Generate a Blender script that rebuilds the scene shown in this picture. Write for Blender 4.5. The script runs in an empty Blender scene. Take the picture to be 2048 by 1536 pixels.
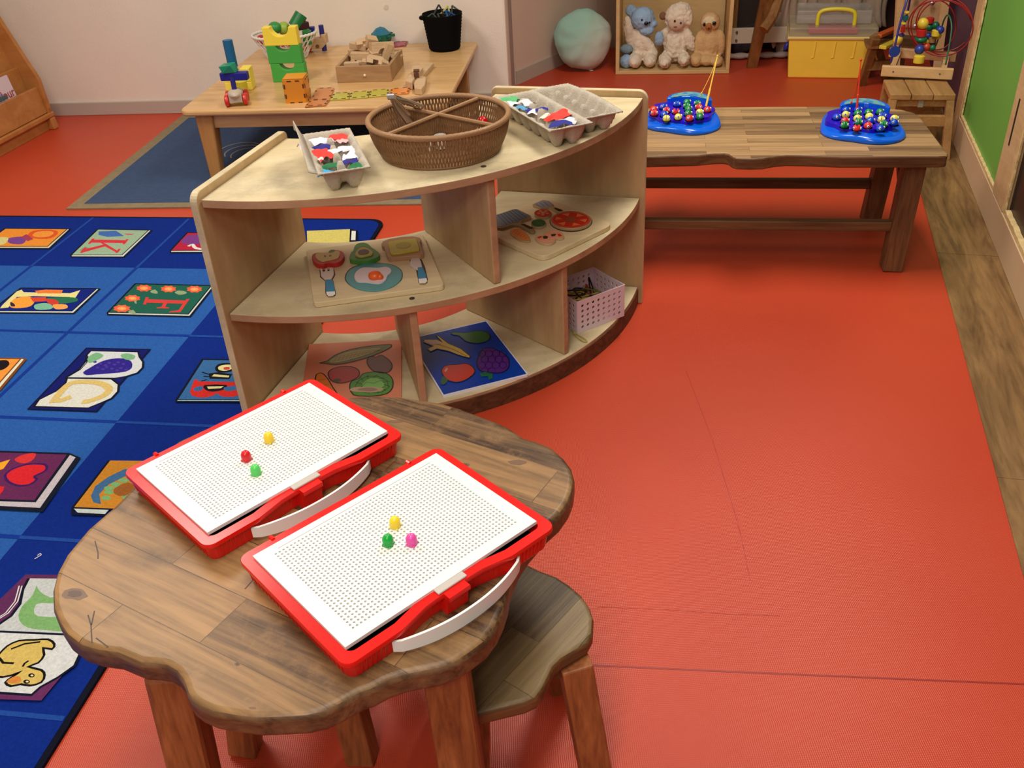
import bpy, bmesh, math, random
from mathutils import Vector, Matrix
random.seed(7)
S = bpy.context.scene
COL = S.collection
R = math.radians
# ---------------------------------------------------------------- camera
CAM_H = 1.30
F_PX = 1875.0
PITCH, ROLL = R(32.91), R(-3.44)
_fw = Vector((0, math.cos(PITCH), -math.sin(PITCH)))
_up0 = Vector((0, math.sin(PITCH), math.cos(PITCH)))
_x0 = Vector((1, 0, 0))
_rx = _x0*math.cos(ROLL) + _up0*math.sin(ROLL)
_ru = -_x0*math.sin(ROLL) + _up0*math.cos(ROLL)
cd = bpy.data.cameras.new('camera')
cd.sensor_fit = 'HORIZONTAL'; cd.sensor_width = 36.0; cd.lens = F_PX/2048*36
cd.clip_start = 0.02; cd.clip_end = 60
cam = bpy.data.objects.new('camera', cd); COL.objects.link(cam)
m3 = Matrix((_rx, _ru, -_fw)).transposed()
cam.matrix_world = Matrix.Translation((0, 0, CAM_H)) @ m3.to_4x4()
S.camera = cam
# ---------------------------------------------------------------- world, lamps, exposure
S.view_settings.view_transform = 'Standard'; S.view_settings.look = 'None'
S.view_settings.gamma = 1; S.view_settings.use_curve_mapping = False
S.view_settings.exposure = -0.30
w = bpy.data.worlds.new('world'); S.world = w; w.use_nodes = True
w.node_tree.nodes['Background'].inputs[0].default_value = (1.0, 0.93, 0.86, 1)
w.node_tree.nodes['Background'].inputs[1].default_value = 0.30
def area(name, loc, sx, sy, power, color=(1, 0.93, 0.835), rz=0, rx=0):
    l = bpy.data.lights.new(name, 'AREA'); l.shape = 'RECTANGLE'; l.size = sx; l.size_y = sy
    l.energy = power; l.color = color
    o = bpy.data.objects.new(name, l); COL.objects.link(o); o.location = loc; o.rotation_euler = (rx, 0, rz)
    return o
area('ceiling_lamp_over_floor', (0.75, 2.75, 2.38), 0.5, 1.1, 46, rz=R(-10))
area('ceiling_lamp_over_table', (-0.15, 0.55, 2.38), 0.6, 1.2, 30, rz=R(-10))
area('fill_lamp_behind', (-0.5, -1.1, 2.38), 0.8, 0.8, 46)  # added fill from behind the camera to brighten the shelf interior
area('ceiling_lamp_over_carpet', (-1.5, 2.6, 2.38), 0.6, 1.2, 44, rz=R(-10))

# ---------------------------------------------------------------- geometry helpers
def P(px, py, z=0.0):
    """point of the horizontal plane at height z seen at photograph pixel (px, py)"""
    d = _rx*((px-1024)/F_PX) - _ru*((py-768)/F_PX) + _fw
    t = (z-CAM_H)/d.z
    return Vector((d.x*t, d.y*t, z))
def tr(z, ox, oy, s, pts):
    return [P(ox+x/s, oy+y/s, z) for x, y in pts]
def lin(c):
    c = c/255.0
    return c/12.92 if c <= 0.04045 else ((c+0.055)/1.055)**2.4
def rgb(r, g, b): return (lin(r), lin(g), lin(b), 1)
def smooth_closed(pts, n=3):
    """Catmull-Rom through a closed list of 2-D/3-D points"""
    out = []; N = len(pts); pts = [Vector(p) for p in pts]
    for i in range(N):
        a, b, c, d = pts[i-1], pts[i], pts[(i+1) % N], pts[(i+2) % N]
        for k in range(n):
            t = k/n
            out.append(0.5*((2*b)+(c-a)*t+(2*a-5*b+4*c-d)*t*t+(3*b-a-3*c+d)*t**3))
    return out
def smooth_open(pts, n=6):
    pts = [Vector(p) for p in pts]; N = len(pts); out = []
    for i in range(N-1):
        a = pts[max(i-1, 0)]; b = pts[i]; c = pts[i+1]; d = pts[min(i+2, N-1)]
        for k in range(n):
            t = k/n
            out.append(0.5*((2*b)+(c-a)*t+(2*a-5*b+4*c-d)*t*t+(3*b-a-3*c+d)*t**3))
    out.append(pts[-1]); return out
def rrect(w, h, r, n=5, cx=0, cy=0):
    out = []
    for sx, sy, a0 in ((1, 1, 0), (-1, 1, 90), (-1, -1, 180), (1, -1, 270)):
        for k in range(n+1):
            a = R(a0+90*k/n); out.append((cx+sx*(w/2-r)+r*math.cos(a), cy+sy*(h/2-r)+r*math.sin(a)))
    return out
def circ(cx, cy, rx, ry=None, n=24, a0=0):
    ry = rx if ry is None else ry
    return [(cx+rx*math.cos(2*math.pi*k/n+a0), cy+ry*math.sin(2*math.pi*k/n+a0)) for k in range(n)]
def area2(p):
    return sum(p[i][0]*p[(i+1) % len(p)][1]-p[(i+1) % len(p)][0]*p[i][1] for i in range(len(p)))/2
class MB:
    def __init__(s): s.v = []; s.f = []; s.m = []
    def add(s, vs, fs, mat=0, M=None):
        o = len(s.v)
        for v in vs:
            v = Vector(v)
            if len(v) == 2: v = Vector((v.x, v.y, 0))
            s.v.append(M @ v if M is not None else v)
        for i, f in enumerate(fs):
            s.f.append([o+k for k in f]); s.m.append(mat[i] if isinstance(mat, (list, tuple)) else mat)
        return s
    def box(s, c, d, rz=0, mat=0, M=None, taper=1.0):
        x, y, z = d[0]/2, d[1]/2, d[2]/2; t = taper
        vs = [(-x*t, -y*t, -z), (x*t, -y*t, -z), (x*t, y*t, -z), (-x*t, y*t, -z), (-x, -y, z), (x, -y, z), (x, y, z), (-x, y, z)]
        T = Matrix.Translation(c) @ Matrix.Rotation(rz, 4, 'Z')
        if M is not None: T = M @ T
        return s.add(vs, [(0, 3, 2, 1), (4, 5, 6, 7), (0, 1, 5, 4), (1, 2, 6, 5), (2, 3, 7, 6), (3, 0, 4, 7)], mat, T)
    def prism(s, poly, z0, z1, mat=0, side=None, M=None, scale_bottom=1.0, bottom=True):
        poly = [Vector((p[0], p[1])) for p in poly]
        if area2(poly) < 0: poly = poly[::-1]
        n = len(poly); c = sum(poly, Vector((0, 0)))/n; side = mat if side is None else side
        b = [c+(p-c)*scale_bottom for p in poly]
        vs = [(p.x, p.y, z0) for p in b]+[(p.x, p.y, z1) for p in poly]
        fs = [list(range(n, 2*n))]; ms = [mat]
        if bottom: fs.append(list(range(n))[::-1]); ms.append(side)
        for i in range(n):
            j = (i+1) % n; fs.append((i, j, n+j, n+i)); ms.append(side)
        return s.add(vs, fs, ms, M)
    def flat(s, poly, z, mat=0):
        poly = [Vector((p[0], p[1])) for p in poly]
        if area2(poly) < 0: poly = poly[::-1]
        return s.add([(p.x, p.y, z) for p in poly], [list(range(len(poly)))], mat)
    def tube(s, path, r, n=8, closed=False, mat=0, cap=True, flat=1.0):
        path = [Vector(p) for p in path]; N = len(path); vs = []; fs = []
        ref = Vector((0, 0, 1)); prev = None
        for i, p in enumerate(path):
            if closed: t = path[(i+1) % N]-path[i-1]
            else: t = path[min(i+1, N-1)]-path[max(i-1, 0)]
            if t.length < 1e-9: t = Vector((0, 0, 1))
            t.normalize()
            if prev is None:
                u = t.cross(ref)
                if u.length < 0.05: u = t.cross(Vector((1, 0, 0)))
            else: u = prev-t*prev.dot(t)
            u.normalize(); prev = u; q = t.cross(u)
            rr = r[i] if isinstance(r, (list, tuple)) else r
            for k in range(n):
                a = 2*math.pi*k/n; vs.append(p+u*math.cos(a)*rr+q*math.sin(a)*rr*flat)
        for i in range(N if closed else N-1):
            j = (i+1) % N
            for k in range(n):
                l = (k+1) % n; fs.append((i*n+k, i*n+l, j*n+l, j*n+k))
        if not closed and cap:
            fs.append([k for k in range(n)][::-1]); fs.append([(N-1)*n+k for k in range(n)])
        return s.add(vs, fs, mat)
    def lathe(s, prof, n=24, c=(0, 0, 0), mat=0, M=None, sx=1, sy=1):
        vs = []; fs = []; m = len(prof)
        for r, z in prof:
            for k in range(n):
                a = 2*math.pi*k/n; vs.append((c[0]+r*math.cos(a)*sx, c[1]+r*math.sin(a)*sy, c[2]+z))
        for i in range(m-1):
            for k in range(n):
                l = (k+1) % n; fs.append((i*n+k, i*n+l, (i+1)*n+l, (i+1)*n+k))
        if prof[0][0] > 1e-6: fs.append(list(range(n))[::-1])
        if prof[-1][0] > 1e-6: fs.append([(m-1)*n+k for k in range(n)])
        return s.add(vs, fs, mat, M)
    def ell(s, c, r, n=14, mat=0, rot=None, M=None):
        if not isinstance(r, (tuple, list)): r = (r, r, r)
        T = Matrix.Translation(c)
        if rot is not None: T = T @ rot
        T = T @ Matrix.Diagonal((r[0], r[1], r[2], 1))
        if M is not None: T = M @ T
        h = max(5, n//2); prof = [(math.sin(math.pi*i/h), -math.cos(math.pi*i/h)) for i in range(h+1)]
        return s.lathe(prof, n, mat=mat, M=T)
    def beam(s, a, b, w, h, mat=0, up=(0, 0, 1), w2=None, h2=None):
        """bar from a to b; w across, h along 'up'"""
        a = Vector(a); b = Vector(b); t = (b-a).normalized(); u = Vector(up)
        x = t.cross(u)
        if x.length < 0.01: x = t.cross(Vector((0, 1, 0)))
        x.normalize(); y = x.cross(t); w2 = w if w2 is None else w2; h2 = h if h2 is None else h2
        vs = []
        for p, ww, hh in ((a, w, h), (b, w2, h2)):
            for sx, sy in ((-1, -1), (1, -1), (1, 1), (-1, 1)): vs.append(p+x*sx*ww/2+y*sy*hh/2)
        return s.add(vs, [(0, 3, 2, 1), (4, 5, 6, 7), (0, 1, 5, 4), (1, 2, 6, 5), (2, 3, 7, 6), (3, 0, 4, 7)], mat)
    def build(s, name, mats, parent=None, bevel=0, smooth=False, world=False, seg=2, sharp=0.6, sub=0, solid=0, tri=False, rem=0, disp=None):
        me = bpy.data.meshes.new(name)
        vs = s.v
        if world and parent is not None:
            inv = full(parent).inverted(); vs = [inv @ v for v in vs]
        me.from_pydata([tuple(v) for v in vs], [], s.f)
        if not isinstance(mats, (list, tuple)): mats = [mats]
        for m in mats: me.materials.append(m)
        me.polygons.foreach_set('material_index', s.m)
        bm = bmesh.new(); bm.from_mesh(me); bmesh.ops.recalc_face_normals(bm, faces=bm.faces) if not tri else None
        if smooth:
            for f in bm.faces: f.smooth = True
            for e in bm.edges:
                if len(e.link_faces) == 2 and e.calc_face_angle(0) > sharp: e.smooth = False
        bm.to_mesh(me); bm.free()
        o = bpy.data.objects.new(name, me); COL.objects.link(o)
        if parent is not None: o.parent = parent
        if rem:
            md = o.modifiers.new('remesh', 'REMESH'); md.mode = 'VOXEL'; md.voxel_size = rem; md.use_smooth_shade = True
        if solid:
            md = o.modifiers.new('solid', 'SOLIDIFY'); md.thickness = solid; md.offset = -1
        if bevel:
            md = o.modifiers.new('bevel', 'BEVEL'); md.width = bevel; md.segments = seg; md.limit_method = 'ANGLE'; md.angle_limit = R(40)
            md.harden_normals = False
        if sub:
            md = o.modifiers.new('sub', 'SUBSURF'); md.levels = sub; md.render_levels = sub
        if disp:
            md = o.modifiers.new('fur', 'DISPLACE'); tx = bpy.data.textures.new('tufts', 'CLOUDS'); tx.noise_scale = disp[0]; md.texture = tx; md.strength = disp[1]; md.mid_level = 0.5
            md.texture_coords = 'LOCAL'
        return o
def full(o):
    M = o.matrix_basis.copy()
    while o.parent: o = o.parent; M = o.matrix_basis @ M
    return M
def tag(o, label=None, cat=None, group=None, kind=None):
    if label: o['label'] = label
    if cat: o['category'] = cat
    if group: o['group'] = group
    if kind: o['kind'] = kind
    return o
def thing(name, label, cat, loc=(0, 0, 0), rz=0, group=None, rot=None):
    o = bpy.data.objects.new(name, None); o.empty_display_size = 0.05; COL.objects.link(o)
    o.location = loc; o.rotation_euler = rot if rot else (0, 0, rz)
    return tag(o, label, cat, group)
def copy_tree(root, parent=None):
    c = root.copy(); COL.objects.link(c)
    if parent is not None: c.parent = parent
    for ch in [o for o in COL.objects if o.parent == root]: copy_tree(ch, c)
    return c

# ---------------------------------------------------------------- materials
def newmat(name):
    m = bpy.data.materials.new(name); m.use_nodes = True
    return m, m.node_tree, m.node_tree.nodes['Principled BSDF']
def plain(name, col, rough=0.5, spec=0.5, metal=0, bump=0, bscale=200, var=0, vscale=8, coat=0, trans=0, alpha=1, sss=0):
    m, t, b = newmat(name)
    b.inputs['Base Color'].default_value = col; b.inputs['Roughness'].default_value = rough
    b.inputs['Specular IOR Level'].default_value = spec; b.inputs['Metallic'].default_value = metal
    b.inputs['Coat Weight'].default_value = coat; b.inputs['Transmission Weight'].default_value = trans; b.inputs['Alpha'].default_value = alpha
    if sss: b.inputs['Subsurface Weight'].default_value = sss; b.inputs['Subsurface Radius'].default_value = (.01, .01, .01)
    tc = t.nodes.new('ShaderNodeTexCoord')
    if var:
        n = t.nodes.new('ShaderNodeTexNoise'); n.inputs['Scale'].default_value = vscale; n.inputs['Detail'].default_value = 5
        t.links.new(tc.outputs['Object'], n.inputs['Vector'])
        r = t.nodes.new('ShaderNodeMapRange'); r.inputs['From Min'].default_value = .3; r.inputs['From Max'].default_value = .7
        r.inputs['To Min'].default_value = 1-var; r.inputs['To Max'].default_value = 1+var
        t.links.new(n.outputs['Fac'], r.inputs['Value'])
        mx = t.nodes.new('ShaderNodeVectorMath'); mx.operation = 'SCALE'; mx.inputs[0].default_value = col[:3]
        t.links.new(r.outputs['Result'], mx.inputs['Scale']); t.links.new(mx.outputs['Vector'], b.inputs['Base Color'])
    if bump:
        n = t.nodes.new('ShaderNodeTexNoise'); n.inputs['Scale'].default_value = bscale; n.inputs['Detail'].default_value = 3
        t.links.new(tc.outputs['Object'], n.inputs['Vector'])
        bp = t.nodes.new('ShaderNodeBump'); bp.inputs['Strength'].default_value = bump; bp.inputs['Distance'].default_value = .002
        t.links.new(n.outputs['Fac'], bp.inputs['Height']); t.links.new(bp.outputs['Normal'], b.inputs['Normal'])
    return m
def wood(name, dark, light, rz=0, axis='X', plank=None, grain=14, rough=0.45, contrast=1.0, spec=0.4, knots=True, coat=0, dirt=0, scuff=0, shift=.06):
    """grain runs along 'axis' of object space (after rotating rz about Z); plank=(length, width) adds glued staves"""
    m, t, b = newmat(name); N = t.nodes; L = t.links
    tc = N.new('ShaderNodeTexCoord'); mp = N.new('ShaderNodeMapping'); mp.inputs['Rotation'].default_value = (0, 0, -rz)
    L.new(tc.outputs['Object'], mp.inputs['Vector'])
    src = mp.outputs['Vector']; cellcol = None
    if plank:
        br = N.new('ShaderNodeTexBrick'); br.inputs['Scale'].default_value = 1; br.inputs['Brick Width'].default_value = plank[0]
        br.inputs['Row Height'].default_value = plank[1]; br.inputs['Mortar Size'].default_value = .0006; br.inputs['Mortar Smooth'].default_value = .2
        br.inputs['Color1'].default_value = (0, 0, 0, 1); br.inputs['Color2'].default_value = (1, 1, 1, 1); br.inputs['Mortar'].default_value = (.15, .15, .15, 1)
        br.offset = .37; br.offset_frequency = 2; br.squash = 1.0
        L.new(src, br.inputs['Vector']); cellcol = br.outputs['Color']
        ofs = N.new('ShaderNodeVectorMath'); ofs.operation = 'MULTIPLY_ADD'; L.new(cellcol, ofs.inputs[0]); ofs.inputs[1].default_value = (3.1, 0.77, 5.3); L.new(src, ofs.inputs[2])
        src = ofs.outputs['Vector']
    sc = {'X': (1.2, grain, grain), 'Y': (grain, 1.2, grain), 'Z': (grain, grain, 1.2)}[axis]
    mp2 = N.new('ShaderNodeMapping'); mp2.inputs['Scale'].default_value = sc; L.new(src, mp2.inputs['Vector'])
    n1 = N.new('ShaderNodeTexNoise'); n1.inputs['Scale'].default_value = 1.6; n1.inputs['Detail'].default_value = 7; n1.inputs['Roughness'].default_value = .62; n1.inputs['Distortion'].default_value = 1.3
    L.new(mp2.outputs['Vector'], n1.inputs['Vector'])
    n2 = N.new('ShaderNodeTexNoise'); n2.inputs['Scale'].default_value = 9; n2.inputs['Detail'].default_value = 4; L.new(mp2.outputs['Vector'], n2.inputs['Vector'])
    a = N.new('ShaderNodeMath'); a.operation = 'MULTIPLY_ADD'; L.new(n2.outputs['Fac'], a.inputs[0]); a.inputs[1].default_value = .35; L.new(n1.outputs['Fac'], a.inputs[2])
    cr = N.new('ShaderNodeMapRange'); cr.inputs['From Min'].default_value = .48; cr.inputs['From Max'].default_value = .88; L.new(a.outputs[0], cr.inputs['Value'])
    fac = cr.outputs['Result']
    if plank:
        mm = N.new('ShaderNodeMath'); mm.operation = 'MULTIPLY_ADD'; L.new(cellcol, mm.inputs[0]); mm.inputs[1].default_value = .70
        m3_ = N.new('ShaderNodeMath'); m3_.operation = 'MULTIPLY'; L.new(fac, m3_.inputs[0]); m3_.inputs[1].default_value = .5*contrast
        L.new(m3_.outputs[0], mm.inputs[2]); sbn = N.new('ShaderNodeMath'); sbn.operation = 'SUBTRACT'; L.new(mm.outputs[0], sbn.inputs[0]); sbn.inputs[1].default_value = shift; fac = sbn.outputs[0]
    mix = N.new('ShaderNodeMix'); mix.data_type = 'RGBA'; L.new(fac, mix.inputs[0]); mix.clamp_factor = True
    mix.inputs[6].default_value = dark; mix.inputs[7].default_value = light
    out = mix.outputs[2]
    if plank:
        dk = N.new('ShaderNodeMix'); dk.data_type = 'RGBA'; mf_ = N.new('ShaderNodeMath'); mf_.operation = 'MULTIPLY'; mf_.inputs[1].default_value = .45; L.new(br.outputs['Fac'], mf_.inputs[0]); L.new(mf_.outputs[0], dk.inputs[0]); L.new(out, dk.inputs[6])
        dk.inputs[7].default_value = [c*.8 for c in dark[:3]]+[1]; out = dk.outputs[2]
    if dirt:
        n3 = N.new('ShaderNodeTexNoise'); n3.inputs['Scale'].default_value = 6; n3.inputs['Detail'].default_value = 8; n3.inputs['Roughness'].default_value = .7
        L.new(tc.outputs['Object'], n3.inputs['Vector'])
        r3 = N.new('ShaderNodeMapRange'); r3.inputs['From Min'].default_value = .5; r3.inputs['From Max'].default_value = .72; r3.inputs['To Max'].default_value = dirt
        L.new(n3.outputs['Fac'], r3.inputs['Value'])
        dd = N.new('ShaderNodeMix'); dd.data_type = 'RGBA'; L.new(r3.outputs['Result'], dd.inputs[0]); L.new(out, dd.inputs[6]); dd.inputs[7].default_value = (.28, .24, .17, 1); out = dd.outputs[2]
    if scuff:
        # knots: sparse dark swirls; scuffs: fine pale rubbed speckle
        vo = N.new('ShaderNodeTexVoronoi'); vo.inputs['Scale'].default_value = 3.2; mpk = N.new('ShaderNodeMapping'); mpk.inputs['Rotation'].default_value = (0, 0, -rz); mpk.inputs['Scale'].default_value = (.8, 1.7, 1)
        L.new(tc.outputs['Object'], mpk.inputs['Vector']); L.new(mpk.outputs['Vector'], vo.inputs['Vector'])
        kr = N.new('ShaderNodeMapRange'); kr.inputs['From Min'].default_value = .16; kr.inputs['From Max'].default_value = .05; kr.inputs['To Max'].default_value = .55; L.new(vo.outputs['Distance'], kr.inputs['Value'])
        km = N.new('ShaderNodeMix'); km.data_type = 'RGBA'; L.new(kr.outputs['Result'], km.inputs[0]); L.new(out, km.inputs[6]); km.inputs[7].default_value = [c*.6 for c in dark[:3]]+[1]; out = km.outputs[2]
        ns = N.new('ShaderNodeTexNoise'); ns.inputs['Scale'].default_value = 15; ns.inputs['Detail'].default_value = 12; ns.inputs['Roughness'].default_value = .8; L.new(tc.outputs['Object'], ns.inputs['Vector'])
        nr = N.new('ShaderNodeMapRange'); nr.inputs['From Min'].default_value = .5; nr.inputs['From Max'].default_value = .68; nr.inputs['To Max'].default_value = .5; L.new(ns.outputs['Fac'], nr.inputs['Value'])
        nm = N.new('ShaderNodeMix'); nm.data_type = 'RGBA'; L.new(nr.outputs['Result'], nm.inputs[0]); L.new(out, nm.inputs[6]); nm.inputs[7].default_value = light; out = nm.outputs[2]
    L.new(out, b.inputs['Base Color']); b.inputs['Roughness'].default_value = rough; b.inputs['Specular IOR Level'].default_value = spec; b.inputs['Coat Weight'].default_value = coat
    bp = N.new('ShaderNodeBump'); bp.inputs['Strength'].default_value = .12; bp.inputs['Distance'].default_value = .002; L.new(n2.outputs['Fac'], bp.inputs['Height']); L.new(bp.outputs['Normal'], b.inputs['Normal'])
    return m
M_ = {}
def pm(name, r, g, b, rough=.5, **k):
    key = (name, r, g, b)
    if key not in M_: M_[key] = plain(name, rgb(r, g, b), rough, **k)
    return M_[key]
acacia_d, acacia_l = rgb(92, 62, 38), rgb(190, 150, 100)
W_table = wood('acacia_table', rgb(60, 39, 24), rgb(166, 126, 80), rz=R(-32), plank=(.36, .080), grain=18, rough=.42, contrast=1.4, scuff=1, shift=.24)
W_edge_shade = wood('acacia_edge_shaded', rgb(74, 50, 32), rgb(128, 94, 62), rz=R(-32), grain=18, rough=.42)  # tabletop sides: their shade is put into a darker wood colour
W_bench = wood('acacia_bench', rgb(88, 62, 38), rgb(184, 146, 100), plank=(.33, .036), grain=26, rough=.5)
W_stool = wood('acacia_stool', rgb(76, 60, 40), rgb(146, 122, 84), rz=R(38), plank=(.22, .05), grain=26, rough=.4)
W_leg = wood('acacia_leg', rgb(110, 58, 28), rgb(172, 104, 58), axis='Z', grain=18, rough=.5)
W_legd = wood('acacia_leg_brown', rgb(80, 50, 28), rgb(130, 86, 50), axis='Z', grain=18, rough=.5)
W_leg3 = wood('acacia_rail', rgb(80, 50, 28), rgb(125, 88, 52), axis='X', grain=22, rough=.5)
W_maple = wood('worn_maple', rgb(200, 180, 138), rgb(224, 207, 168), axis='X', grain=3, rough=.5, dirt=.6)
W_maplep = wood('maple_panel', rgb(172, 142, 98), rgb(196, 166, 122), axis='Z', grain=5, rough=.5)
W_ply = wood('ply_edge', rgb(156, 118, 86), rgb(194, 154, 116), axis='X', grain=5, rough=.6)
W_plinth = wood('dark_plinth', rgb(62, 36, 22), rgb(112, 72, 44), axis='X', grain=20, rough=.6)
W_desk = wood('desk_beech', rgb(196, 150, 94), rgb(220, 178, 122), axis='X', grain=7, rough=.35, coat=.2)
W_deskleg = wood('desk_leg', rgb(176, 120, 62), rgb(196, 142, 82), axis='Z', grain=9, rough=.4)
W_shelf = wood('bookshelf_wood', rgb(170, 108, 52), rgb(190, 128, 70), axis='X', grain=6, rough=.4)
W_board = wood('puzzle_board', rgb(208, 184, 142), rgb(226, 204, 160), axis='X', grain=8, rough=.5)
W_block = wood('block_wood', rgb(188, 152, 112), rgb(210, 178, 138), axis='X', grain=12, rough=.6)
W_crate = wood('crate_wood', rgb(150, 112, 74), rgb(182, 144, 102), axis='X', grain=10, rough=.6)
W_floor = wood('floor_planks', rgb(92, 66, 38), rgb(152, 116, 72), axis='Y', grain=9, rough=.45, rz=R(-16.2))
W_trim = wood('rough_trim', rgb(196, 160, 112), rgb(214, 180, 132), axis='Y', grain=12, rough=.7)
W_chair = wood('chair_wood', rgb(146, 104, 58), rgb(182, 138, 86), axis='Y', grain=10, rough=.5)
W_maze = wood('maze_base', rgb(200, 156, 106), rgb(218, 176, 126), axis='X', grain=10, rough=.5)
# ================================================================ ROOM
def floor_mat():
    m, t, b = newmat('red_vinyl'); N = t.nodes; L = t.links
    tc = N.new('ShaderNodeTexCoord')
    n = N.new('ShaderNodeTexNoise'); n.inputs['Scale'].default_value = 2.2; n.inputs['Detail'].default_value = 6; L.new(tc.outputs['Object'], n.inputs['Vector'])
    mix = N.new('ShaderNodeMix'); mix.data_type = 'RGBA'; L.new(n.outputs['Fac'], mix.inputs[0])
    mix.inputs[6].default_value = rgb(186, 60, 32); mix.inputs[7].default_value = rgb(202, 73, 43); L.new(mix.outputs[2], b.inputs['Base Color'])
    hs = []
    for ax, s_, d_ in (('X', 95, 3), ('Y', 80, 4)):
        wv = N.new('ShaderNodeTexWave'); wv.bands_direction = ax; wv.inputs['Scale'].default_value = s_; wv.inputs['Distortion'].default_value = d_; wv.inputs['Detail'].default_value = 1; wv.inputs['Detail Scale'].default_value = .4
        L.new(tc.outputs['Object'], wv.inputs['Vector']); hs.append(wv)
    ad = N.new('ShaderNodeMath'); L.new(hs[0].outputs['Fac'], ad.inputs[0]); L.new(hs[1].outputs['Fac'], ad.inputs[1])
    bp = N.new('ShaderNodeBump'); bp.inputs['Strength'].default_value = .22; bp.inputs['Distance'].default_value = .0012
    L.new(ad.outputs[0], bp.inputs['Height']); L.new(bp.outputs['Normal'], b.inputs['Normal'])
    b.inputs['Roughness'].default_value = .38; b.inputs['Specular IOR Level'].default_value = .45
    return m
M_floor = floor_mat()
M_seam = plain('vinyl_seam', rgb(150, 34, 20), .5)
M_scuff = plain('vinyl_scuff', rgb(176, 46, 28), .5)
def struct(name, mb, mats, **k):
    o = mb.build(name, mats, **k); o['kind'] = 'structure'; return o
f = MB(); f.add([(-4, -1.5, 0), (3.5, -1.5, 0), (3.5, 6.5, 0), (-4, 6.5, 0)], [(0, 1, 2, 3)])
def strip(mb, pts, wd, z, mat):
    p = [Vector((q[0], q[1])) for q in pts]; closed = (p[0]-p[-1]).length < 1e-7 and len(p) > 3
    if closed: p = p[:-1]
    N_ = len(p); vs = []
    for i in range(N_):
        a = p[i-1] if (i or closed) else p[i]; b_ = p[(i+1) % N_] if (i < N_-1 or closed) else p[i]
        d0 = (p[i]-a).normalized() if (p[i]-a).length > 1e-9 else (b_-p[i]).normalized(); d1 = (b_-p[i]).normalized() if (b_-p[i]).length > 1e-9 else d0
        n0 = Vector((-d0.y, d0.x)); n1 = Vector((-d1.y, d1.x)); m_ = n0+n1
        m_ = m_.normalized() if m_.length > .2 else n0; k = 1/max(.5, m_.dot(n0)); vs += [(*(p[i]-m_*k*wd/2), z), (*(p[i]+m_*k*wd/2), z)]
    fs = []
    for i in range(N_ if closed else N_-1): j = (i+1) % N_; fs.append((2*i, 2*j, 2*j+1, 2*i+1))
    mb.add(vs, fs, mat)
strip(f, [P(1170, 1330), P(1500, 1345), P(1800, 1358), P(2060, 1369), P(2150, 1373)], .0035, .0004, 1)
strip(f, [P(1372, 742), P(1400, 815), P(1425, 880), P(1446, 950), P(1468, 1020), P(1484, 1080), P(1500, 1160)], .0018, .0004, 2)
strip(f, [P(1195, 1214), P(1330, 1219), P(1450, 1228), P(1560, 1232)], .0008, .0004, 2)
struct('floor', f, [M_floor, M_seam, M_scuff])
# timber border strip along the right wall
WA, WB = Vector((1.757, 3.446)), Vector((1.382, 2.158)); WD = (WB-WA).normalized(); WN = Vector((WD.y, -WD.x))  # WN points into the room (-x)
if WN.x > 0: WN = -WN
bd = MB(); seams = [-1.2, -.02, .93, 2.05, 3.3]
fA, fB = Vector((1.455, 3.021)), Vector((.932, 1.247)); fd = (fA-fB).normalized()
def wallpt(s, off=0): p = WA+WD*s+WN*off; return p
def bordpt(s):
    p = WA+WD*s; k = (p-fA).dot(fd); return fA+fd*k
for i in range(len(seams)-1):
    s0, s1 = seams[i], seams[i+1]-.0015
    q = [wallpt(s0, -.02), bordpt(s0), bordpt(s1), wallpt(s1, -.02)]
    bd.prism(q, .0004, .0026+.0002*(i % 2), 0)
struct('trim_1', bd, [W_floor])

M_wall = plain('cream_plaster', rgb(236, 222, 206), .75, bump=.35, bscale=120, var=.03, vscale=3)
M_wall2 = plain('pink_plaster', rgb(214, 190, 172), .75, bump=.3, bscale=90, var=.03, vscale=3)
M_base = plain('grey_skirting', rgb(186, 172, 160), .5)
M_green = plain('green_paint', rgb(106, 176, 72), .5, var=.04, vscale=2)
M_dark = plain('chalkboard', rgb(44, 32, 28), .45, var=.15, vscale=30)
M_purple = plain('purple_paint', rgb(74, 44, 76), .5)
M_bbtan = plain('tan_paint', rgb(206, 176, 140), .5, var=.02)
def wallseg(name, a, b, z0, z1, th, mat, back=True, extra=None):
    a = Vector(a); b = Vector(b); d = (b-a).normalized(); n = Vector((-d.y, d.x))
    if not back: n = -n
    mb = MB(); mb.prism([a, b, b+n*th, a+n*th], z0, z1, 0)
    return mb
BW0, BW1 = Vector((-2.184, 4.713)), Vector((.07, 4.422)); bdv = (BW1-BW0).normalized()
mb = wallseg('w', BW0-bdv*1.2, BW1, 0, 2.5, .12, M_wall)
# faint vertical plaster crack and small stain on the wall
o = struct('wall_back', mb, [M_wall], bevel=.012)
bp_ = BW0+bdv*1.735; mk = MB(); mk.tube([(bp_.x, bp_.y-.002, .455), (bp_.x, bp_.y+.003, .455)], .011, 16); mk.build('wall_plug', [pm('wall_plug', 214, 200, 188, .7)], o)
mb = wallseg('b', BW0-bdv*1.2+Vector((0, -.012)), BW1+Vector((-.0, -.012)), 0, .063, .012, M_base)
struct('baseboard_back', mb, [M_base], bevel=.003)
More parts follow.
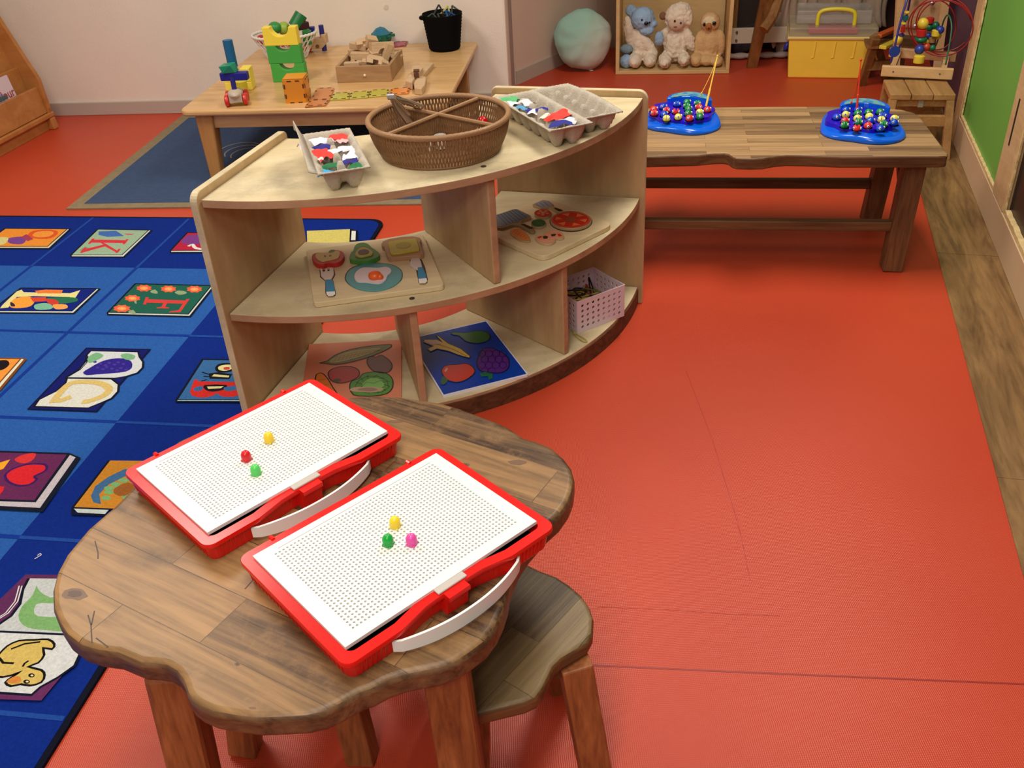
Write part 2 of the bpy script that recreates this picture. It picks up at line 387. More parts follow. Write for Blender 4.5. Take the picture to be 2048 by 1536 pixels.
# recess: end of the wall, angled wall behind the pillow, far wall
mb = MB(); mb.prism([(.07, 4.43), (.105, 4.74), (.105, 4.80), (-.1, 4.80), (-.1, 4.56)], 0, 2.5, 0)
struct('wall_column', mb, [plain('door_lining', rgb(176, 160, 160), .55)])
mb = wallseg('w', (.105, 4.765), (.60, 5.42), 0, 2.5, .08, M_wall2)
struct('wall_recess', mb, [M_wall2])
mb = wallseg('b', (.117, 4.765), (.612, 5.42), 0, .066, .014, M_base)
struct('baseboard_recess', mb, [M_base])
mb = wallseg('w', (.45, 5.42), (3.3, 5.05), 0, 2.5, .08, M_wall2)
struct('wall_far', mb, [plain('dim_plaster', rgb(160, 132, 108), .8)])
mb = wallseg('w', (-2.78, 5.3), (-2.98, -1.4), 0, 2.5, .08, M_wall, back=False)
struct('wall_left', mb, [M_wall])
# right wall: skirting, posts, green panel, dark panel, far post and purple return
def rbox(mb, s0, s1, o0, o1, z0, z1, mat=0):
    mb.prism([wallpt(s0, o0), wallpt(s1, o0), wallpt(s1, o1), wallpt(s0, o1)], z0, z1, mat)
mb = MB(); rbox(mb, -.12, 3.6, -.03, 0, .003, .110); struct('baseboard_right', mb, [M_bbtan], bevel=.002)
mb = MB(); rbox(mb, -.25, .75, -.05, -.012, .09, 2.4, 0); struct('wall_right', mb, [M_green])
mb = MB(); rbox(mb, .75, 3.6, -.06, -.02, .09, 2.4, 0); struct('wall_panel_right', mb, [M_dark])
rng = random.Random(3)
def rough_strip(mb, s0, s1, z0, z1, off0, off1, vertical, amp, n=60, mat=1):
    """ragged glued edge: a strip with one irregular side"""
    for k in range(n):
        t0, t1 = k/n, (k+1)/n
    pts = []
    if vertical:
        for k in range(n+1): pts.append((s0+(s1-s0)*(.8+amp*(.5*math.sin(k*.37+3*math.sin(k*.11))+.5*math.sin(k*.83+1)+.25*rng.uniform(-1, 1))), z0+(z1-z0)*k/n))
        poly = [(s0, z0)]+pts+[(s0, z1)]
    else:
        for k in range(n+1): pts.append((s0+(s1-s0)*k/n, z1+(z1-z0)*amp*(.5*math.sin(k*.37+3*math.sin(k*.11))+.5*math.sin(k*.83+1)+.25*rng.uniform(-1, 1))))
        poly = [(s0, z0), (s1, z0)]+pts[::-1]
    vs = []; m = len(poly)
    for o in (off0, off1):
        for s_, z in poly:
            p = wallpt(s_, o); vs.append((p.x, p.y, z))
    fs = [list(range(m)), list(range(m, 2*m))]+[(i, (i+1) % m, m+(i+1) % m, m+i) for i in range(m)]
    mb.add(vs, fs, mat)
M_rough = plain('torn_filler', rgb(214, 184, 128), .85, bump=.8, bscale=80, var=.15, vscale=60)
mb = MB(); rbox(mb, .672, .845, -.035, .0, .112, 2.4, 0)
o = struct('trim_2', mb, [W_trim], bevel=.002)
mb = MB(); rough_strip(mb, .845, .866, .112, 2.4, -.008, -.003, True, .1, 300, 0); o2 = mb.build('torn_edge', [M_rough], o)
mb = MB(); rough_strip(mb, .866, 3.5, .110, .126, -.0195, -.003, False, .15, 300, 0)
struct('trim_3', mb, [M_rough])
mb = MB(); rough_strip(mb, -.10, .672, .110, .122, -.0115, -.002, False, .15, 120, 0)
struct('trim_4', mb, [M_rough])
mb = MB(); rbox(mb, -.21, -.10, -.03, .0, .003, 2.4, 0)
o = struct('trim_5', mb, [W_trim])
mb = MB(); rough_strip(mb, -.10, -.075, .111, 2.4, -.008, -.002, True, .1, 300, 0); mb.build('torn_edge', [M_rough], o)
mb = MB(); rbox(mb, .735, .748, -.002, .0015, .285, .425, 0); mb.build('slot', [plain('slot_black', rgb(25, 15, 10), .9)], bpy.data.objects['trim_2'])
pe = wallpt(-.215, 0)
mb = MB(); mb.prism([pe, pe+Vector((.07, .0)), Vector((2.42, 5.25)), Vector((2.35, 5.25))], 0, 2.4)
struct('wall_purple', mb, [M_purple])

# ================================================================ CARPET with book pictures
CC = Vector((-.41, 3.12)); CU = Vector((.985, -.172)).normalized(); CV = Vector((-.172, -.985)).normalized()
def cuv(u, v): return CC+CU*u+CV*v
CT = .0085
K_db, K_lb = rgb(8, 26, 122), rgb(44, 98, 168)
carpcols = {}
cmats = []
def cm(r, g, b):
    k = (r, g, b)
    if k not in carpcols:
        carpcols[k] = len(cmats); cmats.append(plain('carpet_%d_%d_%d' % k, rgb(r, g, b), .95, spec=.1, bump=.9, bscale=420, var=.13, vscale=190))
    return carpcols[k]
DB, LB = cm(9, 40, 126), cm(38, 88, 162); BK = cm(16, 18, 34)
GRID1, GRID2 = cm(30, 70, 150), cm(16, 52, 140)
cp = MB()
def cor(u0, v0, u1, v1, r=.055, inset=0):
    u0 += inset; v0 += inset; u1 -= inset; v1 -= inset; pts = []
    for k in range(7):
        a = R(90*k/6); pts.append(cuv(u1-r+r*math.sin(a), v0+r-r*math.cos(a)))
    pts += [cuv(u1, v1), cuv(u0, v1), cuv(u0, v0)]
    return pts
cp.prism(cor(-1.72, 0, 0, 3.3), .0006, CT-.0008, BK)
cp.flat(cor(-1.72, 0, 0, 3.3, inset=.012), CT-.0002, DB)
cp.flat([cuv(-1.49, .42), cuv(-.36, .42), cuv(-.36, 2.96), cuv(-1.49, 2.96)], CT, LB)
for u in (-.737, -1.115):
    strip(cp, [cuv(u, .014), cuv(u, .42)], .010, CT+.0004, GRID1); strip(cp, [cuv(u, .42), cuv(u, 2.96)], .012, CT+.0004, GRID2)
strip(cp, [cuv(-.36, .014), cuv(-.36, .42)], .010, CT+.0004, GRID1)
for v in (.845, 1.27, 1.69, 2.11, 2.53):
    strip(cp, [cuv(-1.49, v), cuv(-.36, v)], .012, CT+.0005, GRID2); strip(cp, [cuv(-.36, v), cuv(-.014, v)], .010, CT+.0005, GRID1)
layer = [CT+.0008]
def art(pts, col, ox=0, oy=420, s=3.572, sm=0, grow=0):
    q = tr(CT, ox, oy, s, pts)
    if sm: q = smooth_closed(q, sm)
    layer[0] += .00002
    cp.flat(q, layer[0], cm(*col))
def outline(pts, col=(16, 20, 40), wd=.008, closed=True, **k):
    q = tr(CT, k.get('ox', 0), k.get('oy', 420), k.get('s', 3.572), pts)
    if k.get('sm'): q = smooth_closed(q, k['sm']) if closed else smooth_open(q, k['sm'])
    layer[0] += .00002
    qq = q+[q[0]] if closed else q
    strip(cp, qq, wd, layer[0], cm(*col))
def qmap(quad, pts):
    a, b, c, d = quad; out = []   # a=(0,0) b=(1,0) c=(1,1) d=(0,1)
    for x, y in pts:
        out.append(tuple(a[i]*(1-x)*(1-y)+b[i]*x*(1-y)+c[i]*x*y+d[i]*(1-x)*y for i in (0, 1)))
    return out
LET = {
 'K': [[(.05, 0), (.4, 0), (.4, .07), (.32, .07), (.32, .93), (.4, .93), (.4, 1), (.05, 1), (.05, .93), (.12, .93), (.12, .07), (.05, .07)],
       [(.3, .38), (.42, .52), (.84, .93), (.72, .93), (.72, 1), (1, 1), (1, .93), (.95, .93), (.56, .52), (.98, .07), (1, .07), (1, 0), (.66, 0), (.66, .07), (.74, .07), (.44, .44), (.3, .3)]],
 'F': [[(.05, 0), (.48, 0), (.48, .07), (.37, .07), (.37, .46), (.6, .46), (.64, .36), (.7, .36), (.7, .66), (.64, .66), (.6, .55), (.37, .55), (.37, .92), (.8, .92), (.88, .72), (.95, .72), (.93, 1), (.05, 1), (.05, .93), (.16, .93), (.16, .07), (.05, .07)]],
 'B': [[(.02, 0), (.7, 0), (.9, .06), (1, .2), (1, .32), (.9, .46), (.75, .52), (.9, .6), (.95, .72), (.93, .86), (.82, .96), (.65, 1), (.02, 1), (.02, .93), (.12, .93), (.12, .07), (.02, .07)]],
 'I': [[(.1, 0), (.9, 0), (.9, .12), (.62, .12), (.62, .88), (.9, .88), (.9, 1), (.1, 1), (.1, .88), (.38, .88), (.38, .12), (.1, .12)]],
 'J': [[(.3, 1), (1, 1), (1, .9), (.85, .9), (.85, .25), (.7, .05), (.45, 0), (.2, .05), (.1, .25), (.18, .3), (.3, .25), (.35, .14), (.5, .1), (.62, .2), (.62, .9), (.3, .9)]],
}
def book(tl, tr_, br, bl, cover, page=(200, 206, 200), edge=(17, -3), oy=420, ox=0, s=3.572, border=(18, 24, 40)):
    """cover quad plus the pages seen along its right and lower sides"""
    dx, dy = edge
    k = dict(ox=ox, oy=oy, s=s)
    rt, rb, lb = (tr_[0]+dx, tr_[1]-dy), (br[0]+dx*.7, br[1]+abs(dx)*.9), (bl[0]+dx*.2, bl[1]+abs(dx)*.8)
    big = [tl, tr_, rt, rb, lb, bl]
    outline(big, border, .010, **k); art(big, border, **k)
    def mix(p, q, t): return (p[0]+(q[0]-p[0])*t, p[1]+(q[1]-p[1])*t)
    art([mix(tr_, rt, .2), mix(tr_, rt, .75), mix(br, rb, .75), mix(br, rb, .15)], page, **k)
    art([mix(bl, lb, .2), mix(br, rb, .15), mix(br, rb, .75), mix(bl, lb, .75)], page, **k)
    art([tl, tr_, br, bl], cover, **k); outline([tl, tr_, br, bl], border, .004, **k)
def letter(ch, quad, col, ox=0, oy=420, s=3.572):
    """quad: pixel corners of the letter's own box: lower-left, lower-right, upper-right, upper-left"""
    for poly in LET[ch]: art(qmap(quad, poly), col, ox, oy, s)
# books (crop frame of the carpet's upper part)
book((700, 140), (1062, 146), (872, 322), (512, 322), (150, 176, 146))
art([(705, 155), (830, 150), (888, 188), (770, 194), (705, 180)], (66, 104, 172))
art([(890, 170), (960, 172), (940, 180), (900, 178)], (190, 80, 90)); art([(570, 290), (610, 262), (640, 275), (600, 300)], (110, 150, 110))
letter('K', [(665, 200), (570, 308), (842, 308), (925, 205)], (206, 52, 62))
book((40, 134), (480, 138), (340, 262), (-140, 262), (226, 140, 50), page=(205, 200, 170))
for p in ([(200, 178), (240, 150), (330, 142), (405, 150), (410, 175), (360, 205), (280, 208), (215, 198)],): art(p, (214, 84, 40), sm=3)
art([(235, 178), (265, 158), (330, 152), (380, 158), (378, 176), (340, 193), (280, 197), (240, 190)], (228, 146, 60), sm=3)
art([(60, 205), (150, 192), (190, 205), (160, 245), (70, 240)], (116, 66, 140), sm=3); art([(-10, 200), (60, 200), (40, 240), (-10, 250)], (206, 198, 130), sm=3)
art([(190, 175), (240, 210), (200, 225), (150, 195)], (160, 60, 90))
book((1340, 165), (1560, 168), (1560, 290), (1222, 292), (178, 36, 62))
art([(1330, 190), (1430, 180), (1470, 210), (1440, 245), (1300, 240)], (120, 60, 130), sm=3)
outline([(1345, 262), (1375, 250), (1395, 272), (1440, 282), (1500, 282)], (225, 215, 210), .012, closed=False, sm=4)
book((150, 562), (690, 566), (515, 725), (-60, 722), (16, 34, 120))
art([(120, 585), (155, 572), (170, 590), (500, 598), (560, 580), (575, 575), (530, 645), (500, 625), (240, 618), (120, 625), (60, 700), (0, 706), (20, 680)], (222, 212, 140))
art([(250, 580), (330, 572), (450, 575), (440, 600), (300, 598), (270, 600)], (226, 120, 50))
art([(100, 640), (190, 620), (250, 640), (220, 690), (120, 705), (70, 690)], (236, 156, 60), sm=3)
art([(215, 628), (330, 625), (330, 655), (240, 660)], (206, 70, 46)); art([(340, 630), (530, 628), (550, 655), (440, 672), (360, 655)], (40, 110, 76), sm=3)
art([(330, 640), (400, 645), (420, 672), (360, 680)], (200, 60, 50), sm=3)
art([(250, 680), (330, 668), (380, 690), (360, 712), (260, 714)], (120, 180, 150), sm=3); art([(380, 680), (470, 678), (480, 705), (400, 712)], (232, 160, 80), sm=3)
art([(75, 660), (100, 672), (110, 690), (80, 690)], (40, 40, 60), sm=2)
book((970, 532), (1510, 545), (1345, 748), (775, 735), (30, 92, 76))
def flower(x, y, r=1.0, leaf=1):
    art([(x+60*r*math.cos(a)*(1 if k % 2 else .78), y+26*r*math.sin(a)*(1 if k % 2 else .78)) for k, a in enumerate([R(22.5*i) for i in range(16)])], (228, 96, 60))
    art([(x+30*r*math.cos(a), y+13*r*math.sin(a)) for a in [R(45*i) for i in range(8)]], (240, 150, 100)); art([(x+10*r*math.cos(a), y+5*r*math.sin(a)) for a in [R(60*i) for i in range(6)]], (226, 190, 70))
    art([(x+45*leaf, y+22), (x+80*leaf, y+10), (x+100*leaf, y+38), (x+60*leaf, y+36)], (140, 158, 120), sm=2)
flower(1030, 562); flower(1205, 568); flower(1390, 570, 1, -1.2); flower(948, 635, 1.0, .3); flower(872, 708, 1.1)
letter('F', [(1045, 622), (1000, 742), (1285, 742), (1360, 635)], (206, 62, 60))
# grapes book (open)
art([(620, 992), (1072, 1002), (692, 1443), (206, 1425)], (16, 24, 100)); outline([(620, 992), (1072, 1002), (692, 1443), (206, 1425)], (12, 16, 60), .006)
art([(650, 1010), (990, 1018), (1000, 1055), (1025, 1090), (1022, 1130), (985, 1168), (900, 1195), (820, 1208), (470, 1204), (560, 1150), (615, 1085), (622, 1040)], (200, 204, 206))
outline([(650, 1010), (990, 1018), (1000, 1055), (1025, 1090), (1022, 1130), (985, 1168), (900, 1195), (820, 1208), (470, 1204), (560, 1150), (615, 1085), (622, 1040)], wd=.006)
art([(480, 1206), (800, 1212), (850, 1250), (846, 1300), (800, 1350), (720, 1385), (630, 1421), (245, 1410), (280, 1360), (400, 1300), (470, 1240)], (208, 208, 196))
outline([(480, 1206), (800, 1212), (850, 1250), (846, 1300), (800, 1350), (720, 1385), (630, 1421), (245, 1410), (280, 1360), (400, 1300), (470, 1240)], wd=.006)
for x in (0, 16): outline([(615+x, 1050), (606+x, 1095), (560+x, 1145), (475+x, 1196)], wd=.003, closed=False)
art([(595, 1165), (640, 1135), (720, 1090), (800, 1068), (880, 1065), (938, 1085), (945, 1130), (900, 1160), (800, 1172), (690, 1180), (620, 1185)], (44, 34, 130), sm=2)
for k in range(14): art(circ(680+(k*83 % 230), 1090+(k*37 % 70), 14, 8, 8), (72, 50, 150))
art([(630, 1060), (690, 1025), (740, 1045), (700, 1075), (640, 1098)], (116, 170, 126), sm=3); art([(862, 1045), (905, 1030), (965, 1045), (955, 1070), (900, 1075)], (116, 170, 126), sm=3)
outline([(400, 1350), (480, 1260), (560, 1235), (700, 1240), (780, 1280), (745, 1330), (640, 1370), (590, 1375)], (206, 180, 110), .02, closed=False, sm=3); outline([(360, 1370), (440, 1365), (510, 1340)], (206, 180, 110), .02, closed=False)
# bee book
book((1452, 1075), (1800, 1080), (1735, 1362), (1268, 1362), (54, 104, 158), page=(160, 190, 205), edge=(14, -3))
art([(1540, 1130), (1570, 1105), (1640, 1100), (1690, 1120), (1680, 1150), (1610, 1168), (1550, 1160)], (22, 22, 30), sm=3); art([(1560, 1130), (1590, 1115), (1650, 1112), (1675, 1130), (1620, 1155), (1570, 1150)], (222, 214, 150), sm=3)
art([(1600, 1132), (1640, 1128), (1640, 1145), (1605, 1148)], (200, 70, 70), sm=2)
art([(1490, 1175), (1560, 1165), (1660, 1180), (1640, 1215), (1500, 1212)], (24, 24, 30)); art([(1530, 1180), (1640, 1190), (1635, 1203), (1515, 1195)], (222, 214, 150))
letter('B', [(1390, 1215), (1345, 1345), (1720, 1350), (1790, 1222)], (206, 46, 40))
art([(1460, 1258), (1620, 1256), (1600, 1290), (1520, 1305), (1470, 1292)], (24, 24, 32), sm=2); art([(1480, 1268), (1600, 1266), (1580, 1280), (1490, 1285)], (222, 214, 150))
art([(1385, 1282), (1440, 1262), (1450, 1290), (1400, 1302)], (54, 104, 158), sm=2)
art([(1600, 1275), (1700, 1262), (1690, 1292), (1620, 1300)], (54, 104, 158), sm=2)
for q in ([(1445, 1165), (1490, 1180)], [(1455, 1195), (1500, 1198)], [(1440, 1230), (1480, 1218)]): outline(q, wd=.004, closed=False)
# orange book at the left edge
book((-60, 1068), (150, 1070), (-20, 1262), (-160, 1262), (232, 146, 60), page=(220, 215, 190), edge=(30, -5), border=(120, 70, 30))
art([(-20, 1090), (50, 1080), (70, 1110), (30, 1145), (-20, 1150)], (28, 22, 24), sm=3)
# lower crop frame
L_ = dict(ox=0, oy=850, s=2.56)
book((-60, 142), (350, 155), (180, 395), (-90, 385), (98, 38, 82), page=(190, 182, 188), edge=(52, -22), **L_)
art([(30, 262), (70, 230), (140, 208), (200, 205), (238, 212), (235, 240), (180, 268), (190, 285), (150, 312), (90, 315), (45, 295)], (206, 36, 44), sm=3, **L_)
outline([(30, 262), (70, 230), (140, 208), (200, 205), (238, 212), (235, 240), (180, 268), (190, 285), (150, 312), (90, 315), (45, 295)], (60, 24, 90), .006, sm=3, **L_)
art([(80, 178), (130, 155), (185, 152), (170, 185), (130, 202), (90, 195)], (206, 50, 50), sm=3, **L_); art([(-20, 205), (55, 182), (20, 230), (-20, 245)], (236, 160, 40), **L_); art([(-20, 325), (25, 322), (5, 360), (-20, 365)], (206, 36, 44), sm=2, **L_)
art([(560, 188), (760, 190), (760, 440), (375, 428)], (196, 130, 42), **L_)
outline([(560, 188), (375, 428), (375, 462), (560, 468)], closed=False, wd=.006, **L_); art([(378, 432), (560, 440), (540, 462), (400, 455)], (190, 200, 196), **L_); outline([(375, 430), (580, 438)], closed=False, wd=.005, **L_)
art([(640, 232), (560, 270), (490, 320), (468, 370), (480, 402), (520, 412), (510, 360), (560, 310), (640, 270), (760, 250), (760, 225)], (64, 104, 146), **L_)
for k, (x, y) in enumerate([(545, 380), (560, 350), (560, 330), (595, 310), (635, 290), (680, 285), (650, 375), (610, 320)]): art(circ(x, y, 26, 12, 10), (120, 170, 110), **L_)
art([(590, 330), (660, 300), (700, 330), (640, 370), (590, 360)], (150, 90, 40), sm=2, **L_)
# duck and U book
art([(135, 772), (420, 775), (420, 1080), (-60, 1080), (-60, 960)], (92, 42, 84), **L_); art([(-60, 1080), (420, 1080), (330, 1280), (215, 1418), (-60, 1410)], (100, 44, 90), **L_)
art([(150, 792), (420, 795), (420, 1082), (-60, 1060), (0, 1030), (70, 980), (110, 920), (120, 840)], (190, 194, 192), **L_); outline([(150, 792), (120, 850), (105, 925), (60, 985), (-20, 1040)], closed=False, wd=.006, **L_)
for x in (14, 28): outline([(130-x, 830), (108-x, 910), (60-x, 970), (-20-x, 1020)], (210, 210, 205), closed=False, wd=.0025, **L_)
art([(190, 828), (200, 850), (260, 890), (420, 895), (420, 1050), (200, 1055), (120, 1030), (98, 985), (120, 930), (170, 880)], (122, 168, 104), sm=2, **L_); art([(190, 925), (260, 920), (420, 925), (420, 985), (240, 990), (180, 975)], (190, 194, 192), sm=2, **L_)
art([(-60, 1062), (340, 1080), (400, 1120), (412, 1180), (385, 1240), (300, 1300), (210, 1350), (165, 1390), (-60, 1375)], (206, 208, 206), sm=0, **L_)
outline([(-60, 1062), (340, 1080), (400, 1120), (412, 1180), (385, 1240), (300, 1300), (210, 1350), (165, 1390), (-60, 1375)], wd=.005, **L_)
duck = [(0, 1180), (40, 1140), (100, 1112), (180, 1108), (250, 1105), (282, 1130), (270, 1155), (225, 1150), (230, 1185), (200, 1225), (150, 1245), (215, 1262), (232, 1290), (215, 1325), (160, 1342), (110, 1335), (60, 1345), (32, 1325), (70, 1295), (110, 1270), (60, 1290), (-20, 1295), (-40, 1220)]
art(duck, (206, 178, 96), sm=2, **L_); outline(duck, (20, 18, 16), .0045, sm=2, **L_)
outline([(0, 1200), (20, 1225), (75, 1228)], (20, 18, 16), .0045, closed=False, **L_); outline([(120, 1245), (130, 1228), (150, 1215)], (20, 18, 16), .004, closed=False, **L_); outline([(60, 1155), (130, 1128), (210, 1118)], (20, 18, 16), .004, closed=False, **L_)
for x, y in ((165, 1290), (140, 1322)): art(circ(x, y, 17, 11, 10), (20, 18, 16), **L_); art(circ(x+3, y, 8, 5, 8), (220, 210, 160), **L_)
art([(35, 1325), (75, 1296), (110, 1300), (100, 1330)], (206, 130, 60), sm=2, **L_)
# yellow book seen through the shelf
q = tr(CT, 580, 370, 2.926, [(100, 275), (352, 265), (345, 420), (105, 430)]); layer[0] += .0001; cp.flat(q, layer[0], cm(206, 192, 104))
q = tr(CT, 580, 370, 2.926, [(352, 262), (398, 275), (398, 420), (345, 420)]); layer[0] += .0001; cp.flat(q, layer[0], BK)
q = tr(CT, 580, 370, 2.926, [(362, 275), (386, 276), (384, 330), (358, 330)]); layer[0] += .0001; cp.flat(q, layer[0], cm(220, 220, 210))
# small stains and lint
o = cp.build('carpet', cmats, tri=True)
tag(o, 'blue square-patterned carpet with pictures of books and letters', 'carpet')
lint = MB(); q = P(75, 1111, CT+.002); lint.tube(smooth_open([q+Vector(d) for d in ((0, 0, 0), (.004, .004, .001), (.008, 0, .001), (.004, -.003, 0), (-.002, -.01, 0))], 4), .0009, 5)
tag(lint.build('lint', [pm('lint_white', 230, 220, 225)]), 'tiny curl of white lint on the dark blue carpet beside the cloud table', 'lint')

# grey-bordered blue rug under the low table
M_rug = plain('rib_rug_blue', rgb(62, 80, 112), .9, spec=.15, bump=.8, bscale=260, var=.08, vscale=60)
M_rugb = plain('rug_binding', rgb(140, 124, 96), .9, spec=.1, bump=.6, bscale=300, var=.1, vscale=40)
rg = MB(); A0 = Vector((-1.655, 3.415)); ru = Vector((.9925, -.122)).normalized(); rv = Vector((.122, .9925)).normalized()
def rgp(a, b_): return A0+ru*a+rv*b_
rg.prism([rgp(0, 0), rgp(1.55, 0), rgp(1.55, 1.16), rgp(0, 1.16)], .0006, .006, 1)
rg.flat([rgp(.05, .045), rgp(1.50, .045), rgp(1.50, 1.115), rgp(.05, 1.115)], .0068, 0)
for k in range(3):
    pts = [P(480+8*k, 300+4*k, .007)+Vector((0.09*math.cos(a)*(1-.1*k), .10*math.sin(a)*(1-.1*k), 0)) for a in [R(15*i) for i in range(3, 15)]]
    strip(rg, pts, .006, .0074, 2)
o = rg.build('rug', [M_rug, M_rugb, pm('rug_swirl', 150, 146, 130, .9)], tri=True)
tag(o, 'flat dark blue ribbed rug with a beige binding under the low play table', 'rug')
# ================================================================ CLOUD TABLE
TZ = .46
def to_local(pts, o):
    inv = full(o).inverted(); return [(inv @ Vector((p[0], p[1], 0))).to_2d() for p in pts]
T_out = [(230, 1008), (174, 1056), (131, 1107), (112, 1142), (103, 1177), (104, 1215), (115, 1243), (131, 1268), (160, 1290), (194, 1300), (232, 1305), (258, 1316), (280, 1325), (305, 1326), (331, 1330), (350, 1341), (362, 1357), (368, 1371), (372, 1385), (380, 1398), (397, 1411), (425, 1423), (470, 1431), (514, 1436), (565, 1434), (612, 1431), (647, 1423), (679, 1408), (720, 1385), (742, 1378), (774, 1361), (805, 1350), (839, 1343), (876, 1336), (907, 1326), (941, 1304), (970, 1282), (992, 1253), (1006, 1222), (1014, 1196), (1018, 1171), (1024, 1154), (1035, 1127), (1055, 1095), (1090, 1055), (1118, 1030), (1137, 1003), (1146, 980), (1149, 955), (1143, 933), (1128, 913), (1105, 893), (1076, 881), (1048, 873), (1022, 855), (996, 842), (960, 829), (920, 814), (885, 804), (850, 798), (800, 791), (760, 789), (712, 791)]
Tw = [P(x, y, TZ) for x, y in T_out]
Tw += [Vector((x, y, TZ)) for x, y in ((-.285, 1.29), (-.325, 1.272), (-.37, 1.245), (-.41, 1.23), (-.45, 1.232), (-.49, 1.225), (-.525, 1.195), (-.545, 1.155), (-.553, 1.11))]
tb = thing('cloud_table', 'low brown wooden play table with a wavy cloud-shaped top carrying two pegboard cases', 'table', (-.26, .98, 0))
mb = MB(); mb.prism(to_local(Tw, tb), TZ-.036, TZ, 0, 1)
mb.build('tabletop', [W_table, W_edge_shade], tb, bevel=.009, seg=4, smooth=True, sharp=.8)
for a_, b_ in (((-.15, -.14), (.15, -.14)), ((-.15, .17), (.15, .17)), ((-.15, -.125), (-.15, .155)), ((.15, -.125), (.15, .155))):
    MB().beam((*a_, TZ-.065), (*b_, TZ-.065), .022, .055).build('apron_board', [W_leg3], tb, bevel=.002)
def tleg(parent, top, foot, w, h, mat, zt, bev=.005):
    mb = MB(); mb.beam((top[0], top[1], zt), (foot[0], foot[1], 0), w, h, up=(0, 1, 0)); return mb.build('leg', [mat], parent, bevel=bev)
tleg(tb, (-.172, -.200), (-.186, -.252), .054, .05, W_leg, TZ-.037, .008)
tleg(tb, (.157, -.195), (.172, -.245), .056, .05, W_leg, TZ-.037, .008)
tleg(tb, (-.17, .2), (-.19, .235), .046, .05, W_leg, TZ-.037, .008)
tleg(tb, (.16, .2), (.18, .235), .046, .05, W_leg, TZ-.037, .008)

def knot(px, py, rx, ry, seed, inner=True):
    rg_ = random.Random(seed); k_ = MB()
    for s_, m_ in ((1, 0), (.55, 1)) if inner else ((1, 0),):
        q = [P(px+rx*s_*math.cos(a)*rg_.uniform(.8, 1.15), py+ry*s_*math.sin(a)*rg_.uniform(.8, 1.15), TZ) for a in [2*math.pi*k/14 for k in range(14)]]
        k_.flat(smooth_closed(q, 3), TZ+.00015*(1+m_), m_)
    k_.build('knot', [pm('knot_soft', 112, 82, 58, .45), pm('knot_core', 84, 58, 42, .45)], tb, world=True)
knot(150, 1188, 27, 12, 1); knot(475, 1328, 6, 4, 2); knot(735, 779, 34, 6, 3); knot(1035, 925, 20, 5, 4, False); knot(790, 843, 16, 3, 5, False); knot(930, 930, 9, 4, 6); knot(505, 1416, 8, 2.5, 7, False)
k_ = MB()
for pts in ([(176, 1230), (182, 1250), (184, 1285)], [(189, 1222), (183, 1250)], [(192, 1276), (216, 1294)], [(190, 1082), (196, 1105), (196, 1118)], [(508, 1158), (490, 1178)]):
    q = [P(x, y, TZ) for x, y in pts]; k_ = MB()
    for u_, v_ in zip(q[:-1], q[1:]):
        n_ = Vector((-(v_-u_).y, (v_-u_).x, 0)).normalized()*.0008; z_ = Vector((0, 0, .0002)); k_.add([u_-n_+z_, v_-n_+z_, v_+n_+z_, u_+n_+z_], [(0, 1, 2, 3)])
    k_.build('pen_scratch', [pm('scratch', 70, 48, 36, .5)], tb, world=True)

# ================================================================ STOOLS
SZ = .27
s_px = [(1055, 1126), (1077, 1137), (1114, 1151), (1140, 1168), (1163, 1188), (1180, 1213), (1187, 1235), (1185, 1266), (1174, 1286), (1149, 1301), (1123, 1316), (1106, 1333), (1096, 1355), (1086, 1375), (1072, 1394), (1049, 1405), (1015, 1413), (970, 1424)]
sw = [P(x, y, SZ) for x, y in s_px]+[Vector((x, y, SZ)) for x, y in ((-.085, .795), (-.11, .805), (-.135, .83), (-.145, .865), (-.155, .89), (-.175, .915), (-.18, .95), (-.165, .985), (-.14, 1.0), (-.12, 1.02), (-.105, 1.055), (-.07, 1.08), (-.03, 1.085))]
def make_stool(label, loc, rz=0):
    st = thing('stool', label, 'stool', loc, rz, 'cloud-shaped stools at the play table')
    return st
st = make_stool('small brown cloud-shaped wooden stool half under the right side of the cloud table', (-.022, .947, 0), R(12.5))
mb = MB(); mb.prism(to_local(sw, st), SZ-.028, SZ, 0, 1); mb.build('seat', [W_stool, W_leg3], st, bevel=.008, seg=4, smooth=True, sharp=.8)
for a_, b_ in (((-.06, -.05), (.06, -.05)), ((-.06, .05), (.06, .05))): MB().beam((*a_, SZ-.045), (*b_, SZ-.045), .02, .034).build('cross_rail', [W_leg3], st, bevel=.002)
for sx in (-1, 1):
    for sy in (-1, 1): tleg(st, (sx*.075, sy*.062), (sx*.098, sy*.092), .046, .038, W_leg, SZ-.029, .003)
st2 = copy_tree(st); st2['label'] = 'second cloud-shaped wooden stool tucked under the cloud table, only its legs showing'
st2.location = (-.355, 1.045, 0); st2.rotation_euler = (0, 0, R(-9))

# ================================================================ QUARTER-ROUND SHELF UNIT
SC = Vector((-.390, 2.632)); A0_, A1_ = -107.0, -17.0
RO, RI = .803, .410
sh = thing('corner_shelf', 'quarter-round light wooden toy shelf with two open tiers and a worn top', 'shelf', (SC.x, SC.y, 0))
def sector(r0, r1, a0, a1, n=40):
    o = [(r1*math.cos(R(a0+(a1-a0)*k/n)), r1*math.sin(R(a0+(a1-a0)*k/n))) for k in range(n+1)]
    o += [(r0*math.cos(R(a1-(a1-a0)*k/n)), r0*math.sin(R(a1-(a1-a0)*k/n))) for k in range(n+1)]
    return o
TH = .018
MB().prism(sector(RI, RO, A0_+.2, A1_-.2), .595-TH, .595, 0, 1).build('top_board', [W_maple, W_ply], sh, bevel=.0015)
MB().prism(sector(RI, RO-.002, A0_+.2, A1_-.2), .324-TH, .324, 0, 1).build('middle_board', [W_maple, W_ply], sh, bevel=.0015)
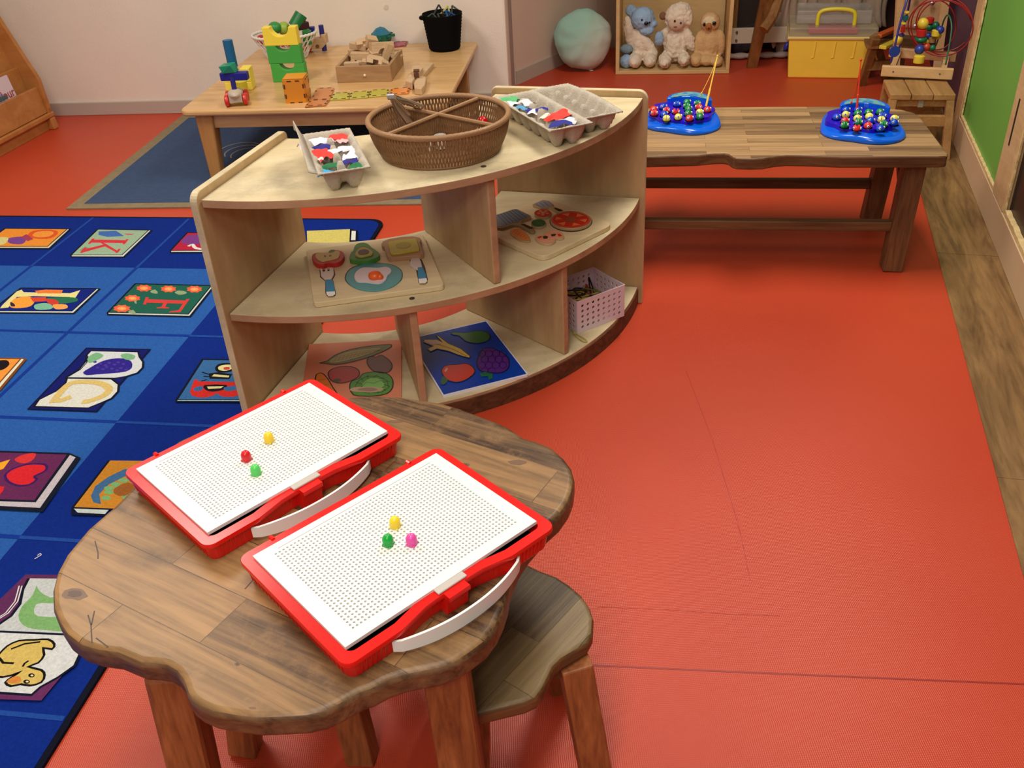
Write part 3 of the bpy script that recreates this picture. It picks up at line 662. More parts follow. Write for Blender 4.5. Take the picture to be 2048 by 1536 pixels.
MB().prism(sector(RI, RO-.002, A0_+.2, A1_-.2), .055-TH, .055, 0, 1).build('bottom_board', [W_maple, W_ply], sh, bevel=.0015)
pl = MB(); pl.prism(sector(RO-.018, RO+.001, A0_+.2, A1_-.2), .001, .047, 0); pl.prism(sector(RI+.02, RI+.036, A0_+.2, A1_-.2), .001, .036, 0)
pl.build('plinth', [W_plinth], sh)
def panel(name, ang, side, r0, r1, z0, z1, mats, round_top=False):
    """vertical board standing radially; its faces are plywood panels, its rim the ply edge"""
    prof = []
    if round_top:
        for k in range(7): a = R(90*k/6); prof.append((r1-.025+.025*math.cos(a), z1-.025+.025*math.sin(a)))
        for k in range(7): a = R(90+90*k/6); prof.append((r0+.015+.015*math.cos(a), z1-.015+.015*math.sin(a)))
        prof += [(r0, z0), (r1, z0)]
    else: prof = [(r1, z0), (r1, z1), (r0, z1), (r0, z0)]
    M = Matrix.Rotation(R(ang), 4, 'Z') @ Matrix.Translation((0, side, 0)) @ Matrix.Rotation(R(90), 4, 'X')
    mb = MB(); mb.prism(prof, -TH/2, TH/2, 0, 1, M=M)
    # inner face of prism after rotation: top = -y side
    mb.m = [0 if i < 2 else 1 for i in range(len(mb.f))]
    return mb.build(name, mats, sh, bevel=.003)
panel('end_panel', A0_, -TH/2-.0005, RI-.012, RO+.012, 0, .612, [W_maplep, W_maple], True)
panel('end_panel', A1_, TH/2+.0005, RI-.012, RO+.012, 0, .612, [W_maplep, W_maple], True)
panel('divider', -62, 0, RI+.004, RO-.012, .325, .576, [W_maplep, W_ply])
panel('divider', -77, 0, RI+.004, RO-.012, .056, .305, [W_maplep, W_ply])
panel('divider', -47.5, 0, RI+.004, RO-.012, .056, .305, [W_maplep, W_ply])
for x, y, z in ((967, 333, .595), (824, 597, .324), (1108, 511, .324)):
    mb = MB(); q = P(x, y, z); mb.lathe([(.0065, 0), (.0065, .0008), (.005, .0012)], 14, c=tuple(q)); mb.build('screw_cap', [pm('screw_cap', 60, 42, 34)], sh, world=True)

# ================================================================ BENCH
BA = R(-9.8); bn = thing('bench', 'long brown slatted wooden bench with a wavy front edge behind the corner shelf', 'bench', (.751, 2.774, 0), BA)
BZ = .365
bo = [(-.535, -.205), (-.50, -.226), (-.3, -.225), (-.15, -.213), (-.10, -.199), (-.072, -.197), (-.060, -.205), (-.052, -.226), (-.040, -.240), (.0, -.244), (.035, -.240), (.052, -.230), (.07, -.222), (.10, -.214), (.16, -.217), (.25, -.228), (.5, -.226), (.528, -.222), (.533, -.205), (.53, .12), (.522, .165), (.49, .20), (.42, .225), (.30, .238), (.1, .243), (-.1, .243), (-.3, .238), (-.42, .225), (-.49, .2), (-.522, .165), (-.53, .12)]
MB().prism(bo, BZ-.034, BZ, 0, 1).build('seat', [W_bench, W_leg3], bn, bevel=.005, seg=3, smooth=True, sharp=.8)
for sx in (-1, 1):
    for sy in (-1, 1):
        mb = MB(); mb.beam((sx*.462, sy*.155, BZ-.035), (sx*.445, sy*.178, 0), .058, .058, up=(0, 1, 0)); mb.build('leg', [W_legd], bn, bevel=.003)
for sy in (-1, 1):
    mb = MB(); mb.beam((-.452, sy*.168, .135), (.452, sy*.168, .135), .028, .030); mb.build('stretcher', [W_leg3], bn, bevel=.003)
for sx in (-1, 1):
    mb = MB(); mb.beam((sx*.45, -.16, BZ-.06), (sx*.45, .16, BZ-.06), .025, .04); mb.beam((sx*.452, -.02, BZ-.07), (sx*.452, -.15, .20), .018, .022); mb.build('end_rail', [W_leg3], bn, bevel=.002)

# ================================================================ LOW PLAY TABLE (desk) by the wall
DZ = .30; DA = R(-7.0)
d0 = P(357, 226, DZ); dang = (P(739, 232, DZ)-d0); DA = math.atan2(dang.y, dang.x)
dk = thing('play_table', 'low square light beech play table against the back wall, full of building toys', 'table', (0, 0, 0), 0)
dk.location = (-.6305, 4.005, 0); dk.rotation_euler = (0, 0, R(-7.3))
MB().prism(rrect(1.03, .975, .04), DZ-.024, DZ, 0).build('tabletop', [W_desk], dk, bevel=.008, seg=3, smooth=True, sharp=.8)
for sx in (-1, 1):
    for sy in (-1, 1):
        mb = MB(); mb.beam((sx*.43, sy*.43, DZ-.024), (sx*.44, sy*.435, .007), .07, .07, up=(0, 1, 0), w2=.045, h2=.045); mb.build('leg', [W_deskleg], dk, bevel=.008, seg=3)
ap = MB()
for a_, b_ in (((-.42, -.44), (.42, -.44)), ((-.42, .44), (.42, .44)), ((-.44, -.42), (-.44, .42)), ((.44, -.42), (.44, .42))): ap.beam((*a_, DZ-.052), (*b_, DZ-.052), .018, .054)
ap.build('apron', [W_desk], dk)

# ================================================================ BOOK DISPLAY at the left
bs = thing('book_display', 'sloping orange-brown wooden book display at the left edge of the room', 'bookshelf', (-2.1, 4.5, 0))
bdir = Vector((-.209, -.978)).normalized()  # along the display towards the camera; depth goes left
BM = Matrix(((bdir.x, -.978, 0, 0), (bdir.y, .209, 0, 0), (0, 0, 1, 0), (0, 0, 0, 1)))
def bsp(prof, s0, s1, mb, mat=0):
    """profile (depth, height) swept along the display"""
    n = len(prof); vs = []
    for s_ in (s0, s1):
        for d_, z in prof: vs.append(BM @ Vector((s_, d_, z)))
    fs = [list(range(n)), list(range(n, 2*n))]+[(i, (i+1) % n, n+(i+1) % n, n+i) for i in range(n)]
    mb.add(vs, fs, mat); return mb
endp = [(0, .075), (-.005, .10), (.0, .235), (.03, .31), (.10, .50), (.20, .80), (.32, .80), (.36, .05), (.36, 0), (.30, 0), (.30, .07)]
for s_ in (0, .86): bsp(endp, s_, s_+.022, MB()).build('end_panel', [W_shelf], bs, bevel=.004)
bsp([(-.005, .055), (.36, .055), (.36, .078), (-.005, .078)], -.01, .89, MB()).build('base_board', [W_shelf], bs, bevel=.005)
for s_ in (0, .84):
    mb = MB(); bsp([(-.012, 0), (.04, 0), (.03, .055), (-.005, .055)], s_-.008, s_+.03, mb); mb.build('foot', [W_shelf], bs, bevel=.006)
bsp([(.02, 0.001), (.035, .001), (.035, .055), (.02, .055)], .03, .84, MB()).build('plinth', [W_shelf], bs)
for k, (d_, z0, z1) in enumerate(((.006, .08, .20), (.075, .17, .29), (.15, .37, .49))):
    bsp([(d_, z0), (d_+.016, z0), (d_+.012+.016, z1), (d_+.012, z1)], .022, .86, MB()).build('lip_board', [W_shelf], bs, bevel=.003)
    bsp([(d_+.062, z0), (d_+.075, z0), (d_+.15, z0+.34), (d_+.137, z0+.34)], .022, .86, MB()).build('back_board', [W_shelf], bs)
def bsbook(name, label, s0, s1, d0, z0, z1, lean, cols, th=.006):
    mb = MB(); bsp([(d0, z0), (d0+th, z0), (d0+th+lean, z1), (d0+lean, z1)], s0, s1, mb, 0)
    o = mb.build(name, cols, None); o.location = bs.location; tag(o, label, 'book'); return o
bsbook('picture_book', 'pale pink and blue picture book in the lowest pocket of the book display', .135, .36, .035, .10, .285, .03, [pm('book_pink', 216, 196, 204)])
b2 = bpy.data.objects['picture_book']
mb = MB(); bsp([(.0325+.0, .10), (.0345, .10), (.0345+.022, .225), (.0325+.022, .225)], .215, .358, mb); mb.build('cover_picture', [pm('book_blue', 120, 146, 200)], b2)
mb = MB(); bsp([(.048, .20), (.0495, .20), (.0515, .215), (.05, .215)], .20, .26, mb); mb.build('cover_leaf', [pm('book_leaf', 70, 96, 90)], b2)
bsbook('picture_book', 'pale picture book leaning behind the pink one in the book display', .17, .37, .045, .10, .283, .03, [pm('book_pale', 206, 190, 205)])
bsbook('picture_book', 'dark blue picture book in the second pocket of the book display', .345, .5, .11, .19, .36, .035, [pm('book_navy', 30, 60, 120)])
def text_mesh(body, size, mat, M, name, parent=None, ext=.0004):
    cu = bpy.data.curves.new('txt', 'FONT'); cu.body = body; cu.size = size; cu.extrude = ext; cu.resolution_u = 3
    o = bpy.data.objects.new('txt', cu); COL.objects.link(o)
    me = bpy.data.meshes.new_from_object(o); COL.objects.unlink(o); bpy.data.objects.remove(o)
    me.name = name; me.transform(M); me.materials.clear(); me.materials.append(mat)
    q = bpy.data.objects.new(name, me); COL.objects.link(q)
    if parent is not None: q.parent = parent
    return q
# title on the pink book: lettering runs along the display away from the camera
def bsM(s_, d_, z, lean):
    ex = BM.to_3x3() @ Vector((-1, 0, 0)); ez = (BM.to_3x3() @ Vector((0, lean, 1))).normalized(); en = ex.cross(ez)
    p = BM @ Vector((s_, d_, z)); M = Matrix((ex, ez, en)).transposed().to_4x4(); M.translation = p; return M
text_mesh('Colour', .055, pm('title_red', 176, 60, 60), bsM(.30, .049, .197, .16), 'title', b2)

# ================================================================ CHAIR beside the right wall
ch = thing('chair', 'small slatted wooden chair against the right wall carrying a bead maze', 'chair', (1.60, 3.53, 0), R(-13))
CZ = .240
for k in range(3):
    x = -.077+k*.077
    MB().box((x, 0, CZ-.011), (.074, .20, .022)).build('seat_slat', [W_chair], ch, bevel=.003)
for sx in (-1, 1):
    mb = MB(); mb.beam((sx*.10, -.085, CZ-.022), (sx*.118, -.115, 0), .028, .028, up=(0, 1, 0)); mb.build('leg', [W_chair], ch, bevel=.002)
    mb = MB(); mb.beam((sx*.10, .085, CZ-.022), (sx*.105, .12, 0), .028, .028, up=(0, 1, 0)); mb.build('leg', [W_chair], ch, bevel=.002)
mb = MB(); mb.beam((-.105, -.09, .14), (.105, -.09, .14), .02, .04, up=(0, 0, 1)); mb.build('stretcher', [W_chair], ch, bevel=.002)
mb = MB(); mb.beam((-.105, .1, .12), (.105, .1, .12), .02, .04); mb.build('stretcher', [W_chair], ch, bevel=.002)
mb = MB(); mb.beam((-.10, -.075, CZ-.035), (.10, -.075, CZ-.035), .018, .028); mb.beam((-.10, .075, CZ-.035), (.10, .075, CZ-.035), .018, .028); mb.build('seat_rail', [W_chair], ch)
mb = MB(); mb.beam((0, -.085, CZ-.05), (0, -.085, CZ-.023), .018, .012, up=(0, 1, 0)); mb.build('bracket', [pm('grey_metal', 150, 146, 130, .4)], ch)
# ================================================================ PEGBOARD CASES
M_red = plain('red_plastic', rgb(226, 26, 18), .22, spec=.5)
M_white = plain('white_plastic', rgb(240, 238, 232), .3, spec=.4)
M_clasp = plain('clear_white_plastic', rgb(235, 225, 215), .15, trans=.35)
def make_case(label, corners, ztop, group):
    a, b, c, d = [Vector(v[:2]) for v in corners]   # left, top, right, bottom corners of the white board
    cen = (a+b+c+d)/4; ex = ((b-a)+(c-d)).normalized(); L = (((b-a).length+(c-d).length)/2); W = ((d-a).length+(c-b).length)/2
    rz = math.atan2(ex.y, ex.x)
    t = thing('pegboard_case', label, 'toy case', (cen.x, cen.y, TZ), rz, group)
    h = ztop-TZ; ow, od = L+.030, W+.038; oy = -.003
    # rim with a shallow scooped front
    def rim(g, scoop=.010):
        o = []; w_, d_ = ow/2-g, od/2-g; r = .014-g*.3
        for sx, sy, a0 in ((1, 1, 0), (-1, 1, 90), (-1, -1, 180)):
            for k in range(6): an = R(a0+18*k); o.append((sx*(w_-r)+r*math.cos(an), sy*(d_-r)+r*math.sin(an)+oy))
        for x in (-.085, -.075, -.06, -.045, -.028, -.016): o.append((x, -d_+oy+scoop*min(1, (x+.085)/.045)**1.0))
        for x in (-.016, .016): o.append((x, -d_+oy-.001))
        for x in (.016, .028, .045, .06, .075, .085): o.append((x, -d_+oy+scoop*min(1, (.085-x)/.045)))
        for k in range(6): an = R(270+18*k); o.append((w_-r+r*math.cos(an), -(d_-r)+r*math.sin(an)+oy))
        return o
    mb = MB(); outer = rim(0); inner = rim(.0145); n = len(outer); zt = h-.003
    vs = [(x, y, zt-.0065) for x, y in outer]+[(x, y, zt-.0012) for x, y in outer]+[(x*.996, y*.996, zt) for x, y in outer]+[(x, y, zt) for x, y in inner]+[(x, y, zt-.009) for x, y in inner]
    fs = []
    for l in range(4):
        for i in range(n): j = (i+1) % n; fs.append((l*n+i, l*n+j, (l+1)*n+j, (l+1)*n+i))
    mb.add(vs, fs); mb.build('rim', [M_red], t, smooth=True, sharp=.7)
    body = rim(.0045, .012); nb = len(body); zb = .0; mb = MB()
    lv = [(zt-.0065, 1.0), (zb+.002, .972), (zb, .965)]
    vs = []
    for z, s_ in lv: vs += [(x*s_ if s_ == 1 else x*(1-(1-s_)*.6), oy+(y-oy)*s_, z) for x, y in body]
    fs = [];
    for l in range(2):
        for i in range(nb): j = (i+1) % nb; fs.append((l*nb+i, (l+1)*nb+i, (l+1)*nb+j, l*nb+j))
    fs.append([2*nb+i for i in range(nb)][::-1])
    mb.add(vs, fs)
    # vertical ribs near the corners and along the front
    for x in [sx*(ow/2-.022-k*.0065) for sx in (-1, 1) for k in range(6)]+[x for x in [-.07+.007*k for k in range(21)] if abs(x) > .02]:
        yy = -od/2+oy+.0042+(.012 if abs(x) < .045 else (.012*(.085-abs(x))/.04 if abs(x) < .085 else 0))
        mb.beam((x, yy, zt-.006), (x, yy+.0045, .002), .0022, .003, up=(0, 1, 0))
    for sx in (-1, 1):
        for k in range(24):
            y = -od/2+.02+k*(od-.04)/23; mb.beam((sx*(ow/2-.0042), y, zt-.006), (sx*(ow/2-.008), y, .002), .0022, .003, up=(1, 0, 0))
    mb.build('case_body', [M_red], t)
    mb = MB(); mb.box((.0, -od/2+oy+.0130, h*.56), (.019, .011, h*.68)); mb.build('clasp_block', [M_red], t, bevel=.001)
    for x in (-.11, .11):
        mb = MB(); mb.tube([(x-.001, od/2+oy-.004, zt-.001), (x-.001, od/2+oy+.0035, zt-.001)], .0035, 8); mb.build('hinge', [M_red], t)
    # white plate with real holes; grey bottoms paint in the shade of their depth
    NX, NY = 46, 30; px_ = (L-.038)/NX; py_ = (W-.030)/NY; mb = MB(); zt2 = h+.0008; r = .00165; bi = []
    x0, y0 = -px_*NX/2+.001, -py_*NY/2-.0
    vs = []; fs = []
    for i in range(NX):
        for j in range(NY):
            cx, cy = x0+(i+.5)*px_, y0+(j+.5)*py_; o = len(vs)
            sq = [(-1, -1), (0, -1), (1, -1), (1, 0), (1, 1), (0, 1), (-1, 1), (-1, 0)]
            for sx, sy in sq: vs.append((cx+sx*px_/2, cy+sy*py_/2, zt2))
            for k in range(8):
                an = math.atan2(sq[k][1], sq[k][0]); vs.append((cx+r*math.cos(an), cy+r*math.sin(an), zt2))
            for k in range(8):
                an = math.atan2(sq[k][1], sq[k][0]); vs.append((cx+r*math.cos(an), cy+r*math.sin(an), zt2-.0035))
            for k in range(8):
                l = (k+1) % 8; fs.append((o+k, o+l, o+8+l, o+8+k)); fs.append((o+8+k, o+8+l, o+16+l, o+16+k))
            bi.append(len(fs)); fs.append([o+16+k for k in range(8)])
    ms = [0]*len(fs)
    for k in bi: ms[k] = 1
    mb.add(vs, fs, ms)
    X0, X1, Y0, Y1 = x0, x0+px_*NX, y0, y0+py_*NY; w2, d2 = L/2, W/2
    mb.add([(X0, Y0, zt2), (X1, Y0, zt2), (X1, Y1, zt2), (X0, Y1, zt2), (-w2, -d2, zt2), (w2, -d2, zt2), (w2, d2, zt2), (-w2, d2, zt2), (-w2, -d2, zt2-.005), (w2, -d2, zt2-.005), (w2, d2, zt2-.005), (-w2, d2, zt2-.005)],
           [(4, 5, 1, 0), (5, 6, 2, 1), (6, 7, 3, 2), (7, 4, 0, 3), (4, 8, 9, 5), (5, 9, 10, 6), (6, 10, 11, 7), (7, 11, 8, 4)])
    mb.build('pegboard', [M_white, pm('hole_shade_grey', 120, 110, 104, .8)], t, tri=True)
    mb = MB()
    mb.box((.005, d2-.011, zt2+.0002), (L-.05, .0007, .0005)); mb.build('ruled_line', [pm('grey_line', 190, 186, 180)], t)
    mb = MB(); mb.box((.0, -d2-.004, zt2-.002), (.044, .012, .003)); mb.build('latch_tab', [M_clasp], t, bevel=.001)
    # strap handle: arc outside the front edge, hinged low at both ends
    hw = .098; path = []
    for k in range(25):
        u = -1+2*k/24; path.append(Vector((u*hw, -od/2+oy+.004-.0225*(1-abs(u)**2.2)-.003*(abs(u) < .98), .0150)))
    vs = []; fs = []
    for i, p in enumerate(path):
        tn = (path[min(i+1, 24)]-path[max(i-1, 0)]).normalized(); nn = Vector((-tn.y, tn.x, 0))*.0016; hh = .0105*(1-.25*abs(-1+2*i/24)**4)
        for s_, z in ((1, -hh), (-1, -hh), (-1, hh), (1, hh)): vs.append(p+nn*s_+Vector((0, 0, z)))
    for i in range(24):
        for k in range(4): l = (k+1) % 4; fs.append((i*4+k, i*4+l, i*4+4+l, i*4+4+k))
    fs += [(0, 1, 2, 3), (96, 99, 98, 97)]
    MB().add(vs, fs).build('handle', [M_white], t, smooth=True, sharp=.8)
    return t
PZ = .497
g = 'red pegboard cases on the cloud table'
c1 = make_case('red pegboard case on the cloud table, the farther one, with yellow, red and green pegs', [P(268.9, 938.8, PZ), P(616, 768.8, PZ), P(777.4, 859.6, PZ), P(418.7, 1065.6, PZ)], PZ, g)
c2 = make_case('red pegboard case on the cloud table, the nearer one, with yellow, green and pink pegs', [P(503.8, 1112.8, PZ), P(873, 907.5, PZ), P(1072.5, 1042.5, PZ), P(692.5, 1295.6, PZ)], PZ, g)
def peg(px, py, col, label):
    q = P(px, py, PZ+.001); t = thing('peg', label, 'peg', tuple(q), R(20), 'mushroom pegs on the pegboards')
    m = pm('peg_plastic', *col, .25, spec=.5)
    mb = MB(); prof = [(.0069, .0006), (.0072, .003)]+[(.0072*math.cos(R(a)), .0080+.0085*math.sin(R(a))) for a in range(0, 91, 15)]
    mb.lathe([(0.0, .0006)]+prof, 20); mb.build('cap', [m], t, smooth=True)
    mb = MB()
    for k in range(4): mb.ell((.0070*math.cos(R(90*k)), .0070*math.sin(R(90*k)), .0010), (.0018, .0018, .0010), 8)
    mb.tube([(0, 0, .002), (0, 0, -.0025)], .0011, 8)
    mb.build('foot', [m], t, smooth=True)
peg(539, 883, (250, 214, 50), 'yellow peg on the farther pegboard')
peg(494, 920, (222, 30, 40), 'red peg on the farther pegboard')
peg(513, 948, (90, 214, 100), 'light green peg on the farther pegboard')
peg(791, 1053, (250, 220, 50), 'yellow peg on the nearer pegboard')
peg(777, 1089, (20, 168, 60), 'dark green peg on the nearer pegboard')
peg(824, 1088, (236, 80, 168), 'pink peg on the nearer pegboard')

# ================================================================ WOVEN BASKET
M_wick = plain('woven_cane', rgb(136, 98, 64), .45, spec=.4, var=.15, vscale=120)
M_wick2 = plain('woven_cane_rim', rgb(156, 116, 78), .42, spec=.4, bump=.5, bscale=260)
bc = (P(738, 245, .67)+P(1014, 235, .67)+P(876, 275, .67)+P(880, 186, .67))/4
wb = thing('wicker_basket', 'round brown woven basket with four compartments on top of the corner shelf', 'basket', (bc.x, bc.y, .595))
BR, BRb, BH = .157, .134, .077
def reed_wall(fn, n, h, amp, r=.0015, closed=True, rows=5):
    mb = MB()
    for i in range(n):
        u = i/n if closed else i/(n-1); sg = 1 if i % 2 else -1; path = []
        for k in range(16):
            v = k/15; path.append(fn(u+sg*amp*math.sin(math.pi*rows*v), v))
        mb.tube(path, r, 5, cap=False)
    for k in range(rows+1):
        v = k/rows; m_ = 90 if closed else 14
        mb.tube([fn(j/m_, v) for j in range(m_ if closed else m_+1)], r*.55, 5, closed=closed)
    return mb
def bw(u, v):
    rr = BRb+(BR-BRb)*math.sin(v*math.pi/2)**.9; a = 2*math.pi*u; return Vector((rr*math.cos(a), rr*math.sin(a), .003+v*(BH-.006)))
reed_wall(bw, 250, BH, .0011, .0017).build('wall', [M_wick], wb, smooth=True)
rm = MB(); pts = [(BR*math.cos(a), BR*math.sin(a), BH) for a in [2*math.pi*k/160 for k in range(160)]]
rm.tube(pts, [.0062+(.0005 if k % 2 else 0) for k in range(160)], 10, closed=True); rm.build('rim', [M_wick2], wb, smooth=True, sharp=2)
rm = MB(); rm.tube([(BRb*math.cos(a), BRb*math.sin(a), .004) for a in [2*math.pi*k/100 for k in range(100)]], .004, 8, closed=True); rm.lathe([(0.0, .002), (BRb, .002), (BRb, .004), (0.0, .004)], 60); rm.build('base', [M_wick], wb)
for (xa, ya), (xb, yb) in (((788.6, 265), (963, 193.4)), ((791.5, 211.7), (983.4, 250.6))):
    A_, B_ = P(xa, ya, .67)-Vector(wb.location), P(xb, yb, .67)-Vector(wb.location)
    def rim_xy(p): d_ = Vector((p.x, p.y)); return d_.normalized()*(BR-.004)
    a2_, b2_ = rim_xy(A_), rim_xy(B_)
    def dw(u, v, a2_=a2_, b2_=b2_):
        k_ = (BRb+(BR-BRb)*math.sin(v*math.pi/2)**.9)/BR; p = a2_.lerp(b2_, min(max(u, 0), 1))*k_; return Vector((p.x, p.y, .004+v*(BH-.008)))
    d_ = reed_wall(dw, 84, BH, .0032, .0016, closed=False, rows=4)
    o = d_.build('divider', [M_wick], wb, smooth=True)
    tt = MB(); tt.tube([dw(k/40, 1)+Vector((0, 0, .002)) for k in range(41)], .0050, 8); tt.build('top_binding', [M_wick2], o, smooth=True)
# tongs leaning in the basket
M_steel = plain('steel', rgb(216, 214, 214), .26, metal=1)
tg = thing('tongs', 'steel kitchen tongs leaning in the left compartment of the woven basket', 'tongs', tuple(bc))
piv = P(783, 193, .742)
for q2, nm in ((P(823, 250, .655), 'arm'), (P(836, 212, .68), 'arm')):
    mb = MB(); d_ = (q2-piv); e = piv+d_*1.05; side = d_.cross(Vector((0, 0, 1))).normalized()
    upv = side.cross(d_).normalized()
    # channel profile arm
    n = 12; vs = []; fs = []
    for i in range(n+1):
        t_ = i/n; c_ = piv.lerp(e, t_); wd = .005+.0075*math.sin(min(1, t_*1.6)*math.pi/2); 
        for k, (sx, sz) in enumerate(((-1, -.5), (-1, .4), (-.55, .8), (.55, .8), (1, .4), (1, -.5))): vs.append(c_+side*sx*wd+upv*sz*.007)
    for i in range(n):
        for k in range(5): fs.append((i*6+k, i*6+k+1, i*6+7+k, i*6+6+k))
    mb.add(vs, fs); mb.build(nm, [M_steel], tg, world=True, smooth=True, sharp=.9, solid=.0009)
mb = MB(); d_ = (P(836, 212, .68)-piv).cross(P(823, 250, .655)-piv).normalized(); mb.tube([piv-d_*.008, piv+d_*.008], .0065, 14); mb.build('hinge', [M_steel], tg, world=True, smooth=True, sharp=.8)
bl = MB(); q = P(966, 243, .628); bl.ell(tuple(q), .0125, 18); o = bl.build('ball', [pm('red_gloss', 200, 12, 16, .12, coat=.5)], smooth=True); tag(o, 'small shiny red ball in the right compartment of the woven basket', 'ball')
for i, (x, y, rr) in enumerate(((880, 270, .0135), (857, 275, .009))):
    q = P(x, y, .632-.004*i); mb = MB(); mb.lathe([(rr*.8, -.030), (rr, -.0), (rr*.85, 0), (rr*.65, -.02), (0, -.02)], 20, c=tuple(q)); o = mb.build('cup', [pm('white_cup', 235, 230, 222, .35)], smooth=True, sharp=.8)
    tag(o, ['small white round cup in the front compartment of the woven basket', 'white rounded piece left of the small white cup in the woven basket'][i], 'cup')

# ================================================================ EGG CARTONS
M_pulp = plain('grey_pulp', rgb(186, 175, 158), .9, spec=.15, bump=.8, bscale=260, var=.05, vscale=40)
M_pulpd = plain('grey_pulp_dark', rgb(172, 156, 136), .9, spec=.15, bump=.8, bscale=260, var=.05, vscale=40)
def tray(parent, name, O, ex, ey, L, W, h, nL, nW, wavy=.0, posts=1.0, bulge=0):
    """moulded tray: O corner, ex along L, ey along W; rim at z=h, cups hang to 0"""
    NL, NW = nL*12+4, nW*12+4; vs = []; fs = []
    ez = Vector((0, 0, 1))
    for i in range(NL+1):
        for j in range(NW+1):
            u = (i-2)/12; v = (j-2)/12
            def cup(t, n):
                if t <= 0 or t >= n: return 0
                f = t-math.floor(t); d_ = abs(f-.5)*2; return max(0, min(1, (.74-d_)*3.6))
            cu, cv = cup(u, nL), cup(v, nW)
            e = min(1, max(0, min(u, nL-u)*3.4))*min(1, max(0, min(v, nW-v)*3.4))
            eu = min(1, max(0, min(u, nL-u)*2.1)); ev = min(1, max(0, min(v, nW-v)*2.1))
            inner = min(1, max(0, min(u, nL-u)-.35)*3)*min(1, max(0, min(v, nW-v)-.35)*3); sd = .42+.36*inner
            f = (sd*(1-(1-cu)*(1-cv)*posts)+(1-sd)*cu*cv)*min(eu, ev)
            z = h-f*(h-.001)
            rimz = wavy*math.sin(math.pi*min(max(u/nL, 0), 1))*(1 if j < NW/2 else -1)*(1-min(eu, ev))
            x = L*min(max(u/nL, -.0), 1.0); y = W*min(max(v/nW, 0), 1)
            if i < 2: x = -.004
            if i > NL-2: x = L+.004
            if j < 2: y = -.004
            if j > NW-2: y = W+.004
            if i in (0, NL) or j in (0, NW): z = h-.003
            vs.append(O+ex*x+ey*y+ez*(z+rimz+.0006*math.sin(i*1.7+j*2.3)))
    for i in range(NL):
        for j in range(NW): a = i*(NW+1)+j; fs.append((a, a+1, a+NW+2, a+NW+1))
    mb = MB(); mb.add(vs, fs); return mb.build(name, [M_pulp], parent, world=True, smooth=True, sharp=3, solid=.0016)
e1g = thing('egg_carton', 'grey egg carton filled with crumpled paper on the left of the corner shelf top', 'egg carton', (-.35, 1.97, .5955), 0, 'egg cartons on the corner shelf')
ca = Vector((-.364, 1.838, .5955)); exv = (Vector((-.437, 2.108))-Vector((-.364, 1.838))).normalized(); eyv = Vector((exv.y, -exv.x))
E3 = lambda v: Vector((v.x, v.y, 0))
tray(e1g, 'tray', ca, E3(exv), E3(eyv), .27, .100, .050, 5, 2)
fl = MB(); n = 30; vs = []; fs = []
for i in range(n+1):
    t_ = i/n; hgt = (.036*min(1, t_*2.6, (1.03-t_)*8)+.006); base = ca+E3(exv)*(.27*t_)+Vector((0, 0, .05))-E3(eyv)*.003
    vs += [base, base-E3(eyv)*(.010)+Vector((0, 0, hgt*.55)), base-E3(eyv)*(.017)+Vector((0, 0, hgt))]
for i in range(n):
    for k in range(2): fs.append((i*3+k, i*3+k+1, i*3+4+k, i*3+3+k))
fl.add(vs, fs); fl.build('lid_flap', [M_pulp], e1g, world=True, smooth=True, solid=.0018)
hl = MB()
e2g = thing('egg_carton', 'grey open egg carton with crumpled paper in one half, right of the woven basket', 'egg carton', (.15, 2.18, .5955), 0, 'egg cartons on the corner shelf')
cb = Vector((.117, 2.026, .5955)); exb = (Vector((.003, 2.304))-Vector((.117, 2.026))).normalized(); eyb = Vector((exb.y, -exb.x))
tray(e2g, 'filled_half', cb, E3(exb), E3(eyb), .30, .100, .050, 6, 2)
cb2 = Vector((.117, 2.028, .5955))+E3(eyb)*.108+E3(exb)*.050
tray(e2g, 'empty_half', cb2, E3(exb), E3(eyb), .272, .098, .044, 6, 2, wavy=-.006)
def crumple(px, py, z, size, col, label, seed, sq=.7, lift=.6):
    rg_ = random.Random(seed); q = P(px, py, z); n = 6; vs = []; fs = []
    for i in range(n):
        for j in range(n):
            u, v = (i/(n-1)-.5)*2, (j/(n-1)-.5)*2; r2 = u*u+v*v
            vs.append((u*size*(.8+.35*rg_.random()), v*size*sq*(.8+.35*rg_.random()), size*(-lift*.3*r2+.12+rg_.uniform(-.26, .26))))
    for i in range(n-1):
        for j in range(n-1): a = i*n+j; fs.append((a, a+1, a+n+1, a+n))
    mb = MB(); mb.add(vs, fs, M=Matrix.Translation(q) @ Matrix.Rotation(rg_.uniform(0, 6.28), 4, 'Z'))
    o = mb.build('crumpled_paper', [pm('tissue_paper', *col, .8)], smooth=True, sharp=3, sub=2)
    tag(o, label, 'paper', 'crumpled tissue papers in the egg cartons'); return o
WH, RD, NV, GR, SK = (238, 232, 240), (236, 60, 48), (36, 32, 130), (20, 112, 62), (70, 160, 214)
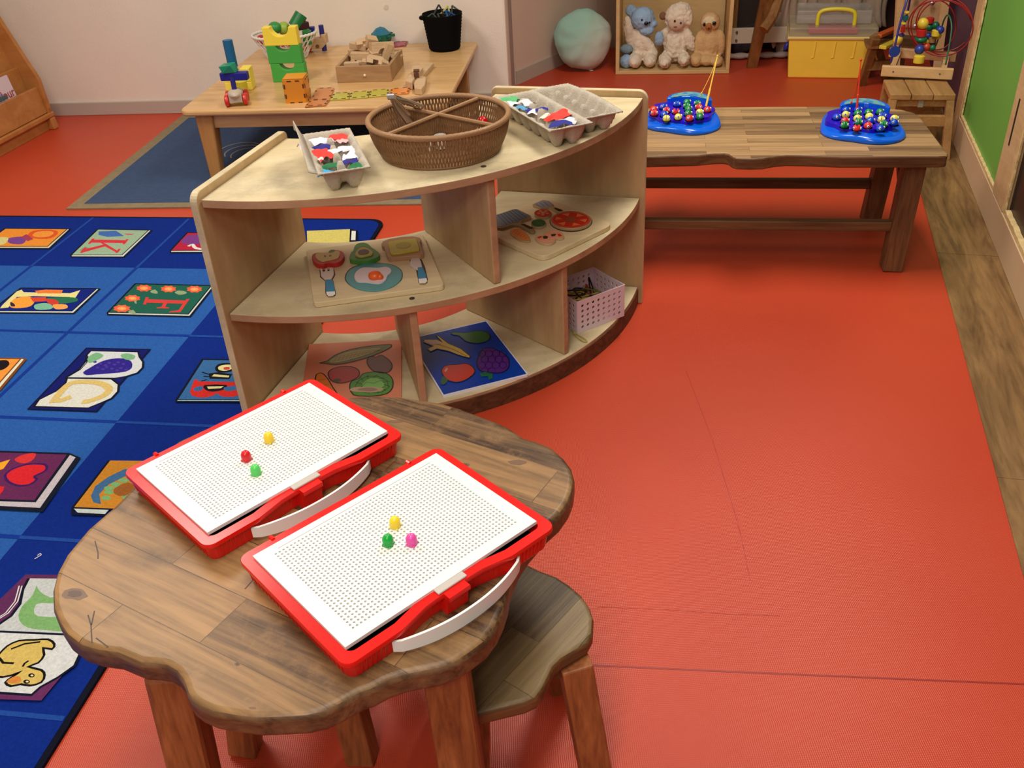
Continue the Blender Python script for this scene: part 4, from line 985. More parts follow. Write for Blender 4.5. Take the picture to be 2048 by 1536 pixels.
for k, (x, y, z, s_, c_, l_) in enumerate([
 (630, 283, .642, .030, WH, 'large crumpled white tissue paper at the back left of the left egg carton'),
 (654, 279, .644, .024, WH, 'white tissue paper in the back middle of the left egg carton'),
 (676, 272, .648, .022, RD, 'crumpled red tissue paper at the back right of the left egg carton'),
 (683, 280, .646, .013, (240, 176, 176), 'small pale pink paper below the back red paper in the left egg carton'),
 (646, 294, .642, .021, NV, 'dark blue strip of paper behind the large red paper in the left egg carton'),
 (645, 306, .646, .026, RD, 'large crumpled red tissue paper in the left middle of the left egg carton'),
 (641, 316, .65, .007, (245, 225, 220), 'tiny white scrap on the large red paper in the left egg carton'),
 (664, 303, .642, .020, WH, 'white tissue paper in the centre of the left egg carton'),
 (697, 296, .642, .020, WH, 'white tissue paper at the right middle of the left egg carton'),
 (703, 311, .640, .022, WH, 'white tissue paper in front on the right of the left egg carton'),
 (696, 321, .644, .016, NV, 'dark blue paper above the front green paper in the left egg carton'),
 (655, 333, .640, .020, GR, 'green tissue paper at the front left of the left egg carton'),
 (713, 332, .640, .019, GR, 'green tissue paper at the front right corner of the left egg carton'),
 (651, 343, .638, .015, SK, 'light blue tissue paper at the front edge of the left egg carton'),
 (997, 201, .642, .012, NV, 'dark blue paper at the far left end of the right egg carton'),
 (1017, 199, .644, .022, (90, 176, 110), 'crumpled light green paper at the left end of the right egg carton'),
 (1008, 207, .640, .016, WH, 'white tissue paper in front of the light green paper in the right egg carton'),
 (1026, 207, .642, .018, WH, 'white tissue paper right of the light green paper in the right egg carton'),
 (1054, 203, .650, .019, (228, 214, 220), 'upright pinkish white tissue paper in the right egg carton'),
 (1042, 214, .644, .013, (80, 150, 190), 'light blue paper near the front edge of the right egg carton'),
 (1060, 218, .640, .014, NV, 'dark blue paper strip left of the white ball in the right egg carton'),
 (1065, 223, .640, .016, WH, 'white paper ball in the middle of the right egg carton'),
 (1083, 217, .645, .012, NV, 'small upright dark blue paper in the middle of the right egg carton'),
 (1092, 230, .638, .016, (226, 224, 200), 'pale cream paper beside the red paper in the right egg carton'),
 (1119, 228, .650, .027, RD, 'crumpled red tissue paper at the right end of the right egg carton'),
 (1133, 240, .645, .018, WH, 'white tissue paper under the red paper at the right end of the right egg carton'),
 (1121, 246, .650, .022, (34, 38, 134), 'dark blue folded paper at the front corner of the right egg carton')]):
    crumple(x, y, z-.005, s_*1.2, c_, l_, 100+k)

# ================================================================ PUZZLES
def tpoly(z, o, pts, sm=0):
    q = tr(z, o[0], o[1], o[2], pts); return smooth_closed(q, sm) if sm else q
def piece(name, label, layers, z0, cat='puzzle piece', group=None, bevel=.0012, o=None):
    """layers: list of (part name, color, pts (crop px at its top height), smooth, ztop); first is the root body"""
    first = layers[0]; q = tpoly(first[4], o, first[2], first[3]); c_ = sum(q, Vector())/len(q)
    t = thing(name, label, cat, (c_.x, c_.y, z0), 0, group); zb = z0
    for (pn, col, pts, sm, zt) in layers:
        q = tpoly(zt, o, pts, sm); mat = col if not isinstance(col, tuple) else pm('painted_wood', *col, .45)
        mb = MB(); mb.prism(q, zb, zt, 0); mb.build(pn, [mat] if not isinstance(mat, list) else mat, t, bevel=bevel if zt-zb > .003 else 0, world=True, smooth=False)
        zb = zt-.0004
    return t
def rounded_quad(c, r=.012):
    out = []; n = len(c)
    for i in range(n):
        p, a, b = c[i], c[i-1], c[(i+1) % n]; da = (a-p).normalized(); db = (b-p).normalized()
        for k in range(6):
            t_ = k/5; s_ = p+da*r*(1-t_)**2+db*r*t_**2; out.append(s_)
    return out
B1 = thing('puzzle_board', 'square wooden breakfast puzzle board on the left of the middle shelf', 'puzzle', (-.317, 2.033, .3245))
q = [P(612, 500, .338), P(627, 606, .338), P(889, 570, .338), P(846, 468, .338)]
MB().prism(rounded_quad(q, .012), .3245, .338, 0).build('board', [W_board], B1, world=True, bevel=.002)
z1 = .338; o1 = (590, 450, 6.606)
def recess(parent, pts, sm, o, z):
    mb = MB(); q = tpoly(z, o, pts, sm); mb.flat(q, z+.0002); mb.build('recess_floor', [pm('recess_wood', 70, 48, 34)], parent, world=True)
# raised pieces
h1 = .3425; h2 = .350
piece('apple_piece', 'halved red apple puzzle piece at the back left of the breakfast puzzle', [('rind', (190, 40, 34), [(222, 430), (235, 385), (290, 365), (360, 362), (430, 360), (510, 330), (590, 335), (640, 365), (645, 420), (600, 480), (520, 505), (430, 500), (380, 520), (300, 515), (245, 480)], 3, h2), ('flesh', (214, 184, 110), [(268, 405), (290, 375), (360, 365), (430, 362), (500, 342), (570, 340), (592, 370), (570, 430), (500, 455), (430, 468), (360, 480), (300, 455)], 3, h2+.0015), ('seed', (120, 96, 50), [(380, 405), (400, 398), (412, 412), (395, 420)], 2, h2+.002), ('seed', (120, 96, 50), [(450, 400), (470, 392), (480, 406), (462, 414)], 2, h2+.002), ('leaf', (90, 110, 50), [(440, 358), (470, 330), (520, 326), (525, 345), (480, 362)], 2, h2+.002)], z1, o=o1)
piece('avocado_piece', 'halved green avocado puzzle piece in the breakfast puzzle', [('skin', (76, 136, 50), [(716, 430), (735, 370), (770, 330), (785, 280), (830, 240), (900, 230), (960, 245), (1010, 290), (1070, 330), (1112, 370), (1110, 410), (1040, 445), (930, 470), (800, 465), (735, 455)], 3, h2), ('flesh', (196, 176, 90), [(795, 390), (815, 335), (860, 300), (920, 290), (975, 310), (1025, 350), (1020, 380), (950, 400), (860, 415)], 3, h2+.004), ('stone', (92, 60, 52), [(832, 365), (850, 335), (900, 322), (950, 325), (980, 345), (965, 370), (910, 388), (855, 388)], 3, h2+.0048)], z1, o=o1)
piece('toast_piece', 'slice of bread with yellow butter puzzle piece in the breakfast puzzle', [('bread', (176, 132, 92), [(1140, 250), (1160, 215), (1250, 180), (1400, 155), (1560, 148), (1650, 165), (1668, 195), (1650, 225), (1690, 345), (1698, 378), (1660, 395), (1260, 430), (1228, 425), (1200, 360), (1180, 285), (1150, 275)], 0, h2), ('butter', (198, 180, 40), [(1228, 235), (1250, 215), (1400, 190), (1580, 172), (1605, 185), (1645, 300), (1640, 325), (1550, 340), (1420, 365), (1290, 380), (1262, 370)], 0, h2+.004), ('butter_mark', (176, 156, 36), [(1332, 270), (1360, 240), (1430, 226), (1500, 230), (1532, 255), (1505, 290), (1430, 310), (1355, 300)], 3, h2+.0046)], z1, o=o1)
recess(B1, [(655, 700), (700, 600), (800, 540), (950, 502), (1120, 500), (1300, 530), (1400, 590), (1425, 660), (1400, 740), (1290, 820), (1120, 865), (960, 872), (800, 840), (700, 780)], 3, o1, z1)
piece('egg_plate_piece', 'teal plate with a fried egg and an orange yolk knob in the breakfast puzzle', [('plate', (84, 148, 150), [(668, 700), (705, 610), (800, 545), (950, 505), (1120, 502), (1300, 532), (1392, 590), (1415, 650), (1390, 730), (1285, 810), (1120, 860), (960, 866), (800, 830), (708, 770)], 3, z1+.0035), ('egg_white', (222, 204, 206), [(785, 690), (800, 630), (860, 575), (940, 560), (1090, 565), (1200, 552), (1260, 575), (1268, 620), (1220, 665), (1200, 720), (1130, 765), (1030, 765), (930, 750), (820, 745)], 3, z1+.006)], z1, o=o1)
t = [o for o in COL.objects if o.name.startswith('egg_plate')][0]
q = P(590+1055/6.606, 450+668/6.606, z1+.012); mb = MB(); mb.ell(tuple(q), (.0155, .0155, .011), 18); mb.ell(tuple(q+Vector((.012, -.005, -.002))), (.008, .008, .008), 12); mb.build('yolk_knob', [pm('yolk', 232, 96, 34, .35)], t, world=True, smooth=True)
mb = MB(); mb.ell(tuple(q+Vector((-.009, .001, .007))), .0016, 8); mb.build('knob_spot', [pm('spot', 40, 20, 20)], t, world=True)
recess(B1, [(325, 590), (520, 590), (535, 660), (500, 720), (540, 900), (535, 935), (420, 940), (400, 900), (400, 745), (330, 690)], 0, o1, z1)
piece('fork_piece', 'white fork with a teal handle puzzle piece in the breakfast puzzle', [('head', (214, 196, 180), [(332, 570), (360, 570), (370, 612), (392, 612), (400, 568), (428, 566), (432, 606), (452, 606), (460, 562), (506, 562), (515, 640), (490, 690), (470, 722), (408, 725), (380, 700), (340, 660)], 0, z1+.005), ('handle', (24, 126, 164), [(402, 722), (492, 718), (528, 850), (526, 890), (412, 895), (408, 800)], 0, z1+.006), ('handle_end', (235, 230, 222), [(412, 882), (527, 876), (530, 912), (500, 932), (440, 936), (416, 915)], 0, z1+.0066)], z1, o=o1)
recess(B1, [(1512, 460), (1560, 425), (1660, 430), (1720, 560), (1756, 720), (1745, 760), (1630, 765), (1625, 720), (1600, 600), (1530, 560)], 0, o1, z1)
piece('knife_piece', 'white knife with a teal handle puzzle piece in the breakfast puzzle', [('blade', (214, 196, 190), [(1515, 500), (1530, 445), (1580, 418), (1635, 420), (1665, 480), (1682, 560), (1622, 580), (1560, 560), (1520, 530)], 0, z1+.005), ('handle', (24, 126, 164), [(1620, 560), (1684, 552), (1735, 670), (1728, 715), (1630, 722), (1626, 640)], 0, z1+.006), ('handle_end', (235, 230, 222), [(1630, 712), (1738, 700), (1746, 740), (1720, 765), (1640, 768)], 0, z1+.0066)], z1, o=o1)
for n, xy in enumerate([(440+((k*29) % 60)-10+k*4, 745+k*15) for k in range(10)]): pass

B2 = thing('puzzle_board', 'rounded wooden barbecue puzzle board on the right of the middle shelf', 'puzzle', (.1, 2.22, .3245))
MB().prism(rounded_quad([Vector((.092, 2.030)), Vector((.283, 2.205)), Vector((.115, 2.415)), Vector((-.078, 2.240))], .03), .3245, .338, 0).build('board', [W_board], B2, world=True, bevel=.002)
o2 = (980, 390, 7.877); hz = .346
greyp = (96, 104, 116)
piece('spatula_piece', 'grey barbecue spatula puzzle piece, half hidden behind the shelf divider', [('wood_body', (150, 122, 82), [(60, 320), (160, 290), (360, 222), (430, 218), (640, 320), (642, 352), (500, 400), (490, 430), (700, 530), (715, 560), (690, 582), (640, 575), (450, 470), (360, 462), (180, 520), (60, 500)], 0, hz), ('grey_face', greyp, [(66, 324), (160, 300), (360, 232), (425, 228), (615, 322), (610, 345), (470, 395), (450, 430), (350, 445), (180, 500), (70, 480)], 0, hz+.0006), ('grip', (28, 16, 14), [(485, 455), (540, 452), (672, 512), (668, 528), (620, 528)], 0, hz+.001)], .338, o=o2)
t = [o for o in COL.objects if o.name.startswith('spatula')][0]
for k in range(7):
    mb = MB(); a_ = (200+k*32, 285-k*10); qa, qb = P(o2[0]+(120+k*45)/o2[2], o2[1]+(318-k*15)/o2[2], hz), P(o2[0]+(265+k*52)/o2[2], o2[1]+(468-k*17)/o2[2], hz)
    strip(mb, [qa, qb], .0022, hz+.0009, 0); mb.build('slot', [pm('slot_dark', 52, 58, 68)], t, world=True)
piece('small_spatula_piece', 'small grey and black spatula puzzle piece at the back corner of the barbecue puzzle', [('wood_body', (176, 146, 100), [(665, 145), (830, 75), (930, 90), (1000, 150), (990, 175), (1140, 225), (1155, 250), (1130, 268), (1060, 262), (930, 195), (800, 200), (680, 165)], 0, hz-.002), ('grey_face', (150, 152, 158), [(690, 145), (835, 82), (925, 95), (985, 155), (930, 185), (800, 192)], 0, hz-.0012), ('grip', (28, 16, 14), [(1010, 205), (1040, 200), (1145, 240), (1110, 252), (1070, 245)], 0, hz-.001)], .338, o=o2)
t = [o for o in COL.objects if o.name.startswith('small_spatula')][0]
for k in range(3):
    mb = MB(); strip(mb, [P(o2[0]+(730+k*60)/o2[2], o2[1]+(140-k*18)/o2[2], hz), P(o2[0]+(800+k*60)/o2[2], o2[1]+(185-k*10)/o2[2], hz)], .002, hz-.0009, 0); mb.build('slot', [pm('slot_dark2', 84, 88, 100)], t, world=True)
def disc_piece(name, label, cx, cy, rx, ry, cols, zt):
    L2 = [('wood_body', (170, 140, 100), circ(cx, cy, rx, ry, 32), 0, zt), ('painted_face', cols[0], circ(cx, cy, rx*.94, ry*.94, 32), 0, zt+.0006)]
    return piece(name, label, L2, .338, o=o2)
disc_piece('tomato_piece', 'round red tomato slice puzzle piece in the barbecue puzzle', 832, 283, 138, 62, [(190, 52, 34)], hz)
t = [o for o in COL.objects if o.name.startswith('tomato_piece')][0]
for k in range(5):
    a_ = R(72*k+20); mb = MB(); q = tpoly(hz, o2, circ(835+72*math.cos(a_), 283+32*math.sin(a_), 26, 13, 8)); mb.flat(q, hz+.0008); mb.build('seed_pocket', [pm('tomato_pale', 214, 140, 100)], t, world=True)
q = tpoly(hz, o2, circ(835, 283, 35, 15, 10)); MB().flat(q, hz+.0008).build('core', [pm('tomato_core', 206, 150, 110)], t, world=True)
disc_piece('cucumber_piece', 'small round green puzzle piece in the barbecue puzzle', 764, 438, 118, 60, [(38, 96, 50)], hz)
t = [o for o in COL.objects if o.name.startswith('cucumber_piece')][0]
mb = MB(); strip(mb, [P(o2[0]+700/o2[2], o2[1]+400/o2[2], hz), P(o2[0]+830/o2[2], o2[1]+475/o2[2], hz)], .0016, hz+.0008, 0); mb.build('stripe', [pm('cuc_light', 90, 140, 90)], t, world=True)
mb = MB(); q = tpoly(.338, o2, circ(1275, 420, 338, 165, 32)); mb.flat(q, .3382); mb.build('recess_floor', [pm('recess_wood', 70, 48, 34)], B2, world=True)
disc_piece('pizza_piece', 'large round red puzzle piece with orange wedges in the barbecue puzzle', 1275, 390, 326, 132, [(196, 42, 22)], hz)
t = [o for o in COL.objects if o.name.startswith('pizza_piece')][0]
for k in range(6):
    a_ = R(60*k+10); q = tpoly(hz, o2, [(1275+r_*math.cos(b_), 390+r_*.405*math.sin(b_)) for r_, b_ in ((130, a_), (255, a_-.28), (255, a_+.28))]); MB().flat(q, hz+.0009).build('orange_wedge', [pm('wedge_orange', 226, 118, 66)], t, world=True)
MB().flat(tpoly(hz, o2, circ(1270, 390, 92, 38, 20)), hz+.0009).build('centre', [pm('wedge_brown', 150, 74, 44)], t, world=True)
mb = MB(); q = tpoly(hz, o2, circ(1275, 390, 290, 117, 36)); strip(mb, q+[q[0]], .0009, hz+.0008, 0); mb.build('ring_line', [pm('ring_pale', 232, 130, 100)], t, world=True)
piece('fillet_piece', 'oval orange striped fish fillet puzzle piece in the barbecue puzzle', [('wood_body', (176, 144, 96), [(310, 580), (340, 540), (440, 520), (520, 555), (600, 630), (640, 700), (620, 725), (560, 728), (450, 700), (350, 630)], 3, hz-.003), ('painted_face', (222, 128, 56), [(330, 572), (360, 540), (440, 528), (520, 562), (590, 640), (615, 700), (560, 712), (450, 680), (360, 620)], 3, hz-.0024)], .338, o=o2)
t = [o for o in COL.objects if o.name.startswith('fillet')][0]
for k in range(6):
    mb = MB(); strip(mb, [P(o2[0]+(355+k*38)/o2[2], o2[1]+(590+k*20)/o2[2], hz-.002), P(o2[0]+(410+k*36)/o2[2], o2[1]+(545+k*24)/o2[2], hz-.002)], .0018, hz-.0021, 0); mb.build('grill_line', [pm('grill', 176, 74, 30)], t, world=True)
piece('shrimp_piece', 'twisted shrimp puzzle piece with red ends at the front of the barbecue puzzle', [('wood_body', (196, 160, 120), [(705, 670), (740, 650), (830, 630), (850, 590), (930, 555), (1040, 552), (1120, 580), (1165, 640), (1160, 672), (1090, 690), (1040, 680), (1030, 725), (960, 765), (850, 765), (750, 725)], 3, hz-.002), ('painted_face', (226, 150, 116), [(735, 665), (830, 640), (860, 600), (930, 565), (1035, 560), (1110, 588), (1150, 645), (1100, 675), (1040, 668), (1020, 715), (950, 745), (850, 745), (765, 710)], 3, hz-.0014), ('red_end', (206, 44, 28), [(745, 665), (800, 640), (820, 660), (770, 685)], 0, hz-.0008), ('red_end', (206, 44, 28), [(1060, 610), (1100, 612), (1135, 640), (1080, 650)], 0, hz-.0008), ('gap', (44, 30, 20), [(830, 650), (880, 640), (915, 655), (900, 685), (845, 688)], 0, hz-.0008), ('gap', (60, 42, 28), [(960, 620), (1020, 608), (1045, 620), (1020, 645), (970, 650)], 0, hz-.0008)], .338, o=o2)
t = [o for o in COL.objects if o.name.startswith('shrimp')][0]
for cx, cy, n0, n1 in ((890, 690, 0, 7), (975, 600, 6, 14)):
    for k in range(n0, n1):
        a_ = R(25*k-10); mb = MB(); strip(mb, [P(o2[0]+(cx+55*math.cos(a_)*1.2)/o2[2], o2[1]+(cy+28*math.sin(a_))/o2[2], hz), P(o2[0]+(cx+100*math.cos(a_)*1.2)/o2[2], o2[1]+(cy+46*math.sin(a_))/o2[2], hz)], .0015, hz-.0009, 0); mb.build('stripe', [pm('shrimp_pale', 240, 190, 160)], t, world=True)

# flat vegetable and fruit puzzles on the bottom shelf
o3 = (540, 520, 2.695)
B3 = thing('puzzle_board', 'flat salmon-coloured vegetable puzzle board on the bottom shelf, left', 'puzzle', (-.39, 2.03, .0555))
A_, B_, C_ = P(618, 688, .061), P(803, 679, .061), P(803, 793, .061)
MB().prism([A_, B_, C_, A_+(C_-B_)], .0555, .061, 0).build('board', [plain('salmon_board', rgb(222, 134, 100), .35, spec=.5)], B3, world=True, bevel=.001)
def fpiece(name, label, pts, col, zt, details=(), sm=3, edge=(22, 18, 20)):
    q = tpoly(zt, o3, pts, sm); c_ = sum(q, Vector())/len(q)
    t = thing(name, label, 'puzzle piece', (c_.x, c_.y, zt-.0004), 0)
    mb = MB(); mb.prism(q, zt-.0003, zt+.0010, 0, 1); strip(mb, q+[q[0]], .0028, zt+.0012, 1)
    for dcol, dpts, dsm in details:
        qq = tpoly(zt, o3, dpts, dsm) if dsm >= 0 else tpoly(zt, o3, dpts)
        if dsm >= 0: mb.flat(qq, zt+.0014, 2+[d[0] for d in details].index(dcol))
        else: strip(mb, qq, .0013, zt+.0015, 2+[d[0] for d in details].index(dcol))
    mats = [pm('gloss_'+name, *col, .3), pm('black_line', *edge, .4)]+[pm('gloss_detail', *d[0], .3) for d in details]
    mb.build('painted_body', mats, t, world=True); return t
Z3 = .061
corn = [(268, 556), (310, 545), (350, 515), (430, 485), (540, 465), (640, 457), (655, 462), (640, 478), (560, 515), (450, 548), (350, 565), (300, 558)]
rows = [((176, 160, 90), [(318, 550), (370, 515), (450, 490), (560, 478), (600, 478), (560, 500), (450, 535), (360, 556)], 2)]
for k in range(12): rows.append(((110, 110, 60), [(345+k*21, 552-k*5.5), (362+k*21, 520-k*3)], -1))
for k in range(3): rows.append(((110, 110, 60), [(330, 552-k*8), (450, 525-k*12), (590, 488-k*4)], -1))
fpiece('corn_piece', 'corn cob puzzle piece in the vegetable puzzle', corn, (104, 112, 66), Z3, rows, 2)
fpiece('beet_piece', 'round grey-purple vegetable puzzle piece at the right of the vegetable puzzle', [(524, 540), (540, 522), (570, 525), (600, 515), (640, 540), (658, 570), (645, 600), (610, 612), (560, 600), (530, 570)], (112, 74, 74), Z3)
fpiece('tomato_piece', 'dark red tomato puzzle piece in the middle of the vegetable puzzle', [(314, 610), (345, 585), (400, 575), (450, 580), (480, 600), (475, 630), (430, 655), (375, 665), (330, 650)], (178, 44, 52), Z3, [((60, 70, 40), [(340, 650), (360, 642), (385, 645), (370, 660), (350, 662)], 2)])
fpiece('carrot_piece', 'orange carrot puzzle piece at the left edge of the vegetable puzzle', [(250, 620), (280, 612), (310, 640), (340, 690), (362, 725), (340, 745), (290, 740), (255, 700), (245, 660)], (226, 120, 40), Z3, [((150, 80, 30), [(262, 650), (300, 645)], -1), ((150, 80, 30), [(268, 680), (320, 672)], -1), ((150, 80, 30), [(285, 710), (335, 700)], -1)])
lett = [(430, 690), (440, 655), (480, 640), (500, 615), (550, 605), (600, 605), (640, 620), (662, 650), (660, 690), (630, 722), (560, 735), (500, 735), (450, 728)]
ld = [((120, 190, 90), [(500, 670), (540, 640), (600, 645), (615, 680), (570, 705), (510, 700)], 3)]
for a_ in range(0, 360, 30): ld.append(((24, 60, 24), [(555+60*math.cos(R(a_)), 672+34*math.sin(R(a_))), (555+95*math.cos(R(a_+14)), 672+52*math.sin(R(a_+14)))], -1))
ld.append(((24, 60, 24), [(460, 680), (480, 650), (520, 630), (580, 628), (630, 650), (640, 690), (600, 715), (520, 718), (465, 700), (460, 680)], -1))
ld.append(((24, 60, 24), [(490, 690), (520, 660), (560, 668), (600, 650), (615, 665)], -1))
fpiece('lettuce_piece', 'green lettuce puzzle piece at the front of the vegetable puzzle', lett, (72, 144, 50), Z3, ld, 2)
B4 = thing('puzzle_board', 'glossy blue fruit puzzle board with a white edge on the bottom shelf, middle', 'puzzle', (-.1, 2.06, .0555))
Z4 = .0625; br_, bb_, bl_ = P(1057, 749, Z4), P(886, 792, Z4), None
tr4 = P(973, 641, Z4); tl4 = bb_+(tr4-br_)
mb = MB(); mb.prism(rounded_quad([br_, tr4, tl4, bb_], .006), .0555, Z4, 0); c_ = (br_+tl4)/2
mb.prism([c_+(p-c_)*.968 for p in (br_, tr4, tl4, bb_)], Z4-.001, Z4+.0006, 1)
mb.build('board', [pm('white_edge', 232, 230, 236, .3), plain('blue_gloss', rgb(4, 62, 168), .35, spec=.25)], B4, world=True)
Z4 += .0008
fpiece('pear_piece', 'green pear puzzle piece on the blue fruit puzzle', [(975, 395), (1000, 390), (1050, 393), (1100, 385), (1150, 385), (1185, 405), (1175, 435), (1120, 450), (1060, 440), (1020, 410), (990, 405)], (28, 110, 50), Z4)
fpiece('banana_piece', 'peeled yellow banana puzzle piece on the blue fruit puzzle', [(830, 430), (900, 430), (930, 445), (895, 408), (910, 412), (960, 450), (1030, 480), (1080, 520), (1075, 530), (1020, 515), (960, 492), (900, 480), (865, 495), (850, 480), (880, 465), (830, 445)], (238, 204, 60), Z4, [((222, 200, 180), [(835, 434), (900, 435), (925, 455), (880, 458), (840, 445)], 0), ((110, 80, 20), [(900, 455), (980, 480), (1060, 520)], -1)], 0)
fpiece('apple_piece', 'red apple puzzle piece on the blue fruit puzzle', [(925, 595), (950, 570), (1010, 565), (1060, 560), (1095, 580), (1102, 610), (1060, 645), (1010, 660), (960, 650), (935, 625)], (206, 50, 36), Z4, [((24, 90, 60), [(920, 665), (930, 630), (955, 640), (955, 660), (935, 675)], 2), ((240, 150, 130), [(940, 600), (950, 585), (960, 588), (948, 605)], 2)])
grd = []
for k in range(14):
    a_, b_ = k % 4, k//4; cx, cy = 1150+a_*38+(b_ % 2)*15-8, 505+b_*32; cc = circ(cx, cy, 20, 17, 10); grd.append(((40, 14, 80), cc+[cc[0]], -1))
grd.append(((20, 110, 70), [(1130, 615), (1160, 605), (1200, 615), (1200, 640), (1180, 648), (1175, 628), (1140, 632)], 0))
fpiece('grapes_piece', 'purple bunch of grapes puzzle piece on the blue fruit puzzle', [(1115, 550), (1130, 510), (1150, 480), (1190, 475), (1230, 490), (1270, 515), (1290, 550), (1280, 590), (1240, 610), (1190, 608), (1140, 600), (1120, 580)], (84, 36, 130), Z4, grd, 2)

# ================================================================ PERFORATED BASKET
pb = thing('storage_basket', 'small pale lilac plastic basket with round holes on the bottom shelf, right', 'basket', (.181, 2.148, .0555), math.atan2(.082, .134))
def perf(W, H, nx, ny, M, mx=.008, mz=.008, r=.0042, mb=None):
    x0, z0 = mx, mz; px_, pz_ = (W-2*mx)/nx, (H-2*mz)/ny; vs = []; fs = []
    sq = [(-1, -1), (0, -1), (1, -1), (1, 0), (1, 1), (0, 1), (-1, 1), (-1, 0)]
    for i in range(nx):
        for j in range(ny):
            cx, cz = x0+(i+.5)*px_, z0+(j+.5)*pz_; o = len(vs)
            for sx, sz in sq: vs.append((cx+sx*px_/2, 0, cz+sz*pz_/2))
            for n_ in range(16): a = 2*math.pi*n_/16-math.pi*.75; vs.append((cx+r*math.cos(a), 0, cz+r*math.sin(a)))
            for k in range(8):
                l = (k+1) % 8; fs.append((o+k, o+l, o+8+(2*l) % 16, o+8+2*k+1, o+8+2*k))
    o = len(vs); X0, X1, Z0, Z1 = x0, W-mx, z0, H-mz
    vs += [(X0, 0, Z0), (X1, 0, Z0), (X1, 0, Z1), (X0, 0, Z1), (0, 0, 0), (W, 0, 0), (W, 0, H), (0, 0, H)]
    fs += [(o+4, o+5, o+1, o), (o+5, o+6, o+2, o+1), (o+6, o+7, o+3, o+2), (o+7, o+4, o, o+3)]
    mb.add(vs, fs, M=M)
PW, PD, PH = .157, .135, .094
M_lil = plain('lilac_plastic', rgb(222, 204, 212), .4)
mb = MB()
perf(PW, PH, 8, 5, Matrix.Identity(4), mb=mb); perf(PW, PH, 8, 5, Matrix.Translation((0, PD, 0)), mb=mb)
perf(PD, PH, 7, 5, Matrix.Rotation(R(90), 4, 'Z'), mb=mb); perf(PD, PH, 7, 5, Matrix.Translation((PW, 0, 0)) @ Matrix.Rotation(R(90), 4, 'Z'), mb=mb)
mb.add([(0, 0, .001), (PW, 0, .001), (PW, PD, .001), (0, PD, .001)], [(0, 1, 2, 3)])
o = mb.build('basket_body', [M_lil], pb, solid=.0018); o.modifiers['solid'].offset = 0
mb = MB(); mb.tube([(0, 0, PH), (PW, 0, PH), (PW, PD, PH), (0, PD, PH)], .0018, 6, closed=True); mb.build('rim', [M_lil], pb)
rg_ = random.Random(11); PBM = full(pb)
for k, (col, nm, r_) in enumerate([((24, 18, 30), 'black', .0022), ((24, 18, 30), 'black', .0022), ((206, 170, 60), 'yellow', .0020), ((190, 176, 90), 'yellow green', .0018), ((200, 180, 70), 'yellow', .0018), ((196, 60, 30), 'orange red', .0022), ((110, 120, 50), 'olive', .002)]):
    path = []
    for i in range(9):
        path.append(PBM @ Vector((.02+rg_.random()*.105, .015+rg_.random()*.10, .050+rg_.random()*.022+(.014 if k < 3 and i in (3, 6) else 0))))
    mb = MB(); mb.tube(smooth_open(path, 7), r_, 6); o = mb.build('lace', [pm('lace_'+nm.replace(' ', '_'), *col, .5)], smooth=True, sharp=3)
    tag(o, ['thick black lace looped highest in the lilac basket', 'black lace lying lower among the laces in the lilac basket', 'bright yellow lace looping up in the lilac basket', 'yellow green lace in the lilac basket', 'thin yellow lace at the left in the lilac basket', 'orange red lace in the lilac basket', 'olive green lace in the lilac basket'][k], 'lace', 'laces in the lilac basket')
q = [P(1143, 660, .058), P(1152, 672, .059), P(1165, 682, .058), P(1174, 683, .058), P(1168, 677, .061), P(1152, 668, .059), P(1145, 668, .058)]
mb = MB(); mb.tube(smooth_open(q, 6), .0018, 6); tag(mb.build('lace', [pm('lace_olive', 176, 164, 84, .5)], smooth=True, sharp=3), 'pale yellow lace end lying on the bottom shelf beside the lilac basket', 'lace')
# ================================================================ FISHING GAMES
FM = plain('bright_blue_plastic', rgb(0, 96, 222), .18, spec=.5)
FD = plain('deep_blue_plastic', rgb(36, 8, 190), .2, spec=.5)
FH = plain('well_blue', rgb(24, 6, 120), .4)
def fish_label_mat():
    m, t, b = newmat('sea_sticker'); N = t.nodes; L = t.links
    tc = N.new('ShaderNodeTexCoord'); n = N.new('ShaderNodeTexNoise'); n.inputs['Scale'].default_value = 55; n.inputs['Detail'].default_value = 3; L.new(tc.outputs['Object'], n.inputs['Vector'])
    cr = N.new('ShaderNodeValToRGB'); L.new(n.outputs['Fac'], cr.inputs[0]); e = cr.color_ramp.elements
    e[0].position = .35; e[0].color = rgb(40, 120, 190); e[1].position = .7; e[1].color = rgb(150, 170, 130); q = e.new(.52); q.color = rgb(90, 170, 190)
    L.new(cr.outputs[0], b.inputs['Base Color']); b.inputs['Roughness'].default_value = .25; return m
FS = fish_label_mat()
gc = Vector((1.082, 2.728)); GR_ = R(-9)
